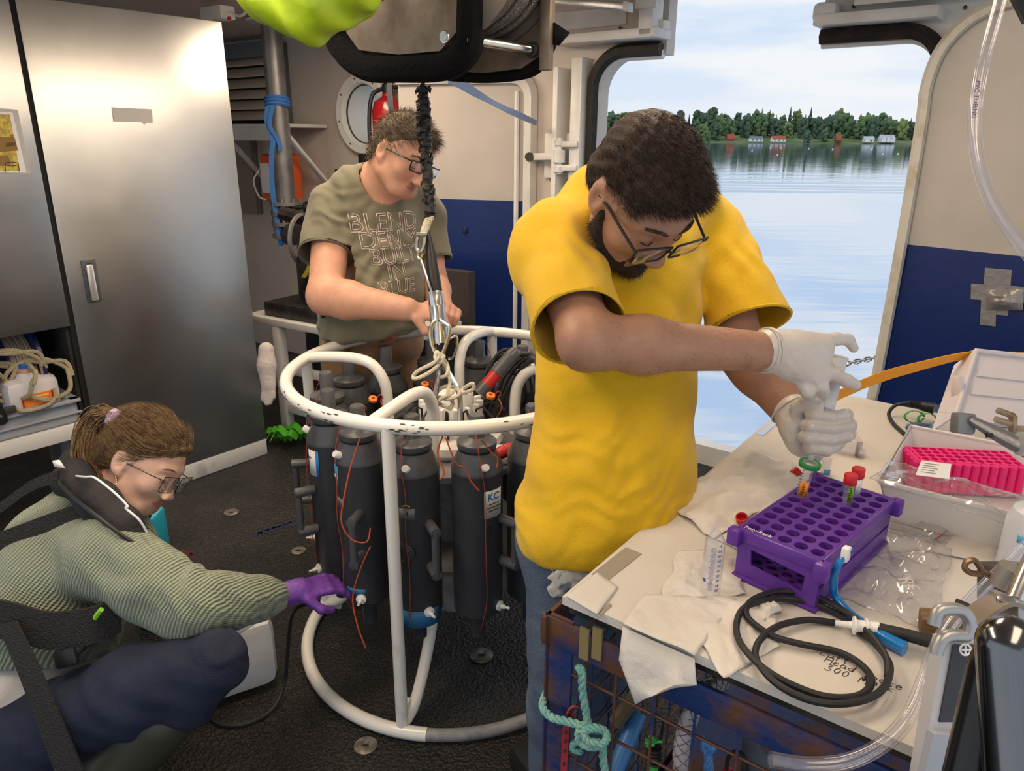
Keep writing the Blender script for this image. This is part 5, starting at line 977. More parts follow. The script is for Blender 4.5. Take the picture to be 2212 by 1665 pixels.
# hair, beard, brows, glasses
h1 = SDF(.02); h1.e(Hf(0, -.016, .028), (.0805, .0985, .0895), HA); h1.e(Hf(0, .040, .052), (.068, .056, .056), HA); h1.e(Hf(0, -.06, -.03), (.068, .05, .06), HA)
h1.half(Hf(0, .070, .045), Hff*.85-Hu*.55, .01); h1.half(Hf(0, .0, -.045), Hff*.35-Hu*1.0, .012)
HAIR1 = mat('dark_brown_hair', (.036, .021, .015), .5, col2=(.075, .045, .031), nscale=60, stretch=(1, 1, 1), bump=.9, bscale=350)
ho = link('hair', h1.mesh('hair', .0035, lambda P: .0025*np.sin(P[:, 0]*260+P[:, 1]*90)*np.sin(P[:, 2]*240)), HAIR1, Y1, smooth=70)
vb, vn = mesh_np(ho); fwd = np.array([(Hff*1.0+Hl*.25)[:]])
keep = (vn@np.array(Hff) < .75)|((vb-np.array(Hf(0, 0, .05)))@np.array(Hu) > 0)
strands('hair_strands', vb[keep], vn[keep], np.repeat(fwd, keep.sum(), 0), .017, .00030, HAIR1, ho, 26000, .34, .10, 3)
bd = SDF(.012)
for k in (-1, 1): bd.chain([Hf(.072*k, .010, -.030), Hf(.066*k, .022, -.070), Hf(.043*k, .064, -.104), Hf(0, .082, -.114)], [.008, .015, .018, .021])
for k in (-1, 1): bd.chain([Hf(0, .0955, -.0665), Hf(.02*k, .089, -.070), Hf(.030*k, .076, -.088), Hf(.026*k, .072, -.102)], [.0045, .005, .007, .010])
bo_ = link('beard', bd.mesh('beard', .003), mat('short_beard', (.035, .020, .013), .8, bump=.8, bscale=400), Y1, smooth=70); vb, vn = mesh_np(bo_); strands('beard_strands', vb, vn, (Hff*.3-Hu)[:], .008, .0004, HAIR1, bo_, 2600, .6, .3, 4)
q = MB()
for k in (-1, 1): q.tube(spline([Hf(.012*k, .097, .016), Hf(.028*k, .094, .023), Hf(.048*k, .080, .018)], 5), .0042, 6, flat=.7)
q.build('eyebrows', HAIR1, Y1)
glasses(Y1, Hf, HA, BLK, .0325, .020, .0021, y=.116, z=-.010)
lips_lashes(Y1, Hf, (.30, .12, .09))
# arm hair
vb, vn = mesh_np(Y1B); e0, w0_ = np.array(RE), np.array(RWr); t_ = ((vb-e0)@(w0_-e0))/((w0_-e0)@(w0_-e0)); dist = np.linalg.norm(vb-(e0+np.clip(t_, 0, 1)[:, None]*(w0_-e0)), axis=1); kk = (t_ > -.1) & (t_ < .92) & (dist < .075)
strands('arm_hair', vb[kk], vn[kk], ((RWr-RE).normalized()-ZX*.4)[:], .008, .00016, HAIR1, Y1B, 1600, .3, .2, 6)
# gloves
def fing(s, pts, r0, r1, k=.006):
    P = [D(*p) for p in pts]; n = len(P); s.chain(P, [r0+(r1-r0)*i/(n-1) for i in range(n)], k)
g1 = SDF(.012)
g1.c(D(1660, 757, 1.268), D(1700, 762, 1.27), .038, .037); g1.e(D(1742, 772, 1.272), (.044, .026, .038), (cv(1, -.12, 0), cv(0, 0, 1), cv(.12, 1, 0)), .02); g1.c(D(1700, 748, 1.272), D(1778, 742, 1.275), .024, .018, .02); g1.c(D(1710, 790, 1.265), D(1768, 815, 1.262), .026, .017, .02)
fing(g1, ((1768, 738, 1.276), (1805, 732, 1.285), (1832, 734, 1.295), (1844, 752, 1.30)), .0125, .0085)
fing(g1, ((1768, 800, 1.262), (1800, 808, 1.262), (1828, 822, 1.268), (1848, 831, 1.275)), .0130, .0100)
fing(g1, ((1755, 812, 1.262), (1775, 835, 1.258), (1778, 846, 1.268), (1765, 845, 1.285)), .0125, .0095)
fing(g1, ((1730, 822, 1.265), (1745, 846, 1.262), (1748, 853, 1.275), (1738, 848, 1.290)), .0120, .0090)
fing(g1, ((1778, 780, 1.300), (1800, 800, 1.322), (1798, 830, 1.335), (1780, 848, 1.335)), .0120, .0095)
wr = lambda P: .0011*np.sin(((P-np.array(RWr))@np.array(cv(.75, .65, 0)))*420)*np.exp(-((P-np.array(D(1700, 765, 1.27)))**2).sum(-1)/.045**2)
go = link('glove', g1.mesh('glove', .0022, wr, smooth_it=3), LATEX, Y1, smooth=70, label='right white latex glove on the plunger')
q = MB(); ax_ = (RWr-RE).normalized()
for k, (o, r) in enumerate(((-.008, .0385), (.0, .0392), (.009, .0385), (.016, .0375))): q.ring(D(1661, 757, 1.268)+ax_*o, ax_+V((.12*(k-1), 0, .1*k)), r, .0019, 36, 6)
q.build('cuff_fold', LATEX, go)
g2 = SDF(.012)
g2.c(D(1712, 890, 1.39), D(1722, 920, 1.37), .036, .034); g2.e(D(1738, 928, 1.368), (.034, .024, .044), (cv(1, -.2, 0), cv(.3, 0, 1), cv(.2, 1, 0)), .02); g2.c(D(1730, 960, 1.36), D(1760, 985, 1.35), .020, .014, .02)
for y, dy, x0, x1, r in ((893, 0, 1748, 1826, .0120), (918, -2, 1738, 1834, .0125), (943, -8, 1732, 1832, .0120), (966, -14, 1742, 1812, .0108)):
    fing(g2, ((x0+2, y+6, 1.372), ((x0+x1)/2+20, y+4+dy, 1.377), (x1+2, y+2+dy, 1.350), (x1-4, y+4+dy*.6, 1.318), ((x0+x1)/2+8, y+8, 1.302), (x0+14, y+4, 1.305), (x0+2, y, 1.315)), r, r*.86, .0045)
fing(g2, ((1718, 905, 1.362), (1724, 880, 1.34), (1745, 866, 1.318), (1766, 874, 1.306)), .0145, .0115)
go2 = link('glove', g2.mesh('glove', .0022, lambda P: .0009*np.sin((P@np.array(cv(.9, .4, 0)))*380)*np.exp(-((P-np.array(D(1712, 930, 1.37)))**2).sum(-1)/.035**2), smooth_it=2), LATEX, Y1, smooth=70, label='left white latex glove round the syringe')
q = MB(); ax_ = (LWr-LE).normalized()
for k, o in enumerate((-.008, .002, .01)): q.ring(D(1712, 892, 1.39)+ax_*o, ax_+V((.1*k, 0, -.1)), .0375-.001*k, .0018, 36, 6)
q.build('cuff_fold', LATEX, go2)
# ---------- man in the olive shirt ----------
Y2 = thing('person', 'man in an olive t-shirt and glasses holding pliers behind the frame', 'person', V((-.45, 2.75, 0)))
H2, l2, f2, u2 = head_frame(D(872, 330, 2.32), cv(.68, -.58, .45), cv(.44, .78, .3)); A2_ = (l2, f2, u2)
bf2 = V((.78, -.62, 0)).normalized(); bl2 = ZX.cross(bf2); B2 = (bl2, bf2, ZX)
RS2, LS2 = D(722, 452, 2.42), D(915, 470, 2.62); RE2, LE2 = D(702, 640, 2.28), D(935, 615, 2.62); RW2, LW2 = D(880, 668, 2.20), D(955, 665, 2.42)
NB2 = D(822, 400, 2.43)
b2 = SDF(.03); add_head(b2, H2, A2_, 1.05, 1.1); b2.c(H2(0, -.03, -.06), NB2, .062, .068); b2.c(NB2, D(815, 520, 2.5), .08, .11); b2.chain([RS2, NB2, LS2], [.05, .06, .05]); b2.c(D(815, 520, 2.5), D(810, 680, 2.5), .11, .11)
arm(b2, RS2, RE2, RW2, (.066, .052, .056, .036)); arm(b2, LS2, LE2, LW2, (.062, .050, .050, .036))
# hands
def hand(s, base, dirn, up, sc=1.0, curl=.6):
    dirn = V(dirn).normalized(); up = (V(up)-dirn*V(up).dot(dirn)).normalized(); sd = dirn.cross(up)    # up = back of hand
    s.e(base+dirn*.045*sc, (.048*sc, .016*sc, .040*sc), (dirn, up, sd), .015)
    for i, ln in enumerate((.070, .078, .072, .056)):
        o = base+dirn*.085*sc+sd*(.030-.020*i)*sc; a = curl; d1 = (dirn*math.cos(a)-up*math.sin(a)); d2 = (dirn*math.cos(a*2.1)-up*math.sin(a*2.1)); d3 = (dirn*math.cos(a*2.9)-up*math.sin(a*2.9))
        p1 = o+d1*ln*.45*sc; p2 = p1+d2*ln*.33*sc; p3 = p2+d3*ln*.24*sc; s.chain([o-dirn*.02, o, p1, p2, p3], [.010*sc, .0100*sc, .0092*sc, .0085*sc, .0075*sc], .006)
    t0 = base+dirn*.02*sc+sd*.034*sc-up*.006; t1 = t0+(dirn*.6+sd*.5-up*.5).normalized()*.045*sc; t2 = t1+(dirn*.9-up*.4-sd*.1).normalized()*.034*sc; s.chain([t0, t1, t2], [.014*sc, .0115*sc, .0095*sc], .008)
hand(b2, D(884, 668, 2.20), cv(.95, -.10, -.25), cv(-.2, .75, .65), 1.05, .75); hand(b2, D(956, 655, 2.42), cv(.35, -.25, .9), cv(.5, .85, .1), 1.05, .75)
Y2B = link('body', b2.mesh('body', .0048), SK2, Y2, smooth=60)
s2 = SDF(.05)
for x, y, d, r in ((812, 470, 2.50, (.185, .13, .14)), (808, 560, 2.50, (.185, .145, .18)), (805, 640, 2.49, (.185, .165, .16)), (800, 700, 2.50, (.18, .165, .12))): s2.e(D(x, y, d), r, B2)
RSl2, LSl2 = D(705, 528, 2.375), D(926, 535, 2.62)
s2.chain([RS2, D(770, 408, 2.42), D(822, 412, 2.46), D(885, 425, 2.56), LS2], [.072, .068, .075, .066, .070]); s2.c(RS2, RSl2+(RE2-RS2).normalized()*.07, .085, .087, .03); s2.c(LS2, LSl2+(LE2-LS2).normalized()*.07, .078, .081, .03)
s2.half(D(800, 733, 2.40), (.1, 0, -1), .02)
def folds2(P):
    g = fold(P, D(760, 520, 2.36), (.75, .1, .65), .075, .007, .22)+fold(P, D(800, 620, 2.35), (.6, -.1, -.8), .065, .006, .25)+fold(P, D(715, 490, 2.34), (.3, 0, .95), .04, .006, .11)
    return g+.003*np.sin(P[:, 0]*55+P[:, 2]*38)+fold(P, D(800, 700, 2.36), (.15, 0, 1), .05, .004, .2)
OLV = mat('olive_cotton', (.165, .150, .098), .9, col2=(.13, .118, .075), nscale=9, cpos=(.35, .7), bump=.25, bscale=380, sheen=.2)
sh2 = link('t_shirt', s2.mesh('t_shirt', .0055, folds2), OLV, Y2, smooth=75); rd2, ld2 = (RE2-RS2).normalized(), (LE2-LS2).normalized(); nk = D(826, 398, 2.41)
cut_faces(sh2, lambda c: (.04 < (c-RSl2).dot(rd2) < .22 and offax(c, RSl2, rd2) < .104) or (.04 < (c-LSl2).dot(ld2) < .22 and offax(c, LSl2, ld2) < .095) or ((c-nk).length < .088 and (c-nk).dot(V((.2, -.55, .8))) > -.012))
m_ = sh2.modifiers.new('thickness', 'SOLIDIFY'); m_.thickness = .0035; m_.offset = -1
for c_, dd, r in ((RSl2, rd2, .0865), (LSl2, ld2, .0805)): q = MB(); q.ring(c_+dd*.041, dd, r-.002, .003, 40, 6); q.build('sleeve_hem', OLV, sh2)
# outlined print on the chest, laid onto the cloth
from mathutils.bvhtree import BVHTree
bv = BVHTree.FromPolygons([v.co[:] for v in sh2.data.vertices], [p.vertices[:] for p in sh2.data.polygons])
PRT = mat('pale_pink_print', (.62, .50, .46), .8)
for s_, px, py, sz in (('BLEND', 846, 484, .080), ('DENIM', 860, 522, .072), ('BUILT', 868, 558, .068), ('IN', 868, 593, .066), ('BLUE', 870, 626, .062)):
    cu = bpy.data.curves.new('print', 'FONT'); cu.body = s_; cu.size = sz; cu.align_x = 'CENTER'; cu.align_y = 'CENTER'; cu.fill_mode = 'NONE'; cu.bevel_depth = .0012; cu.bevel_resolution = 0; cu.resolution_u = 4
    t = bpy.data.objects.new('print', cu); COL.objects.link(t); me = bpy.data.meshes.new_from_object(t.evaluated_get(bpy.context.evaluated_depsgraph_get())); bpy.data.objects.remove(t)
    pn_ = (bf2+V((-.25, -.25, .0))).normalized(); x = ZX.cross(pn_).normalized(); yv = pn_.cross(x); o = D(px, py, 2.34)
    for v in me.vertices:
        w = o+x*v.co.x+yv*v.co.y+pn_*.15; hit = bv.ray_cast(w, -pn_)
        v.co = (hit[0]+pn_*(.001+max(-.001, min(.001, v.co.z)))) if hit[0] else w-pn_*.15
    link('print', me, PRT, sh2, smooth=False)
j2 = SDF(.05); hp2 = D(806, 742, 2.69)
for k in (-1, 1):
    h0 = hp2+bl2*.09*k; j2.chain([h0, V((h0.x, h0.y, .50)), V((h0.x+.02, h0.y+.02, .09))], [.115, .092, .080])
j2.e(hp2+ZX*.02, (.185, .155, .13), B2)
link('trousers', j2.mesh('trousers', .009, lambda P: .006*np.sin(P[:, 2]*42+P[:, 0]*30)+.004*np.sin(P[:, 0]*70)), mat('tan_work_trousers', (.40, .23, .115), .9, col2=(.31, .17, .085), nscale=6, cpos=(.4, .7), bump=.3, bscale=200), Y2, smooth=60)
q = MB(); q.ring(hp2+ZX*.085, ZX, .168, .02, 40, 6); q.v = [tuple(hp2+ZX*.085+bl2*((V(v)-hp2).dot(bl2)*1.08)+bf2*((V(v)-hp2).dot(bf2)*.93)+ZX*(V(v).z-hp2.z-.085)) for v in q.v]; q.build('belt', BLK, Y2)
q = MB(); q.box(hp2+bl2*-.19+bf2*.02-ZX*.03, (.03, .14, .17), B2, .01); q.build('tool_pouch', mat('brown_pouch', (.22, .13, .05), .8), Y2)
for k in (-1, 1): p = hp2+bl2*.09*k; q = MB(); q.box(V((p.x, p.y, .055))-bf2*.02+V((0, .03, 0)), (.11, .27, .11), B2, .04); q.build('shoe', RUB, Y2)
h2 = SDF(.02); h2.e(H2(0, -.018, .030), (.082, .100, .089), A2_); h2.e(H2(0, .045, .066), (.060, .045, .040), A2_); h2.e(H2(0, -.065, -.03), (.066, .045, .055), A2_)
h2.half(H2(0, .062, .050), f2*.85-u2*.55, .01); h2.half(H2(0, -.012, -.03), f2*.75-u2*.65, .012)
HAIR2 = mat('greying_brown_hair', (.10, .065, .040), .6, col2=(.20, .15, .10), nscale=45, bump=.8, bscale=300)
ho2 = link('hair', h2.mesh('hair', .0045), HAIR2, Y2, smooth=70); vb, vn = mesh_np(ho2); strands('hair_strands', vb, vn, (f2*.8-u2*.2)[:], .030, .0006, HAIR2, ho2, 7000, .45, .25, 5)
glasses(Y2, H2, A2_, mat('dark_frame', (.015, .017, .025), .35), .028, .015, .0024, y=.112, z=-.006)
q = MB()
for k in (-1, 1): q.tube(spline([H2(.012*k, .097, .016), H2(.030*k, .093, .022), H2(.048*k, .080, .016)], 5), .004, 6, flat=.7)
q.build('eyebrows', HAIR2, Y2)
lips_lashes(Y2, H2, (.42, .19, .14))
pl_ = thing('pliers', 'small pliers with orange and yellow grips held by the man in olive', 'pliers', D(975, 668, 2.36))
q = MB(); q.tube(spline([D(955, 655, 2.37), D(968, 664, 2.36), D(983, 672, 2.35)], 5), .007, 8); q.build('grip', mat('orange_grip', (.85, .28, .02), .5), pl_); q = MB(); q.tube(spline([D(955, 668, 2.36), D(968, 670, 2.355), D(982, 674, 2.35)], 5), .006, 8); q.build('grip', mat('yellow_grip', (.80, .50, .03), .5), pl_); q = MB(); q.tube([D(982, 673, 2.35), D(998, 680, 2.345)], [.006, .002], 8); q.build('jaws', STEEL, pl_)
# ---------- woman crouching ----------
Y3 = thing('person', 'woman in a green knit sweater and black life vest crouching at the bottles', 'person', V((-1.0, 1.6, 0)))
H3, l3, f3, u3 = head_frame(D(316, 990, 1.88), cv(.85, -.50, .16), cv(.52, .84, -.05)); A3_ = (l3, f3, u3)
NB3 = D(215, 1095, 1.88); RS3, LS3 = D(235, 1205, 1.72), D(210, 1130, 2.08); RE3 = D(415, 1305, 1.68); RW3 = D(598, 1288, 1.90); LE3 = D(360, 1250, 2.02); LW3 = D(425, 1258, 2.05)
b3 = SDF(.03); add_head(b3, H3, A3_, .92, .85); b3.c(H3(0, -.03, -.06), NB3, .050, .060); b3.chain([RS3, NB3, LS3], [.05, .055, .05]); b3.c(NB3, D(90, 1420, 1.80), .09, .10)
arm(b3, RS3, RE3, RW3, (.048, .042, .040, .028)); arm(b3, LS3, LE3, LW3, (.048, .042, .040, .028))
link('body', b3.mesh('body', .0048), SK3, Y3, smooth=60)
tb = (NB3-D(70, 1480, 1.76)).normalized(); td = V((.75, -.62, 0)).normalized(); td = (td-tb*td.dot(tb)).normalized(); ts = tb.cross(td); T3 = (ts, td, tb)
s3 = SDF(.06)
for x, y, d, r in ((185, 1190, 1.86, (.185, .135, .15)), (120, 1290, 1.80, (.180, .145, .17)), (80, 1370, 1.77, (.175, .150, .12))): s3.e(D(x, y, d), r, T3)
s3.chain([RS3, D(205, 1120, 1.84), LS3], [.075, .08, .07]); s3.chain([RS3, D(325, 1262, 1.69), RE3, D(500, 1300, 1.76), D(560, 1292, 1.85), D(597, 1288, 1.90)], [.092, .080, .070, .056, .044, .038], .05); s3.chain([LS3, LE3, D(410, 1256, 2.05)], [.075, .06, .04], .05)
s3.half(D(70, 1462, 1.62), -tb*.8+V((0, 0, -.5)), .01)
SWT = mat('sage_knit', (.255, .300, .215), .95, sheen=.25)
def knit():
    n = SWT.node_tree.nodes; l = SWT.node_tree.links; b = n['Principled BSDF']; tc = n.new('ShaderNodeTexCoord'); mp = n.new('ShaderNodeMapping'); mp.inputs['Rotation'].default_value = (.3, -.5, .2)
    w1 = n.new('ShaderNodeTexWave'); w1.inputs['Scale'].default_value = 42; w1.bands_direction = 'X'; w1.inputs['Distortion'].default_value = 2.0; w1.inputs['Detail'].default_value = 1
    w2 = n.new('ShaderNodeTexWave'); w2.inputs['Scale'].default_value = 60; w2.bands_direction = 'Z'; ad = n.new('ShaderNodeMath'); ad.operation = 'MULTIPLY_ADD'; ad.inputs[1].default_value = .35
    bp = n.new('ShaderNodeBump'); bp.inputs['Strength'].default_value = .9; bp.inputs['Distance'].default_value = .004; cr = n.new('ShaderNodeValToRGB'); cr.color_ramp.elements[0].color = (.14, .175, .115, 1); cr.color_ramp.elements[1].color = (.30, .345, .25, 1); cr.color_ramp.elements[0].position = .1; cr.color_ramp.elements[1].position = .8
    l.new(tc.outputs['Object'], mp.inputs[0]); l.new(mp.outputs[0], w1.inputs[0]); l.new(mp.outputs[0], w2.inputs[0]); l.new(w2.outputs[1], ad.inputs[0]); l.new(w1.outputs[1], ad.inputs[2]); l.new(ad.outputs[0], bp.inputs['Height']); l.new(bp.outputs[0], b.inputs['Normal']); l.new(ad.outputs[0], cr.inputs[0]); l.new(cr.outputs[0], b.inputs['Base Color'])
knit()
sw = link('sweater', s3.mesh('sweater', .0055, lambda P: fold(P, RE3, (.9, .2, .4), .06, .006, .14)+fold(P, D(200, 1290, 1.65), (.4, 0, .9), .09, .006, .2)+.002*np.sin(P[:, 0]*40+P[:, 2]*60)), SWT, Y3, smooth=75)
us = SDF(.05); us.e(D(60, 1480, 1.76), (.165, .14, .11), T3); us.half(D(60, 1590, 1.62), V((.1, 0, -1)), .01)
link('undershirt', us.mesh('undershirt', .007, lambda P: .004*np.sin(P[:, 0]*40-P[:, 2]*50)), mat('white_cotton', (.55, .52, .48), .9, bump=.2, bscale=120), Y3, smooth=70)
j3 = SDF(.05); hc3 = D(55, 1600, 1.74)
K3 = D(462, 1432, 1.62); A3k = D(300, 1585, 1.66); K4 = D(300, 1480, 2.02); A4k = D(150, 1600, 2.0)
j3.e(hc3, (.17, .15, .14), T3); j3.chain([D(90, 1580, 1.68), D(300, 1490, 1.63), K3], [.105, .090, .068]); j3.chain([K3, D(405, 1505, 1.63), D(360, 1545, 1.64)], [.066, .062, .056], .02); j3.chain([D(90, 1570, 1.90), K4], [.10, .066]); j3.chain([K4, A4k], [.064, .055])
link('jeans', j3.mesh('jeans', .006, lambda P: .004*np.sin(P[:, 0]*45+P[:, 2]*60)*np.sin(P[:, 2]*35)+fold(P, K3, (.7, 0, .7), .035, .004, .08)), mat('navy_denim', (.010, .015, .034), .9, col2=(.016, .022, .048), nscale=14, bump=.3, bscale=300), Y3, smooth=65)
WEL = mat('olive_rubber_boot', (.040, .042, .028), .5)
for k, (a, b, dd) in enumerate(((D(352, 1550, 1.63), D(165, 1665, 1.64), 0), (A4k, D(60, 1660, 1.98), 0))):
    bt_ = SDF(.03); an = V((b.x, b.y, .10)); bt_.chain([a, a.lerp(an, .55), an], [.070, .066, .056]); bt_.chain([an-ZX*.05, an+V((.12, -.06, -.055)), an+V((.19, -.10, -.06))], [.045, .042, .036]); bt_.half(V((an.x, an.y, .004)), (0, 0, -1), .01); o = link('boot', bt_.mesh('boot', .006), WEL, Y3, smooth=60)
    if k == 0:
        c = D(222, 1620, 1.60); q = MB(); q.add([c+RT*x+UP*y for x, y in ((-.014, .0), (.001, .011), (.015, .001), (.0, -.010))], [(0, 1, 2, 3)]); e_ = q.build('red_badge', mat('badge_red', (.45, .02, .02), .4), o, solid=.002); q = MB(); q.lathe([(.0045, 0), (.0045, .001), (0, .001)], c-FW*.002, -FW, 10); q.build('badge_mark', LW, e_)
gp = SDF(.012); gd = (D(700, 1262, 1.97)-RW3).normalized(); gp.c(RW3+gd*-.01, RW3+gd*.06, .030, .034); hand(gp, RW3+gd*.05, gd, cv(.1, .9, .4), 1.0, .35)
PURP = mat('purple_nitrile', (.17, .055, .36), .4, bump=.2, bscale=80)
link('glove', gp.mesh('glove', .003), PURP, Y3, smooth=70, label='purple glove reaching to the bottle tap'); gp = SDF(.012); gd = cv(.6, -.3, -.6); gp.c(LW3-gd*.02, LW3+gd*.05, .034, .032); hand(gp, LW3+gd*.04, gd, cv(0, .9, .3), 1.0, .4); link('glove', gp.mesh('glove', .0035), PURP, Y3, smooth=70)
# hair and ponytail
HAIR3 = mat('light_brown_hair', (.13, .075, .034), .45, col2=(.24, .15, .07), nscale=70, bump=.8, bscale=260)
h3 = SDF(.02); h3.e(H3(0, -.014, .030), (.082, .102, .089), A3_); h3.e(H3(0, -.06, -.02), (.070, .05, .06), A3_); h3.e(H3(0, .05, .06), (.055, .04, .035), A3_)
h3.half(H3(0, .072, .040), f3*.85-u3*.55, .01); h3.half(H3(0, .008, -.028), f3*.75-u3*.65, .012)
ho3 = link('hair', h3.mesh('hair', .004), HAIR3, Y3, smooth=70); vb, vn = mesh_np(ho3); TIE = D(252, 906, 1.86); cmb = np.array(TIE)-vb; cmb = cmb-vn*(cmb*vn).sum(1)[:, None]*.92; cmb /= 1e-9+np.linalg.norm(cmb, axis=1)[:, None]
kp = np.linalg.norm(vb-np.array(TIE), axis=1) > .03; strands('hair_strands', vb[kp], vn[kp], cmb[kp], .050, .0007, HAIR3, ho3, 14000, .13, .03, 8)
random.seed(9); q = MB()
for k in range(420):
    o = V((random.gauss(0, 1), random.gauss(0, 1), random.gauss(0, 1))); e_ = random.uniform(.86, 1.08)
    P = [TIE+o*.006, D(222, 897, 1.86)+o*.010, D(194, 925, 1.86)+o*.011, D(185, 985, 1.85)+o*.013, D(210, 1045, 1.84)+o*.014, D(245+6*o.x, 1085, 1.83)+o*.012, D(268, 1105, 1.83)+o*.010]
    q.tube(spline(P, 4), [.0015]*21+[.0011]*3+[.0004], 4)
q.build('ponytail', HAIR3, Y3)
q = MB()
for k in (-.008, 0, .008): q.ring(TIE+(D(230, 898, 1.86)-TIE).normalized()*(k+.004), D(230, 898, 1.86)-TIE, .019, .0065, 20, 8)
q.build('hair_tie', mat('lilac_hair_tie', (.34, .22, .36), .6, col2=(.60, .50, .60), nscale=90, cpos=(.45, .55), bump=.8, bscale=200), Y3)
glasses(Y3, H3, A3_, mat('dark_wire', (.04, .035, .03), .3, metal=.6), .027, .021, .0011, y=.110, z=-.014)
q = MB(); e_ = H3(-.082, .004, -.052)
for k in range(4): q.lathe([(0, -.0028), (.0028, 0), (0, .0028)], e_-ZX*.0062*k-f3*.0005*k, n=8)
q.build('earring', mat('gold', (.70, .45, .20), .25, metal=1), Y3)
q = MB(); q.tube(spline([H3(-.012, .096, .014), H3(-.03, .092, .020), H3(-.048, .078, .014)], 5), .003, 6, flat=.7); q.build('eyebrow', HAIR3, Y3)
lips_lashes(Y3, H3, (.50, .20, .17))
# life vest
VST = mat('black_vest_fabric', (.014, .014, .017), .75, col2=(.022, .020, .022), nscale=20, bump=.3, bscale=150); WEB = mat('black_webbing', (.020, .018, .018), .7, bump=.6, bscale=240)
vst = SDF(.025)
vst.chain([D(322, 1225, 1.74), D(300, 1180, 1.72), D(268, 1132, 1.715), D(212, 1082, 1.73), D(158, 1035, 1.80), D(170, 1010, 1.90), D(235, 1040, 2.02), D(300, 1105, 2.05)], [.020, .030, .038, .042, .042, .045, .045, .035])
vo = link('life_vest', vst.mesh('life_vest', .005, lambda P: .0022*np.sin(P[:, 0]*75+P[:, 2]*60)), VST, Y3, smooth=70)
q = MB(); q.tube(spline([D(163, 1028, 1.752), D(185, 1030, 1.69), D(205, 1032, 1.675), D(245, 1062, 1.66), D(275, 1092, 1.655), D(272, 1098, 1.655), D(300, 1122, 1.66), D(318, 1150, 1.68)], 5), .0026, 6); q.build('reflective_piping', mat('white_piping', (.75, .76, .78), .4), vo)
q = MB(); q.tube(spline([D(125, 1040, 1.74), D(160, 1075, 1.69), D(205, 1112, 1.66), D(255, 1150, 1.655), D(300, 1180, 1.67)], 5), .005, 6); q.build('zip', BLK, vo)
q = MB(); q.add([D(x, y, 1.735) for x, y in ((113, 995), (128, 993), (142, 1012), (118, 1008))], [(0, 1, 2, 3)]); q.build('vest_label', LW, vo, solid=.002)
bs_ = BVHTree.FromPolygons([v.co[:] for v in sw.data.vertices], [p.vertices[:] for p in sw.data.polygons])
def lay(pts, lift=.006):
    out = []
    for x, y in pts:
        r_ = ray(x, y).normalized(); h_ = bs_.ray_cast(CAM, r_); out.append((h_[0] if h_[0] else D(x, y, 1.68))-r_*lift)
    return out
for pts, w in ((((-40, 1190), (40, 1160), (120, 1130), (180, 1112), (235, 1112)), .062), (((-30, 1120), (30, 1075), (75, 1045), (125, 1030)), .030)):
    P = lay(pts); Q = spline(P, 5); q = MB(); q.strip(Q, [cv(.25, 1, .1)]*len(Q), w, .005); q.build('shoulder_strap', WEB, vo)
P = [D(-30, 1330, 1.58), D(40, 1345, 1.585), D(110, 1362, 1.60), D(200, 1350, 1.62), D(262, 1325, 1.66)]; q = MB(); Q = spline(P, 5); q.strip(Q, [cv(.1, 1, .1)]*len(Q), .085, .008); q.build('waist_belt', WEB, vo)
P = [D(15, 1345, 1.57), D(60, 1440, 1.555), D(100, 1540, 1.545), D(140, 1640, 1.54), D(165, 1700, 1.54)]; q = MB(); Q = spline(P, 5); q.strip(Q, [cv(1, .25, .1)]*len(Q), [.045+.02*i/20 for i in range(len(Q))], .005); q.build('crotch_strap', WEB, vo)
P = [D(262, 1325, 1.67), D(215, 1370, 1.64), D(170, 1420, 1.62), D(140, 1432, 1.62)]; q = MB(); Q = spline(P, 5); q.strip(Q, [cv(1, .6, .1)]*len(Q), .035, .005); q.build('side_strap', WEB, vo); q = MB(); q.box(D(143, 1420, 1.60), (.05, .015, .04), (cv(1, .3, 0), cv(0, 0, 1), cv(-.3, 1, 0)), .006); q.build('buckle', BLK, vo)
q = MB(); q.tube(spline([D(205, 1335, 1.62), D(212, 1325, 1.615), D(219, 1316, 1.61)], 3), .006, 6); q.build('green_tab', mat('lime_tab', (.25, .60, .04), .5), vo)
# ================= bench: steel cage crate, board and what lies on it =================
TA = V((.078, .945, 0)); TZ = .89
def T(a, b, z=TZ): return TA+AX*a+BX*b+ZX*z                           # along the near edge, along the left edge, height
def tz(x, y, h=0): return ZP(x, y, TZ+h)
PAPER = mat('white_bench_paper', (.62, .585, .53), .75, col2=(.54, .485, .41), nscale=4, cpos=(.45, .8), bump=.08, bscale=120)
TISS = mat('thin_tissue', (.68, .645, .595), .8, col2=(.61, .565, .505), nscale=12, cpos=(.4, .7), bump=.55, bscale=38)
BRU = mat('rusty_blue_steel', (.012, .035, .14), .5, col2=(.11, .045, .018), nscale=7, cpos=(.46, .60), bump=.25, bscale=60, rvar=.3)
RUST = mat('rusty_wire', (.10, .05, .025), .7, col2=(.02, .03, .06), nscale=25)
BD = thing('bench_board', 'white papered board laid over the blue cage crate as a bench', 'bench', T(.35, .5))
far = [PL(x, y, (0, 0, TZ), (0, 0, 1)) for x, y in ((1812, 856), (1830, 852), (1860, 858))]
pts = [T(0, 0), T(.85, 0), T(.85, 1.10), T(.42, 1.235), V((.935, 1.84, TZ)), V((.90, 1.875, TZ)), V((.865, 1.86, TZ)), T(0, 1.16)]
pts = [T(0, 0), T(.85, 0), T(.85, 1.22), T(.06, 1.24), T(.02, 1.22), T(0, 1.18)]
q = MB(); slab(q, pts, (0, 0, -.014)); q.build('board_sheet', PAPER, BD, smooth=False)
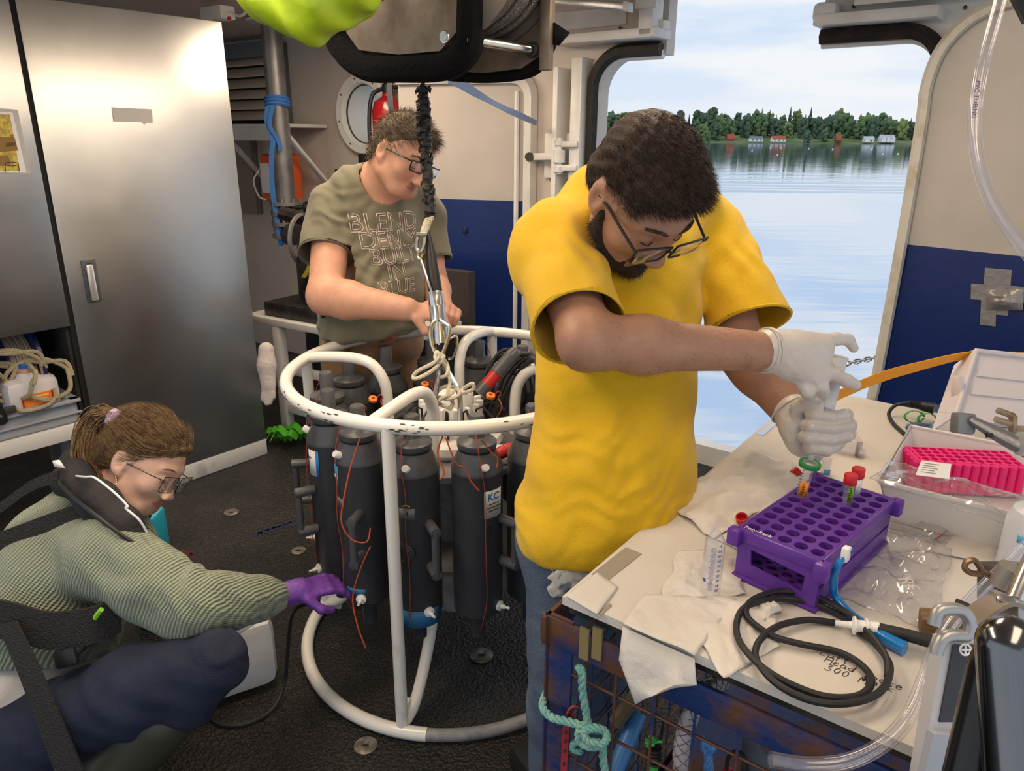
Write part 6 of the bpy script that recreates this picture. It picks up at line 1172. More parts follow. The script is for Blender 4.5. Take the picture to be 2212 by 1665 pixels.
q = MB(); slab(q, [p-ZX*.0145+V((.012, .012, 0)) for p in pts], (0, 0, -.022)); q.build('board_underlay', mat('black_plywood', (.012, .011, .010), .7, col2=(.05, .035, .02), nscale=20), BD, smooth=False)
# crate
KC = ZP(1182, 1328, .835); 
def K(a, b, z): return V((KC.x, KC.y, 0))+AX*a+BX*b+ZX*z
CG = thing('cage_crate', 'rusty blue steel mesh crate standing under the bench board', 'crate', K(.4, .6, 0))
for a, b in ((0, 0), (.92, 0), (0, 1.12), (.92, 1.12)):
    q = MB(); q.box(K(a+.022, b+.003, .42), (.05, .006, .84), (AX, BX, ZX)); q.box(K(a+.003, b+.025, .42), (.006, .05, .84), (AX, BX, ZX)); q.box(K(a+.02, b+.02, .02), (.07, .07, .04), (AX, BX, ZX), .005); q.build('corner_post', BRU, CG)
for a0, b0_, a1, b1_ in ((0, 0, .94, 0), (0, 0, 0, 1.14), (.94, 0, .94, 1.14), (0, 1.14, .94, 1.14)):
    d = AX if b0_ == b1_ else BX; n_ = BX if d is AX else AX; ln = .96 if d is AX else 1.16; c = K((a0+a1)/2, (b0_+b1_)/2, 0)
    for z, hh in ((.812, .05), (.10, .05)): q = MB(); q.box(c+ZX*z, (ln, .007, hh), (d, n_, ZX), .001); q.build('rail', BRU, CG)
    if (a0, b0_) == (0, 0) or d is BX:
        for i in range(1, 15): q = MB(); p = (K(i*.0627, 0, 0) if d is AX else K(a0, i*.076, 0)); q.cyl(p+ZX*.10, p+ZX*.80, .0022, n=6); q.build('mesh_wire', BRU, CG)
        for i in range(8): q = MB(); z = .17+.082*i; q.cyl((K(.03, .004, z) if d is AX else K(a0+.004, .03, z)), (K(.92, .004, z) if d is AX else K(a0+.004, 1.11, z)), .0026, n=6); q.build('mesh_wire', RUST, CG)
q = MB(); q.box(K(.47, .57, .13), (.9, 1.1, .012), (AX, BX, ZX)); q.build('crate_floor', BRU, CG)
for x in (1262, 1290): p = PL(x, 1390, K(0, -.005, 0), BX); q = MB(); q.box(p, (.016, .004, .055), (AX, BX, ZX)); q.build('brass_plate', mat('tarnished_brass', (.25, .20, .08), .5), CG)
def DK(x, y, d, base=.94, off=.045): return PL(x, y, KC+BX*(off+(d-base)), BX)
# junk in the crate
q = MB(); q.tube([DK(1318, 1690, 1.0), DK(1380, 1540, 1.10)], .016, 10); tag(q.build('blue_pipe', mat('blue_plastic_pipe', (.05, .18, .42), .35)), 'pale blue plastic pipe leaning inside the crate', 'pipe')
q = MB(); q.tube([DK(1330, 1560, 1.06), DK(1420, 1440, 1.10)], .014, 8); q.v = q.v; tag(q.build('wooden_stick', mat('old_stick', (.10, .08, .04), .8)), 'old brown stick inside the crate behind the mesh', 'stick')
hz_ = thing('braided_hose', 'clear braided hose curving up inside the crate', 'hose', DK(1480, 1690, .98))
P = spline([DK(1477, 1720, .92), DK(1472, 1640, .92), DK(1480, 1580, .925), DK(1500, 1530, .94), DK(1530, 1485, 1.0), DK(1560, 1475, 1.05)], 8)
q = MB(); q.tube(P, .013, 12); q.build('hose_wall', mat('cloudy_hose', (.40, .36, .37), .3), hz_)
q = MB()
for s_ in (1, -1):
    for k in range(4):
        q.tube([p+frame((P[min(i+1, len(P)-1)]-P[max(i-1, 0)]))[0]*(.0133*math.cos(s_*i*.55+k*1.57))+frame((P[min(i+1, len(P)-1)]-P[max(i-1, 0)]))[1]*(.0133*math.sin(s_*i*.55+k*1.57)) for i, p in enumerate(P)], .0006, 4)
q.build('braid', mat('dark_braid', (.10, .08, .08), .5), hz_)
gb = thing('bungee_cord', 'green bungee cord with black wire hook inside the crate', 'cord', DK(1412, 1640, .93))
q = MB(); q.tube([DK(1412, 1700, .92), DK(1412, 1640, .93)], .007, 8); q.build('cord', mat('green_cord', (.04, .40, .06), .6), gb)
q = MB()
for k in range(5): q.ring(DK(1413, 1615+k*7, .93), ZX, .0105, .0024, 16, 6)
q.tube(spline([DK(1420, 1620, .93), DK(1428, 1585, .93), DK(1432, 1560, .93), DK(1425, 1548, .93)], 5), .0024, 6); q.build('wire_hook', BLK, gb)
random.seed(6); q = MB()
for k in range(16): a = random.uniform(0, 6.28); p = DK(1412+10*math.cos(a), 1602+7*math.sin(a), .925); q.tube([DK(1412, 1606, .93), p, p+V((.006*math.cos(a), 0, .006*math.sin(a*2)))], .0022, 5)
q.build('frayed_end', mat('green_cord', (.04, .40, .06), .6), gb)
def twist(name, pts, r, material, parent, turns=1.4, n=8, ns=3):        # laid rope: three strands twisted together
    P = spline(pts, n); q = MB()
    for k in range(ns):
        out = []
        for i, p in enumerate(P):
            x, y, _ = frame(P[min(i+1, len(P)-1)]-P[max(i-1, 0)]); a = i*turns*.5+k*2*math.pi/ns; out.append(p+x*math.cos(a)*r*.55+y*math.sin(a)*r*.55)
        q.tube(out, r*.58, 6)
    return q.build(name, material, parent)
TEAL = mat('teal_rope', (.16, .42, .38), .9, col2=(.28, .50, .42), nscale=40, bump=.6, bscale=300)
tr_ = thing('teal_rope', 'knotted teal rope tied to the blue corner post of the crate', 'rope', DK(1250, 1560, .96))
dk_ = .955
twist('rope_strand', [DK(x, y, dk_+o, .955, -.014) for x, y, o in ((1250, 1442, .02), (1257, 1450, 0), (1258, 1490, 0), (1266, 1540, 0), (1274, 1575, -.01))], .0062, TEAL, tr_)
twist('rope_strand', [DK(x, y, dk_+o, .955, -.014) for x, y, o in ((1180, 1495, .03), (1172, 1525, .0), (1190, 1548, -.01), (1225, 1558, -.01), (1262, 1568, -.012), (1290, 1578, -.012))], .0062, TEAL, tr_)
twist('rope_strand', [DK(x, y, dk_+o-.012, .955, -.014) for x, y, o in ((1268, 1562, 0), (1250, 1580, -.01), (1256, 1605, -.012), (1284, 1612, -.012), (1308, 1600, -.01), (1308, 1582, 0), (1285, 1572, -.01), (1262, 1580, -.018), (1270, 1600, -.02), (1298, 1608, -.01), (1303, 1640, 0), (1308, 1690, 0))], .0062, TEAL, tr_)
twist('rope_tail', [DK(x, y, dk_, .955, -.014) for x, y in ((1256, 1600), (1240, 1605), (1238, 1618), (1256, 1624))], .005, TEAL, tr_)
rs = thing('perforated_strap', 'red perforated rubber strap hooked over the crate mesh', 'strap', DK(1230, 1600, .975))
P = spline([DK(x, y, .975, .975, -.008) for x, y in ((1258, 1530), (1246, 1524), (1233, 1535), (1224, 1565), (1220, 1620), (1216, 1700))], 6)
q = MB(); q.strip(P, [cv(1, .15, 0)]*len(P), .0105, .003); q.build('band', mat('red_rubber', (.42, .04, .05), .5), rs)
q = MB()
for p in P[2::2]: q.box(p-FW*.002, (.0035, .0035, .005), (RT, FW, UP))
q.build('perforation', BLK, rs)
bk = thing('blue_rope', 'frayed blue rope knotted on the crate mesh', 'rope', DK(1532, 1620, .90)); BRP = mat('blue_rope', (.05, .17, .42), .9, col2=(.12, .28, .50), nscale=50)
twist('rope_strand', [DK(x, y, .94) for x, y in ((1520, 1608), (1524, 1600), (1540, 1612), (1532, 1622), (1520, 1612), (1530, 1630), (1533, 1670), (1530, 1720))], .006, BRP, bk); twist('rope_strand', [DK(x, y, .938) for x, y in ((1545, 1615), (1535, 1612), (1528, 1635), (1526, 1700))], .005, BRP, bk)
q = MB(); q.add([DK(x, y, .98) for x, y in ((1605, 1580), (1640, 1600), (1690, 1690), (1600, 1690))], [(0, 1, 2, 3)]); tag(q.build('grey_panel_scrap', mat('slate_panel', (.10, .11, .13), .6), solid=.006), 'slate grey panel scrap inside the crate', 'panel')
q = MB(); q.tube(spline([DK(x, y, .95) for x, y in ((1570, 1680), (1572, 1640), (1590, 1622), (1612, 1640), (1618, 1690))], 6), .003, 6); tag(q.build('wire_loop', BLK), 'black wire loop beside the blue rope', 'wire')
q = MB(); q.lathe([(0, 0), (.010, 0), (.010, .02), (0, .024)], DK(1573, 1690, .95), n=12); tag(q.build('red_float', mat('red_cap', (.55, .015, .02), .35)), 'small red float at the bottom edge inside the crate', 'float')
# --- papers and tapes on the board
def sheet(name, corners, material, amp, label, cat, seed=0, nu=26, nv=26, lift=.002, sharp=1.0, solid=.0006, edgeamp=0):
    a, b, c, d = [V(p) for p in corners]; sd = V((seed*3.1, seed*1.7, seed*.9))
    def fn(u, v):
        p = (a*(1-u)+b*u)*(1-v)+(d*(1-u)+c*u)*v
        h_ = abs(mnoise.noise(p*16+sd))*1.0+abs(mnoise.noise(V((p.x*42*sharp, p.y*30, 0))+sd))*.5+.25*abs(mnoise.noise(p*75+sd)); rim = min(u, 1-u, v, 1-v); e = min(1, rim*5)
        lat = V((mnoise.noise(p*22+sd), mnoise.noise(p*22+sd+V((5, 5, 5))), 0))*edgeamp
        return p+lat+ZX*(lift+amp*h_*(.35+.65*e))
    q = MB(); q.grid(fn, nu, nv); o = q.build(name, material, smooth=60, solid=solid); return tag(o, label, cat)
sheet('wrapping_paper', (tz(1432, 1092), tz(1612, 968), tz(1768, 1030), tz(1545, 1168)), TISS, .030, 'wrinkled white wrapping paper between the man in yellow and the rack', 'paper', 1, edgeamp=.006)
sheet('wrapping_paper', (tz(1545, 1168), tz(1700, 1060), tz(1735, 1085), tz(1600, 1190)), TISS, .006, 'smooth folded flap of paper along the purple rack', 'paper', 7, edgeamp=.004)
sheet('tissue', (tz(1470, 1190), tz(1588, 1205), tz(1612, 1290), tz(1420, 1300)), TISS, .014, 'crumpled tissue under the upturned clear tube', 'tissue', 2, edgeamp=.010)
sheet('tissue', (tz(1440, 1290), tz(1660, 1290), tz(1690, 1400), tz(1560, 1470)), TISS, .012, 'crumpled tissue left of the black hose coil', 'tissue', 3, edgeamp=.008)
a, b, c = T(.10, .06), T(.40, .07), T(.27, -.002)
def drape(u, v):
    p = tz(1390, 1290)*(1-u)*(1-v)+tz(1590, 1300)*u*(1-v)+tz(1345, 1353)*(1-u)*v+tz(1500, 1422)*u*v
    out = max(0, -(p-TA).dot(BX)); return p+ZX*(.004+.006*abs(mnoise.noise(p*22)))
q = MB(); q.grid(drape, 18, 12)
hang = [[PL(x, y, TA-BX*.006*(k+1), BX) for x, y in r_] for k, r_ in enumerate((((1345, 1353), (1400, 1378), (1450, 1400), (1500, 1422)), ((1337, 1425), (1400, 1450), (1452, 1480), (1505, 1480)), ((1352, 1465), (1395, 1490), (1430, 1495), (1458, 1478)), ((1372, 1522), (1392, 1510), (1412, 1502), (1430, 1490))))]
hv = [spline(r_, 4) for r_ in hang]; n_ = len(hv[0]); q.add([p for r_ in hv for p in r_], [(i*n_+j, i*n_+j+1, (i+1)*n_+j+1, (i+1)*n_+j) for i in range(3) for j in range(n_-1)])
tag(q.build('tissue', TISS, smooth=70, solid=.0008), 'large tissue hanging over the near edge of the bench', 'tissue')
sheet('tissue_ball', (tz(1635, 1310), tz(1668, 1298), tz(1692, 1325), tz(1655, 1350)), TISS, .030, 'small crumpled tissue ball inside the black hose coil', 'tissue', 5, 16, 16, .004, 2, edgeamp=.01)
GT = mat('grey_brown_tape', (.30, .27, .22), .4); ST = mat('silver_tape', (.62, .63, .66), .22, metal=.7)
for c_, m_, lb in ((((1352, 1182), (1386, 1196), (1310, 1256), (1278, 1240)), GT, 'grey tape strip on the bench edge beside the jeans'), (((1318, 1303), (1322, 1308), (1292, 1335), (1284, 1328)), GT, 'short grey tape strip on the near bench corner'), (((1634, 938), (1676, 905), (1688, 907), (1650, 940)), ST, 'silver tape strip on the far bench edge')):
    q = MB(); slab(q, [tz(x, y, .0006) for x, y in c_], (0, 0, .0006)); tag(q.build('tape_strip', m_), lb, 'tape')
sheet('paper_sheet', (tz(1222, 1290), tz(1290, 1238), tz(1335, 1270), tz(1290, 1330)), PAPER, .003, 'paper corner sticking out at the near left bench corner', 'paper', 8, 10, 10)
for s_, x, y, sz in (('Luft', 1770, 1412, .013), ('Head space', 1780, 1428, .013), ('300 Ml', 1780, 1445, .014), ('Rack', 1862, 1470, .013)):
    cx = (tz(x+40, y+15)-tz(x, y)); handwriting('handwriting', s_, tz(x, y, .0006), cx, ZX.cross(cx), sz, .0005, INK, BD)
q = MB(); q.ring(tz(1480, 1222, .001), ZX, .016, .0009, 30, 4); q.build('ring_stain', mat('pale_stain', (.60, .52, .40), .8), BD)
# --- purple tube rack
PUR = mat('purple_plastic', (.115, .030, .30), .32, spec=.5); PUR2 = PUR
r0 = V((.345, 1.000, 0)); rl = V((.715, .699, 0)); rw = V((.699, -.715, 0)).normalized(); RLn, RWd, RH = .280, .136, .085; zt_ = TZ+.002+RH
def RK(a, b, z=0): return r0+rl*a+rw*b+ZX*(TZ+.002+z)
RKT = thing('tube_rack', 'purple fifty hole tube rack on the white bench', 'rack', RK(.14, .068))
def holeplate(nu, nv, cu, cv_, rad, fn, depth, seg=16):
    q = MB()
    for i in range(nu):
        for j in range(nv):
            c = ((i+.5)*cu, (j+.5)*cv_); vs = []; 
            for k in range(seg):
                a = 2*math.pi*(k+.5)/seg; x, y = math.cos(a), math.sin(a); m_ = max(abs(x)/(cu/2), abs(y)/(cv_/2)); vs.append(fn(c[0]+x/m_, c[1]+y/m_, 0))
            for zz in (0, -depth): vs += [fn(c[0]+rad*math.cos(2*math.pi*(k+.5)/seg), c[1]+rad*math.sin(2*math.pi*(k+.5)/seg), zz) for k in range(seg)]
            q.add(vs, [(k, (k+1) % seg, seg+(k+1) % seg, seg+k) for k in range(seg)]+[(seg+k, seg+(k+1) % seg, 2*seg+(k+1) % seg, 2*seg+k) for k in range(seg)])
            cr = [fn(c[0]+sx*cu/2, c[1]+sy*cv_/2, 0) for sx in (-1, 1) for sy in (-1, 1)]
    return q
NLr, NWr = 10, 5; cu, cv2 = (RLn-.016)/NLr, (RWd-.010)/NWr
hq = holeplate(NLr, NWr, cu, cv2, .0102, lambda a, b, z: RK(a+.008, b+.005, RH+z), .010)
def corners_fill(q):
    for i in range(NLr):
        for j in range(NWr):
            for sx in (-1, 1):
                for sy in (-1, 1):
                    c = ((i+.5)*cu, (j+.5)*cv2); seg = 16; ks = []
                    a = math.atan2(sy, sx); k0 = [2*math.pi*(k+.5)/seg for k in range(seg)]
                    near = sorted(range(seg), key=lambda k: abs(((k0[k]-a+math.pi) % (2*math.pi))-math.pi))[:2]
                    pv = []
                    for k in near:
                        x, y = math.cos(k0[k]), math.sin(k0[k]); m_ = max(abs(x)/(cu/2), abs(y)/(cv2/2)); pv.append(RK(c[0]+x/m_+.008, c[1]+y/m_+.005, RH))
                    q.add([pv[0], pv[1], RK(c[0]+sx*cu/2+.008, c[1]+sy*cv2/2+.005, RH)], [(0, 1, 2)])
corners_fill(hq)
hq.build('top_plate', PUR, RKT, smooth=50)
q = MB(); RA = (rl, rw, ZX)
for a, b, w, d in ((RLn/2, .0025, RLn+.006, .005), (RLn/2, RWd-.0025, RLn+.006, .005), (.004, RWd/2, .008, RWd+.006), (RLn-.004, RWd/2, .008, RWd+.006)): q.box(RK(a, b, RH-.009), (w, d, .019), RA, .0015)
q.build('top_rim', PUR, RKT)
for a, b in ((.0, .0), (.0, RWd), (RLn, .0), (RLn, RWd)): q = MB(); q.box(RK(a, b, RH-.014), (.020, .020, .028), RA, .003); q.build('corner_clip', PUR, RKT)
def endpanel(a, t):                                                   # end wall with a hand opening
    q = MB(); W_ = RWd-.008; o = lambda b, z: RK(a, b+.004, z)
    outer = [(0, 0), (W_, 0), (W_, .072), (0, .072)]; inner = [(.030, .030), (W_-.024, .020), (W_-.022, .046), (.024, .054), (.022, .046)]
    inner = [(.024, .030), (W_-.022, .022), (W_-.020, .050), (.022, .056)]
    for k in range(4):
        p0, p1, i0, i1 = outer[k], outer[(k+1) % 4], inner[k], inner[(k+1) % 4]; slab(q, [o(*p0), o(*p1), o(*i1), o(*i0)], rl*t)
    return q.build('end_panel', PUR, RKT, smooth=False)
endpanel(.004, .004); endpanel(RLn-.008, .004)
for b in (.004, RWd-.008):
    q = MB(); q.box(RK(RLn/2, b+.002, .018), (RLn-.01, .004, .032), RA, .001); q.box(RK(RLn/2, b+.002, .056), (RLn-.01, .004, .034), RA, .001); q.build('side_panel', PUR, RKT)
    q = MB()
    for k in range(9): q.box(RK(.02+k*.03, b+.002+(.0022 if b > .05 else -.0022), RH-.010), (.0016, .002, .016), RA)
    q.build('side_rib', PUR, RKT)
hq = holeplate(NLr, NWr, cu, cv2, .0085, lambda a, b, z: RK(a+.008, b+.005, .012+z), .003, 10); hq.build('lower_plate', PUR, RKT, smooth=50)
q = MB(); q.box(RK(RLn/2, RWd/2, .003), (RLn, RWd, .006), RA, .002); q.build('base', PUR, RKT)
text('lettering', 'Poly-Rack', .011, RK(.012, .030, RH+.0006), rw, rl, NYL, RKT, .0002)
def hole(i, j): return RK((i+.5)*cu+.008, (j+.5)*cv2+.005, 0)
CLR = clear('clear_plastic_tube', (.95, .95, .96), .06, .15); CLRW = clear('milky_syringe', (.93, .93, .95), .12, .30); BLUEI = mat('blue_print', (.02, .08, .40), .5); REDC = mat('red_cap', (.55, .015, .02), .35)
def tube_in_rack(px, py, h_top, label, lab_mat, lab_txt):
    b = ZP(px, py, zt_); base = V((b.x, b.y, TZ+.02)); t = thing('sample_tube', label, 'tube', base)
    q = MB(); q.lathe([(0, 0), (.004, .0), (.0078, .014), (.0078, zt_+h_top-base.z), (.0070, zt_+h_top-base.z)], base, n=18); q.build('tube_wall', CLR, t)
    q = MB(); q.lathe([(.0098, 0), (.0105, .002), (.0105, .0155), (.0095, .017), (0, .017)], V((base.x, base.y, zt_+h_top-.004)), n=20); q.build('cap', REDC, t)
    q = MB(); q.grid(lambda u, v: V((base.x, base.y, zt_+.004+v*.032))+V((math.cos(-2.1+u*1.3), math.sin(-2.1+u*1.3), 0))*.0081, 6, 1); q.build('label', lab_mat, t, solid=.0004)
    if lab_txt: n_ = V((math.cos(-1.7), math.sin(-1.7), 0)); text('lettering', lab_txt, .007, V((base.x, base.y, zt_+.02))+n_*.0088, ZX, n_.cross(ZX), INK, t, .0002)
    for k in range(6): q = MB() if k == 0 else q; q.box(V((base.x, base.y, zt_+.006+k*.005))+V((.0079*math.cos(-.7), .0079*math.sin(-.7), 0)), (.004, .0006, .0006), (V((.65, .76, 0)), V((.76, -.65, 0)), ZX))
    q.build('graduation', BLUEI, t)
tube_in_rack(1846, 1068, .036, 'red capped sample tube standing at the back of the purple rack', LW, '')
tube_in_rack(1829, 1085, .038, 'red capped sample tube with green label in the purple rack', mat('green_label', (.22, .36, .03), .5), 'NITRAT')
# tube with orange label receiving the filtrate; filter and syringe held above it
b = ZP(1731, 1070, zt_); db_ = (b-CAM).dot(FW); top = D(1748, 1008, db_-.022); ax_ = (top-b).normalized(); b0 = b-ax_*.05
t = thing('filtrate_tube', 'clear tube with orange label leaning in the purple rack under the syringe', 'tube', b0)
q = MB(); q.lathe([(0, 0), (.0085, 0), (.0085, (top-b0).length), (.0078, (top-b0).length)], b0, ax_, 18); q.build('tube_wall', CLR, t)
x_, y_, z_ = frame(ax_, (0, 1, 0)); vd = (CAM-b); vd = (vd-ax_*vd.dot(ax_)).normalized(); sdv = ax_.cross(vd)
q = MB(); q.grid(lambda u, v: b+ax_*(.002+v*.028)+(vd*math.cos((u-.45)*1.7)+sdv*math.sin((u-.45)*1.7))*.0088, 6, 1); q.build('label', mat('orange_paper_label', (.90, .28, .02), .5), t, solid=.0004)
text('lettering', 'NH4+', .0085, b+ax_*.016+vd*.0093, ax_, vd.cross(ax_), INK, t, .0002)
q = MB()
for k in range(9): q.box(b+ax_*(.004+k*.0055)+(vd*.5-sdv*.86)*.0087, (.005, .0006, .0007), (sdv, vd, ax_))
q.build('graduation', INK, t)
ft = thing('syringe_filter', 'round green rimmed syringe filter between tube and syringe', 'filter', top); sy0 = D(1756, 972, 1.312); sx = (D(1812, 770, 1.315)-sy0).normalized()
q = MB(); q.lathe([(.010, -.003), (.0172, -.003), (.0178, 0), (.0172, .004), (.010, .004)], top+ax_*.004, ax_, 28); q.build('rim', mat('green_rim', (.015, .22, .05), .35), ft)
q = MB(); q.lathe([(0, .002), (.0125, .003), (.0125, .005), (.004, .007), (.004, .018), (0, .018)], top+ax_*.003, ax_, 20); q.build('filter_dome', CLR, ft)
sy = thing('syringe', 'large clear syringe pressed down by the gloved hands', 'syringe', sy0)
Ls = (D(1812, 770, 1.315)-sy0).length
q = MB(); q.lathe([(.0035, -.018), (.0045, -.010), (.0150, -.008), (.0165, -.003), (.0165, Ls*.62), (.0155, Ls*.62), (.0155, .0)], sy0, sx, 26); q.build('barrel', CLR, sy)
q = MB(); q.lathe([(0, .002), (.0152, .002), (.0154, .012), (.0148, .014), (0, .014)], sy0, sx, 24); q.build('plunger_tip', clear('grey_clear', (.75, .75, .78), .1, .5), sy)
q = MB(); q.lathe([(.0155, Ls*.45), (.0160, Ls*.98), (.0145, Ls)], sy0, sx, 24); x_, y_, _ = frame(sx); q.box(sy0+sx*Ls*.5, (.026, .0025, Ls*.95), (x_, y_, sx)); q.box(sy0+sx*Ls*.5, (.0025, .026, Ls*.95), (x_, y_, sx)); q.build('plunger', mat('milky_plunger', (.72, .72, .73), .35, trans=.2), sy)
q = MB(); q.lathe([(0, Ls-.003), (.017, Ls-.003), (.017, Ls), (0, Ls)], sy0, sx, 24); q.build('thumb_rest', mat('milky_plunger', (.72, .72, .73), .35), sy)
# upturned clear tube
tb_ = tz(1533, 1283); ti = thing('clear_tube', 'upturned clear graduated tube standing on its open end', 'tube', tb_)
q = MB(); q.lathe([(.0150, 0), (.0155, .001), (.0155, .008), (.0147, .009), (.0147, .092), (.0040, .109), (.0030, .112), (0, .112)], tb_, n=28); q.build('tube_wall', CLR, ti)
vd = (CAM-tb_); vd.z = 0; vd.normalize(); sdv = ZX.cross(vd)
q = MB()
for k in range(38):
    w = .010 if k % 5 == 0 else .006; a0 = -.05-w/.0148/2
    q.grid(lambda u, v: tb_+ZX*(.016+k*.0019+v*.0005)+(vd*math.cos(a0+u*w/.0148)+sdv*math.sin(a0+u*w/.0148))*.01495, 3, 1)
q.build('graduation', BLUEI, ti, solid=.0002)
for k, s_ in enumerate(('50', '45', '40', '35', '30', '25', '20', '15', '10', '5')):
    a = .62; n_ = vd*math.cos(a)+sdv*math.sin(a); text('numeral', s_, .0058, tb_+ZX*(.016+k*.0083)+n_*.0151, -ZX.cross(n_), -ZX, BLUEI, ti, .0002)
a = -.72; n_ = vd*math.cos(a)+sdv*math.sin(a); q = MB(); q.box(tb_+ZX*.030+n_*.0149, (.005, .0005, .005), (ZX.cross(n_), n_, ZX)); q.build('maker_mark', BLUEI, ti)
# second syringe lying, clear tube with blue tape, red caps
s0, s1v = tz(1796, 958, .017), tz(1858, 970, .017); dv = (s1v-s0).normalized(); sl = thing('lying_syringe', 'clear syringe with black seal lying behind the gloved fist', 'syringe', s0)
q = MB(); q.cyl(s0-dv*.03, s1v, .0160, n=24, cap=False); q.build('barrel', CLRW, sl)
q = MB()
for k in (0, .004): q.lathe([(0, 0), (.0158, 0), (.0158, .0028), (0, .0028)], s1v-dv*(.004+k), dv, 24)
q.build('seal', BLK, sl); q = MB(); q.lathe([(.0158, 0), (.012, .003), (.004, .004), (.003, .014), (0, .014)], s1v, dv, 20); q.build('tip', CLR, sl)
q = MB(); q.tube(spline([s0+ZX*.05+V((.0, .03, 0)), tz(1838, 925, .02), tz(1858, 950, .025), tz(1862, 957, .03)], 5), .0018, 6); tag(q.build('glove_edge', LATEX), 'thin rolled latex strip lying beside the lying syringe', 'latex strip')
bt_ = tz(1782, 1024, .0); t = thing('clear_vial', 'clear vial with blue tape standing behind the purple rack', 'vial', bt_)
q = MB(); q.lathe([(0, 0), (.0095, 0), (.0095, .04), (.0088, .04)], bt_, n=20); q.build('vial_wall', CLRW, t); q = MB(); q.grid(lambda u, v: bt_+ZX*(.002+.012*v)+V((math.cos(-2.3+u*1.5), math.sin(-2.3+u*1.5), 0))*.0098, 6, 1); q.build('tape', mat('blue_label_tape', (.10, .35, .55), .5), t, solid=.0004)
for x, y, d_, lb in ((1603, 1122, (-.3, -.3, .9), 'red cap lying at the left corner of the purple rack'), (1718, 1022, (.5, .2, .3), 'red cap lying behind the purple rack')):
    p = tz(x, y, .012); q = MB(); q.lathe([(0, -.006), (.0095, -.006), (.0105, -.004), (.0105, .008), (.009, .009), (.008, .008), (.008, -.002), (0, -.002)], p, d_, 20); tag(q.build('screw_top', REDC), lb, 'cap')
# black hose coil with connector
CO = [(1804, 1345), (1744, 1339), (1685, 1350), (1649, 1374), (1632, 1404), (1640, 1436), (1676, 1475), (1730, 1505), (1789, 1519), (1849, 1516), (1894, 1499), (1918, 1469), (1921, 1433), (1894, 1394), (1864, 1368), (1819, 1332), (1760, 1305), (1700, 1293), (1655, 1296), (1610, 1311), (1592, 1341), (1595, 1380), (1625, 1421), (1670, 1457), (1730, 1487), (1789, 1505), (1849, 1504), (1879, 1484), (1879, 1457), (1849, 1427), (1804, 1406), (1730, 1391), (1670, 1374), (1625, 1344), (1611, 1320), (1625, 1296), (1670, 1279), (1715, 1278), (1774, 1293), (1834, 1326), (1879, 1368), (1915, 1421), (1917, 1463)]
hs = thing('hose_coil', 'thin black hose coiled on the white bench', 'hose', tz(1760, 1400)); n_ = len(CO)
q = MB(); q.tube(spline([tz(x, y, .006+.012*abs(math.sin(i*.21))) for i, (x, y) in enumerate(CO)], 5), .0046, 9); q.build('thin_hose', RUB, hs)
q = MB(); q.tube(spline([tz(1895, 1358, .016), tz(1960, 1372, .018), tz(2020, 1388, .02), tz(2090, 1398, .02)], 5), .0088, 10); q.build('thick_hose', RUB, hs)
c0, c1 = tz(1804, 1345, .014), tz(1898, 1358, .016); dv = (c1-c0)
q = MB(); LL = dv.length; q.lathe([(0, 0), (.0036, 0), (.0042, LL*.12), (.0038, LL*.12), (.0046, LL*.26), (.0042, LL*.26), (.0052, LL*.38), (.0085, LL*.40), (.0125, LL*.42), (.0125, LL*.47), (.0085, LL*.48), (.0085, LL*.68), (.0120, LL*.69), (.0120, LL*.74), (.0085, LL*.76), (.0090, LL), (0, LL)], c0, dv, 18); q.build('connector', NYL, hs)
q = MB(); P = spline([tz(1838, 1182, .105), tz(1814, 1215, .085), tz(1801, 1250, .055), tz(1806, 1290, .022), tz(1845, 1335, .012), tz(1905, 1375, .010), tz(1955, 1402, .010)], 6); n_ = len(P)
q.tube(P, [.0045+.008*(i/n_)**1.3 for i in range(n_)], 12, flat=.75); bt2 = thing('blue_tube', 'bright blue soft tube with a white clip lying against the rack', 'tube', tz(1840, 1330)); q.build('tube_body', mat('bright_blue_plastic', (.01, .22, .62), .2, trans=.15, coat=.5), bt2)
q = MB(); p = P[3]; q.box(p, (.014, .010, .022), (rl, rw, ZX), .002); q.build('clip', NYL, bt2)
# plastic bags
BAG = clear('crumpled_clear_film', (.97, .97, .98), .12, .05, .10); BAG2 = clear('glossy_clear_film', (.98, .98, .98), .10, .04, .12)
sheet('plastic_bag', (tz(1800, 1300), tz(1915, 1140), tz(2060, 1180), tz(2010, 1370)), BAG, .026, 'crumpled clear plastic bag beside the blue tube', 'bag', 11, 40, 40, .004, 1.4, edgeamp=.012)
sheet('plastic_bag', (tz(1905, 1145), tz(1950, 1085), tz(2085, 1110), tz(2050, 1185)), BAG2, .022, 'clear zip bag with red seal lying right of the rack', 'bag', 12, 30, 30, .004, 1.6, edgeamp=.008)
q = MB(); q.tube([tz(2020, 1165, .012), tz(2060, 1135, .012), tz(2080, 1118, .012)], .0012, 5); tag(q.build('zip_seal', REDC), 'thin red zip seal strip on the bag right of the rack', 'strip')
REC = mat('grey_print', (.52, .48, .45), .7)
o_ = tz(1945, 1285, .012); xx = (tz(1985, 1325)-tz(1925, 1245)).normalized(); text('bag_print', 'RE', .030, tz(1962, 1262, .030), xx, ZX.cross(xx), REC, None)
lb_ = bpy.data.objects['bag_print']; tag(lb_, 'grey recycling lettering printed on the clear bag', 'print')
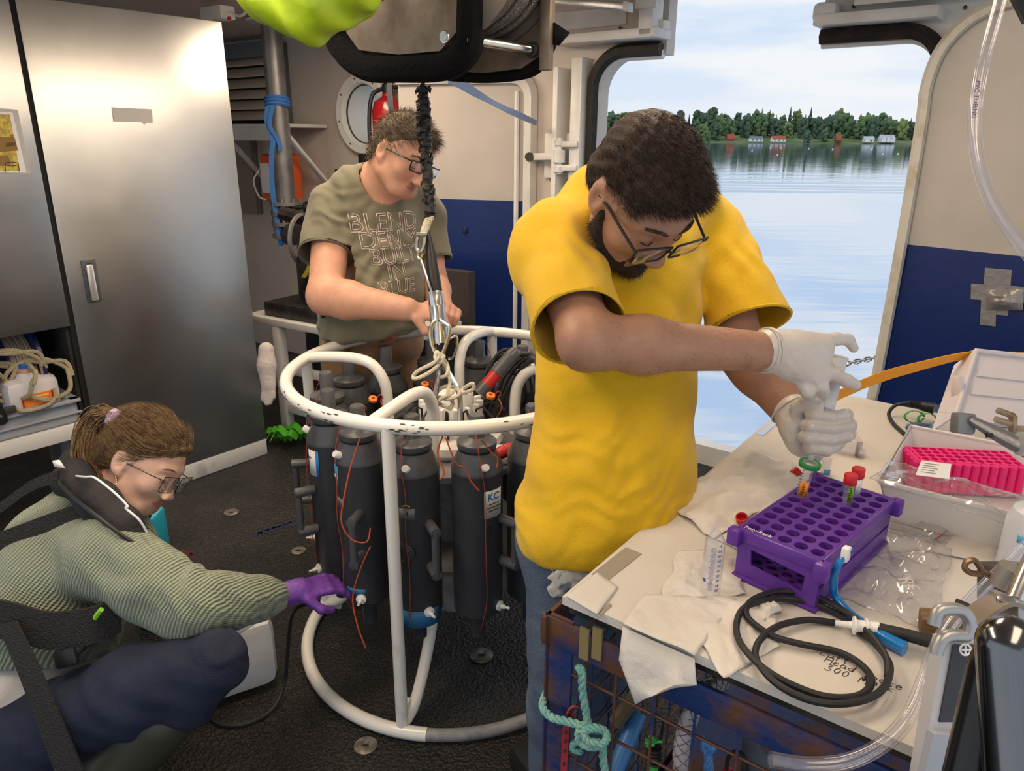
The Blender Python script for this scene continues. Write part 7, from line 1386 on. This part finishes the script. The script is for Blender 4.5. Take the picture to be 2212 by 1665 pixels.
# white tray with pink rack and bag
TRAY = mat('white_tray_plastic', (.74, .72, .69), .35)
t0 = ZP(1900, 1045, TZ+.075); tu = (ZP(1966, 925, TZ+.075)-t0); tl = tu.length; tu.normalize(); tv_ = (ZP(2190, 1130, TZ+.075)-t0); tv_ = (tv_-tu*tv_.dot(tu)).normalized(); tv_.z = 0; tw = .40
def TR(a, b, z): return V((t0.x, t0.y, TZ))+tu*a+tv_*b+ZX*z
tr = thing('plastic_tray', 'white plastic tray holding the pink rack and a bag', 'tray', TR(tl/2, .2, 0))
q = MB(); prof = ((.000, .078, .0), (.006, .078, .0), (.012, .060, .0), (.024, .006, .0))
for z0, z1, i0, i1 in ((.078, .004, 0, .022),):
    for (a0, b0_), (a1, b1_) in (((0, 0), (tl, 0)), ((tl, 0), (tl, tw)), ((tl, tw), (0, tw)), ((0, tw), (0, 0))):
        ins = lambda a, b, i: TR(min(max(a, i), tl-i), min(max(b, i), tw-i), 0)
        slab(q, [ins(a0, b0_, 0)+ZX*.078, ins(a1, b1_, 0)+ZX*.078, ins(a1, b1_, .020)+ZX*.004, ins(a0, b0_, .020)+ZX*.004], (TR(tl/2, tw/2, 0)-TR((a0+a1)/2, (b0_+b1_)/2, 0)).normalized()*.003)
q.build('tray_wall', TRAY, tr, smooth=False); q = MB(); slab(q, [TR(.02, .02, .002), TR(tl-.02, .02, .002), TR(tl-.02, tw-.02, .002), TR(.02, tw-.02, .002)], (0, 0, .003)); q.build('tray_floor', TRAY, tr, smooth=False)
q = MB(); q.tube([TR(0, 0, .079), TR(tl, 0, .079), TR(tl, tw, .079), TR(0, tw, .079)], .005, 8, closed=True); q.build('tray_rim', TRAY, tr)
PINK = mat('hot_pink_plastic', (.85, .02, .20), .4, sss=.05)
k0 = ZP(1982, 1000, TZ+.070); ku = (ZP(2212, 1012, TZ+.070)-k0); ku.z = 0; ku.normalize(); kv = ZX.cross(ku); kv = kv if kv.dot(tu) > 0 else -kv
def PK(a, b, z): return V((k0.x, k0.y, 0))+ku*a+kv*b+ZX*(TZ+z)
pk = thing('pink_rack', 'hot pink tube rack lying in the white tray', 'rack', PK(.1, .05, .006))
hp_ = holeplate(12, 5, .0165, .0165, .0068, lambda a, b, z: PK(a, b, .070+z), .030, 12); hp_.build('top_plate', PINK, pk, smooth=50)
q = MB()
for i in range(12):
    for j in (0,): q.cyl(PK((i+.5)*.0165, .004, .012), PK((i+.5)*.0165, .004, .070), .0080, n=12)
for j in range(5): q.cyl(PK(.004, (j+.5)*.0165, .012), PK(.004, (j+.5)*.0165, .070), .0080, n=12)
q.build('well_wall', PINK, pk); q = MB(); q.box(PK(.099, .042, .025), (.196, .08, .03), (ku, kv, ZX)); q.build('core', PINK, pk)
sheet('label_bag', (TR(-.02, -.015, .085), TR(.10, .0, .080), TR(.06, .30, .085), TR(-.05, .22, .075)), BAG2, .020, 'clear bag with printed label draped over the tray edge', 'bag', 13, 34, 34, .0, 1.5, edgeamp=.008)
q = MB(); lc = [ZP(x, y, TZ+.105) for x, y in ((1990, 995), (2055, 1003), (2050, 1035), (1978, 1026))]; slab(q, lc, (0, 0, .001)); tl_ = thing('bag_label', 'white printed label inside the clear bag on the tray', 'label', lc[0]); q.build('label_paper', LW, tl_)
xx = (lc[1]-lc[0]).normalized(); yy = (lc[0]-lc[3]).normalized()
q = MB()
for k in range(5): c = lc[3].lerp(lc[0], .2+.15*k); slab(q, [c+xx*.006+ZX*.0015, c+xx*(.030-.004*(k % 2))+ZX*.0015, c+xx*(.030-.004*(k % 2))+yy*.0016+ZX*.0015, c+xx*.006+yy*.0016+ZX*.0015], (0, 0, .0003))
q.build('label_print', mat('grey_ink', (.22, .22, .24), .6), tl_)
sheet('paper_bag', (tz(2010, 1195), tz(2090, 1120), tz(2200, 1165), tz(2160, 1225)), PAPER, .012, 'white paper sachet with green print beside the wash bottle', 'sachet', 14, 14, 14)
# white storage box with its lid up, cord, yarn
BXM = mat('white_box_plastic', (.66, .60, .59), .4)
wb = thing('white_case', 'open white plastic case with raised lid at the back of the bench', 'case', tz(2120, 920))
f0 = [D(x, y, 1.52) for x, y in ((2058, 905), (2330, 930))]; f1 = [D(x, y, 1.62) for x, y in ((2106, 760), (2330, 784))]
nrm = (f0[1]-f0[0]).cross(f1[0]-f0[0]).normalized(); nrm = nrm if nrm.y < 0 else -nrm
q = MB(); slab(q, [f0[0], f0[1], f1[1], f1[0]], -nrm*.006); q.build('lid_panel', BXM, wb, smooth=False)
q = MB(); slab(q, [f0[0], f1[0], f1[0]-nrm*.05-RT*.012, f0[0]-nrm*.05-RT*.012], -RT*.006); slab(q, [f1[0], f1[1], f1[1]-nrm*.05+UP*.018, f1[0]-nrm*.05+UP*.018], UP*.006); q.build('lid_side', BXM, wb, smooth=False)
q = MB(); q.tube([f0[0]+nrm*.004, f1[0]+nrm*.004, f1[1]+nrm*.004], .006, 6); q.build('lid_rim', BXM, wb)
for k in (.35, .62): a, b = f0[0].lerp(f1[0], k), f0[1].lerp(f1[1], k); q = MB(); slab(q, [a+RT*.02, b, b+(f1[1]-f0[1])*.12, a+RT*.02+(f1[0]-f0[0])*.12], nrm*.003); q.build('lid_rib', BXM, wb, smooth=False)
q = MB(); q.box(f0[0].lerp(f1[0], .45)-RT*.012, (.012, .03, .05), (RT, FW, UP), .003); q.build('hinge_latch', BXM, wb)
lo_ = [tz(2072, 915), tz(2330, 940)]; q = MB(); slab(q, [lo_[0]+ZX*.002, lo_[1]+ZX*.002, lo_[1]+ZX*.045, lo_[0]+ZX*.03], V((.02, .06, 0))); q.build('case_base', BXM, wb, smooth=False)
cbm = thing('power_cord', 'black power cord with ribbed plug at the back of the bench', 'cord', tz(1930, 905))
q = MB(); q.tube(spline([tz(1955, 938, .006), tz(1930, 915, .006), tz(1920, 893, .012), tz(1935, 875, .03), tz(1965, 870, .04)], 6), .0045, 8); q.build('cord', RUB, cbm)
a_, b_ = tz(1963, 871, .04), tz(2018, 882, .04); q = MB(); q.tube([a_, a_.lerp(b_, .45), a_.lerp(b_, .5), b_], [.0065, .0075, .012, .014], 12)
for k in range(5): q.ring(a_.lerp(b_, .06+.08*k), b_-a_, .0078, .0018, 14, 5)
q.build('plug', BLK, cbm)
gr = thing('green_ribbon', 'looped green ribbon with white backing behind the tray', 'ribbon', tz(1985, 905))
for c_, r_ in (((1975, 900, .02), .018), ((2003, 905, .018), .017)): q = MB(); c = tz(*c_); q.strip([c+RT*r_*1.3*math.cos(i*.55)+UP*r_*.8*math.sin(i*.55) for i in range(12)], FW, .010, .0015); q.build('loop', mat('green_ribbon', (.02, .32, .05), .5), gr)
yn = tz(1985, 925, .014); ya = SDF(.01); ya.e(yn, (.030, .016, .014)); ya.e(yn+V((.02, -.01, -.003)), (.02, .014, .012))
tag(link('blue_yarn', ya.mesh('blue_yarn', .003, lambda P: .0022*np.sin(P[:, 0]*900+P[:, 2]*700)), mat('blue_yarn', (.03, .06, .13), .9, col2=(.10, .16, .26), nscale=300)), 'small bundle of dark blue yarn behind the tray', 'yarn')
q = MB(); q.add([D(x, y, 1.40) for x, y in ((2020, 873), (2075, 880), (2068, 930), (2008, 925))], [(0, 1, 2, 3)]); q.tube([D(2019, 889, 1.40), D(2074, 896, 1.40)], .0012, 5); tag(q.build('zip_bag', BAG2), 'small clear zip bag standing behind the tray', 'bag')
# orange strap, chain, duct tape cross
OS = mat('orange_webbing', (.80, .34, .02), .6, bump=.4, bscale=400)
P = spline([tz(1772, 905, .002), D(1800, 862, 1.62), D(1845, 838, 1.62), D(1910, 812, 1.62), D(1990, 790, 1.62), D(2080, 769, 1.63), D(2150, 766, 1.66), D(2300, 768, 1.70)], 6)
q = MB(); q.strip(P, [cv(.1, 1-.02*max(0, i-18), .25+.05*max(0, i-18)) for i in range(len(P))], [.025]*len(P), .002); tag(q.build('orange_strap', OS), 'orange webbing strap stretched over the white case', 'strap')
ch = thing('chain', 'short steel chain hanging across the opening behind the hands', 'chain', D(1860, 776, 2.75)); 
for i in range(7): p = D(1830+i*11, 785-i*2.2, 2.78-.01*i); d = (D(1841, 783, 2.77)-D(1830, 785, 2.78)).normalized(); nn = (UP if i % 2 else FW); sd = d.cross(nn).normalized(); q = MB(); q.tube([p+d*.015*math.cos(k*.785)+sd*.008*math.sin(k*.785) for k in range(8)], .003, 6, closed=True); q.build('link', STEEL, ch)
q = MB(); q.tube([D(1815, 790, 2.79), D(1832, 784, 2.78)], .012, 8); q.build('shackle', STEEL, ch)
dt = thing('duct_tape_cross', 'grey duct tape cross stuck on the blue door leaf', 'tape', onr(2150, 640)); DTM = mat('shiny_grey_duct_tape', (.27, .26, .25), .3, metal=.3, bump=.5, bscale=22)
for k, c_ in enumerate((((2128, 578), (2186, 583), (2178, 682), (2120, 676)), ((2098, 612), (2216, 622), (2216, 655), (2097, 646)), ((2120, 640), (2153, 644), (2151, 705), (2117, 701)), ((2150, 610), (2260, 630), (2260, 648), (2165, 640)))):
    q = MB(); slab(q, [onr(x, y, .002+.001*k) for x, y in c_], nr*.001); q.build('tape_strip', DTM, dt, smooth=False)
q = MB(); q.grid(lambda u, v: onr(2130+u*80, 625+v*45, .006)+nr*.020*math.sin(u*3.1)*math.sin(v*3.1)*(1+.4*mnoise.noise(V((u*6, v*6, 1)))), 14, 10); q.build('tape_bulge', DTM, dt)
# --- clamps, wash bottle, tubing, instrument box at the right
CAST = mat('cast_grey_metal', (.20, .20, .21), .4, metal=.5, bump=.3, bscale=50); RSTC = mat('rusty_clamp', (.20, .11, .05), .6, metal=.4, col2=(.35, .28, .20), nscale=30)
cl = thing('stand_clamp', 'grey cast stand clamp reaching in above the pink rack', 'clamp', D(2130, 930, 1.02))
q = MB(); q.box(D(2080, 914, 1.02), (.026, .022, .029), (cv(1, -.1, 0), cv(0, 0, 1), cv(.1, 1, 0)), .004); q.build('boss', CAST, cl); q = MB(); q.tube([D(2095, 905, 1.01), D(2140, 930, 1.0), D(2190, 955, .985), D(2260, 990, .97)], [.007, .011, .014, .016], 10, flat=.8); q.build('arm', CAST, cl)
q = MB(); q.tube([D(2200, 958, .975), D(2300, 965, .97)], .016, 12); q.build('grip', mat('pale_grey_metal', (.42, .44, .47), .35, metal=.4), cl); q = MB(); q.box(D(2137, 940, .99), (.008, .004, .006), (RT, FW, UP)); q.build('slot_screw', BLK, cl)
fk = thing('rusty_fork_clamp', 'small rusty two pronged clamp above the grey stand clamp', 'clamp', D(2180, 910, 1.05))
q = MB(); q.tube([D(2155, 886, 1.05), D(2188, 898, 1.05), D(2192, 904, 1.05)], .0045, 8); q.tube([D(2150, 905, 1.05), D(2184, 916, 1.05)], .0045, 8); q.build('prong', RSTC, fk); q = MB(); q.box(D(2188, 918, 1.05), (.006, .012, .028), (RT, FW, UP), .001); q.box(D(2200, 930, 1.05), (.02, .012, .012), (RT, FW, UP), .002); q.build('bracket', RSTC, fk)
wbp = tz(2212, 1250); WB = thing('wash_bottle', 'white squeeze bottle with blue tape at the right edge', 'bottle', wbp)
q = MB(); q.lathe([(0, 0), (.040, 0), (.042, .005), (.042, .10), (.036, .118), (.018, .128), (.016, .14), (0, .14)], wbp, n=28); q.build('bottle_body', mat('milky_bottle', (.66, .68, .72), .35, trans=.1), WB); q = MB(); q.grid(lambda u, v: wbp+ZX*(.075+.012*v)+V((math.cos(-2.75+u*.35), math.sin(-2.75+u*.35), 0))*.0425, 4, 1); q.build('blue_tape', mat('blue_label_tape', (.10, .35, .55), .5), WB, solid=.0006)
q = MB(); q.tube(spline([wbp+ZX*.14, wbp+ZX*.165, wbp+ZX*.17+V((-.03, -.01, 0)), wbp+ZX*.165+V((-.045, -.015, 0))], 5), .0035, 8); q.build('spout', BLK, WB)
ey = thing('eye_screw_clamp', 'brown steel eye screw with clamp body near the wash bottle', 'clamp', D(2110, 1225, .86))
q = MB(); q.tube(spline([D(x, y, .86) for x, y in ((2118, 1238), (2100, 1238), (2085, 1228), (2088, 1214), (2104, 1210), (2115, 1222), (2124, 1236), (2150, 1247))], 6), .0036, 8); q.build('eye', mat('bronze_rod', (.22, .14, .09), .35, metal=.8), ey)
q = MB(); q.lathe([(0, 0), (.014, 0), (.012, .026), (0, .026)], D(2165, 1262, .85), (.1, -.1, 1), 14); q.build('clamp_body', mat('pale_cast', (.38, .35, .31), .4, metal=.6), ey)
q = MB(); q.tube([D(2150, 1247, .86), D(2200, 1275, .84)], .0036, 8); q.build('screw', mat('bronze_rod', (.22, .14, .09), .35, metal=.8), ey)
hk = thing('hook_clamp', 'grey steel hook clamp with arched bracket over the black box', 'clamp', D(2060, 1350, .70))
HG = mat('galvanised_hook', (.38, .38, .38), .4, metal=.7)
q = MB(); q.tube(spline([D(x, y, .70) for x, y in ((2018, 1350), (2026, 1322), (2045, 1316), (2075, 1318), (2092, 1335), (2095, 1355), (2088, 1372), (2060, 1372), (2038, 1378), (2025, 1400), (2022, 1412))], 6), .0062, 10); q.build('hook', HG, hk)
q = MB(); P = spline([D(x, y, .79) for x, y in ((2095, 1340), (2130, 1312), (2165, 1296), (2200, 1305), (2240, 1330))], 6); q.strip(P, [FW]*len(P), .035, .004); q.build('arched_bracket', mat('worn_brown_plate', (.24, .20, .16), .45, metal=.5), hk); q = MB(); q.lathe([(.009, 0), (.009, .004), (.004, .006), (0, .006)], D(2172, 1300, .785), -FW*.4+UP, 14); q.build('bolt', STEEL, hk)
q = MB(); q.tube([D(2062, 1302, .82), D(2100, 1318, .81)], .006, 8); q.build('pin', BLK, hk); q = MB(); q.tube([D(2190, 1300, .80), D(2215, 1240, .82), D(2260, 1150, .84)], .010, 10); q.build('rod', STEEL, hk)
q = MB(); q.box(D(2175, 1345, .80), (.010, .05, .06), (RT, FW, UP), .002); q.box(D(2150, 1330, .82), (.03, .03, .012), (RT, FW, UP), .002); q.build('strut', HG, hk)
wk = tz(2035, 1350, .016); q = MB(); q.box(wk, (.055, .032, .032), (V((.9, -.35, .1)).normalized(), V((.35, .9, 0)).normalized(), V((-.1, 0, 1)).normalized()), .003); tag(q.build('wooden_block', mat('brown_wood', (.13, .075, .035), .75, col2=(.20, .12, .06), nscale=30, stretch=(1, 6, 6))), 'small brown wooden block beside the hook clamp', 'block')
q = MB(); q.box(D(2195, 1290, .92), (.07, .05, .08), (RT, FW, UP), .004); tag(q.build('dark_wood_block', mat('dark_wood', (.06, .05, .04), .8)), 'dark wooden block behind the arched bracket', 'block')
IB = thing('instrument_box', 'dark grey instrument box with white edges at the lower right', 'box', D(2060, 1600, .62))
bu = (D(2200, 1410, .74)-D(2035, 1395, .70)).normalized(); ib = D(2040, 1383, .72); bd_ = -ZX*.28+V((-.0, -.02, 0))
BDK = mat('dark_grey_face', (.045, .045, .055), .5); c1 = ib+RT*.075; fwd_ = FW*.0
q = MB(); slab(q, [ib, ib+RT*.12, ib+RT*.12+bd_, ib+bd_], FW*.02); q.build('shell', mat('white_plastic_case', (.60, .57, .56), .4), IB, smooth=False)
q = MB(); slab(q, [ib+RT*.008-UP*.004-FW*.002, ib+RT*.12-UP*.004-FW*.002, ib+RT*.12+bd_*.33-FW*.002, ib+RT*.008+bd_*.33-FW*.002], FW*.002); q.build('upper_face', BDK, IB, smooth=False)
q = MB(); slab(q, [ib+RT*.010+bd_*.36-FW*.012-RT*.012, ib+RT*.12+bd_*.40-FW*.012, ib+RT*.12+bd_*.95-FW*.012, ib+RT*.010+bd_*.95-FW*.012-RT*.020], FW*.012); q.build('lower_panel', mat('pale_grey_face', (.42, .44, .49), .45), IB, smooth=False)
q = MB(); slab(q, [ib+RT*.0+bd_*.62-FW*.014, ib+RT*.12+bd_*.75-FW*.014, ib+RT*.12+bd_*.95-FW*.014, ib-RT*.005+bd_*.95-FW*.014], FW*.002); q.build('dark_stripe', BDK, IB, smooth=False)
q = MB(); em = D(2080, 1400, .715)-FW*.004; q.ring(em, -FW, .0052, .0010, 24, 5); 
for k in range(4): q.tube([em, em+RT*.004*math.cos(k*1.57)+UP*.004*math.sin(k*1.57)], .0009, 5)
q.build('emblem', LW, IB)
gc = thing('steel_handrail', 'dark polished steel tube with rounded top in the lower right foreground', 'rail', D(2150, 1640, .50))
cc = D(2180, 1395, .50); q = MB(); n_ = 10; q.lathe([(.0205, -1.12), (.0205, 0)]+[(.0205*math.cos(i*math.pi/2/n_), .0205*math.sin(i*math.pi/2/n_)) for i in range(1, n_+1)], cc, UP*.97+FW*.1, 32); q.build('tube', mat('dark_polished_steel', (.17, .17, .175), .15, metal=1), gc)
c2 = D(2146, 1455, .525); q = MB(); q.lathe([(.017, -1.05), (.017, 0)]+[(.017*math.cos(i*math.pi/2/n_), .03*math.sin(i*math.pi/2/n_)) for i in range(1, n_+1)], c2, UP*.95+RT*.22, 28); q.build('black_sleeve', mat('gloss_black', (.006, .006, .007), .2), gc)
CT = clear('clear_tubing', (.96, .96, .98), .03, .04)
tA = thing('clear_tubing', 'clear plastic tubing curving across the near bench corner', 'tubing', tz(1985, 1510))
P = spline([D(1664, 1640, .78), D(1740, 1652, .78), D(1830, 1645, .78), D(1910, 1605, .79), D(1965, 1545, .80), D(1998, 1470, .81), D(2022, 1405, .83), D(2060, 1340, .86), D(2130, 1265, .90), D(2230, 1170, .93)], 8)
q = MB(); q.tube(P, .0085, 14, cap=False); q.build('outer_wall', CT, tA); q = MB(); q.tube(P, .0055, 12, cap=False); q.build('bore', CT, tA)
tB = thing('clear_tubing', 'clear plastic tubing hanging from above at the right edge', 'tubing', D(2110, 300, 1.0))
P = spline([D(2255, -690, 1.0), D(2225, -400, 1.0), D(2195, -180, 1.0), D(2175, -60, 1.0), D(2155, 20, 1.0), D(2125, 130, 1.0), D(2107, 240, 1.0), D(2110, 330, 1.0), D(2135, 420, 1.0), D(2175, 490, 1.0), D(2240, 570, 1.0), D(2400, 720, 1.0), D(2560, 900, 1.0), tz(2700, 1060, .01)], 8)
q = MB(); q.tube(P, .0085, 14, cap=False); q.build('outer_wall', CT, tB); q = MB(); q.tube(P, .0055, 12, cap=False); q.build('bore', CT, tB); o = text('lettering', 'PVC TUBING', .009, D(2108, 215, .988), cv(-.12, -1, 0), cv(1, -.1, 0), mat('violet_ink', (.12, .08, .18), .6), tB, .0002)
q = MB(); q.tube([D(2190, -40, .95), D(2230, 40, .95)], .012, 8); tag(q.build('black_bar', BLK), 'black bar crossing the upper right corner', 'bar')
# ================= on the deck by the woman =================
jb_ = ZP(520, 1500, 0)+V((-.02, .05, 0)); jb_.z = 0; JC = thing('jerrycan', 'white plastic jerrycan standing on the deck by the knee', 'jerrycan', jb_)
jx = V((.86, .5, 0)).normalized(); jy = V((-.5, .86, 0)).normalized(); JM = mat('white_jerrycan', (.62, .61, .60), .4, sss=.05)
q = MB(); q.box(jb_+ZX*.125-jx*.01, (.225, .17, .22), (jx, jy, ZX), .035); bd0 = q.build('can_body', JM, JC)
js = SDF(.03); js.e(jb_+ZX*.225, (.105, .078, .05), (jx, jy, ZX)); js.c(jb_+ZX*.25-jx*.03, jb_+ZX*.265+jx*.01, .03, .025); link('can_shoulder', js.mesh('can_shoulder', .006), JM, JC, smooth=60)
q = MB(); q.lathe([(.020, 0), (.020, .02), (0, .02)], jb_+ZX*.255, n=16); q.build('can_neck', JM, JC); q = MB(); q.tube(spline([jb_+ZX*.28, jb_+ZX*.29-jx*.02], 3), .006, 8); q.build('hose_stub', BLK, JC)
q = MB(); q.tube(spline([ZP(440, 1540, .008), ZP(480, 1565, .008), ZP(535, 1562, .008), ZP(590, 1530, .01), D(615, 1470, 2.12), D(622, 1400, 2.08), D(628, 1340, 2.03), D(645, 1310, 1.98), D(690, 1300, 1.96)], 7), .006, 8); tag(q.build('drain_hose', RUB), 'thin black hose looping round the jerrycan to the bottle tap', 'hose')
tp = ZP(332, 1165, 0); tp = D(318, 1135, 2.35); tp.z = max(.1, tp.z); TC = thing('teal_bucket', 'small teal plastic container with stick behind the woman', 'container', V((tp.x, tp.y, 0)))
q = MB(); b0 = V((tp.x, tp.y, 0)); zz = D(330, 1100, 2.35).z; q.box(b0+ZX*(zz-.10), (.09, .09, .20), bev=.012); q.build('wall', mat('teal_plastic', (.02, .33, .48), .35), TC); q = MB(); q.box(b0+ZX*(zz-.20)/2, (.10, .10, max(.02, zz-.20))); q.build('stand', BLK, TC)
q = MB(); q.cyl(b0+ZX*(zz-.02)-RT*.03, b0+ZX*(zz+.03)-RT*.035, .008, n=8); q.build('stick', mat('pale_wood', (.60, .42, .22), .7), TC)
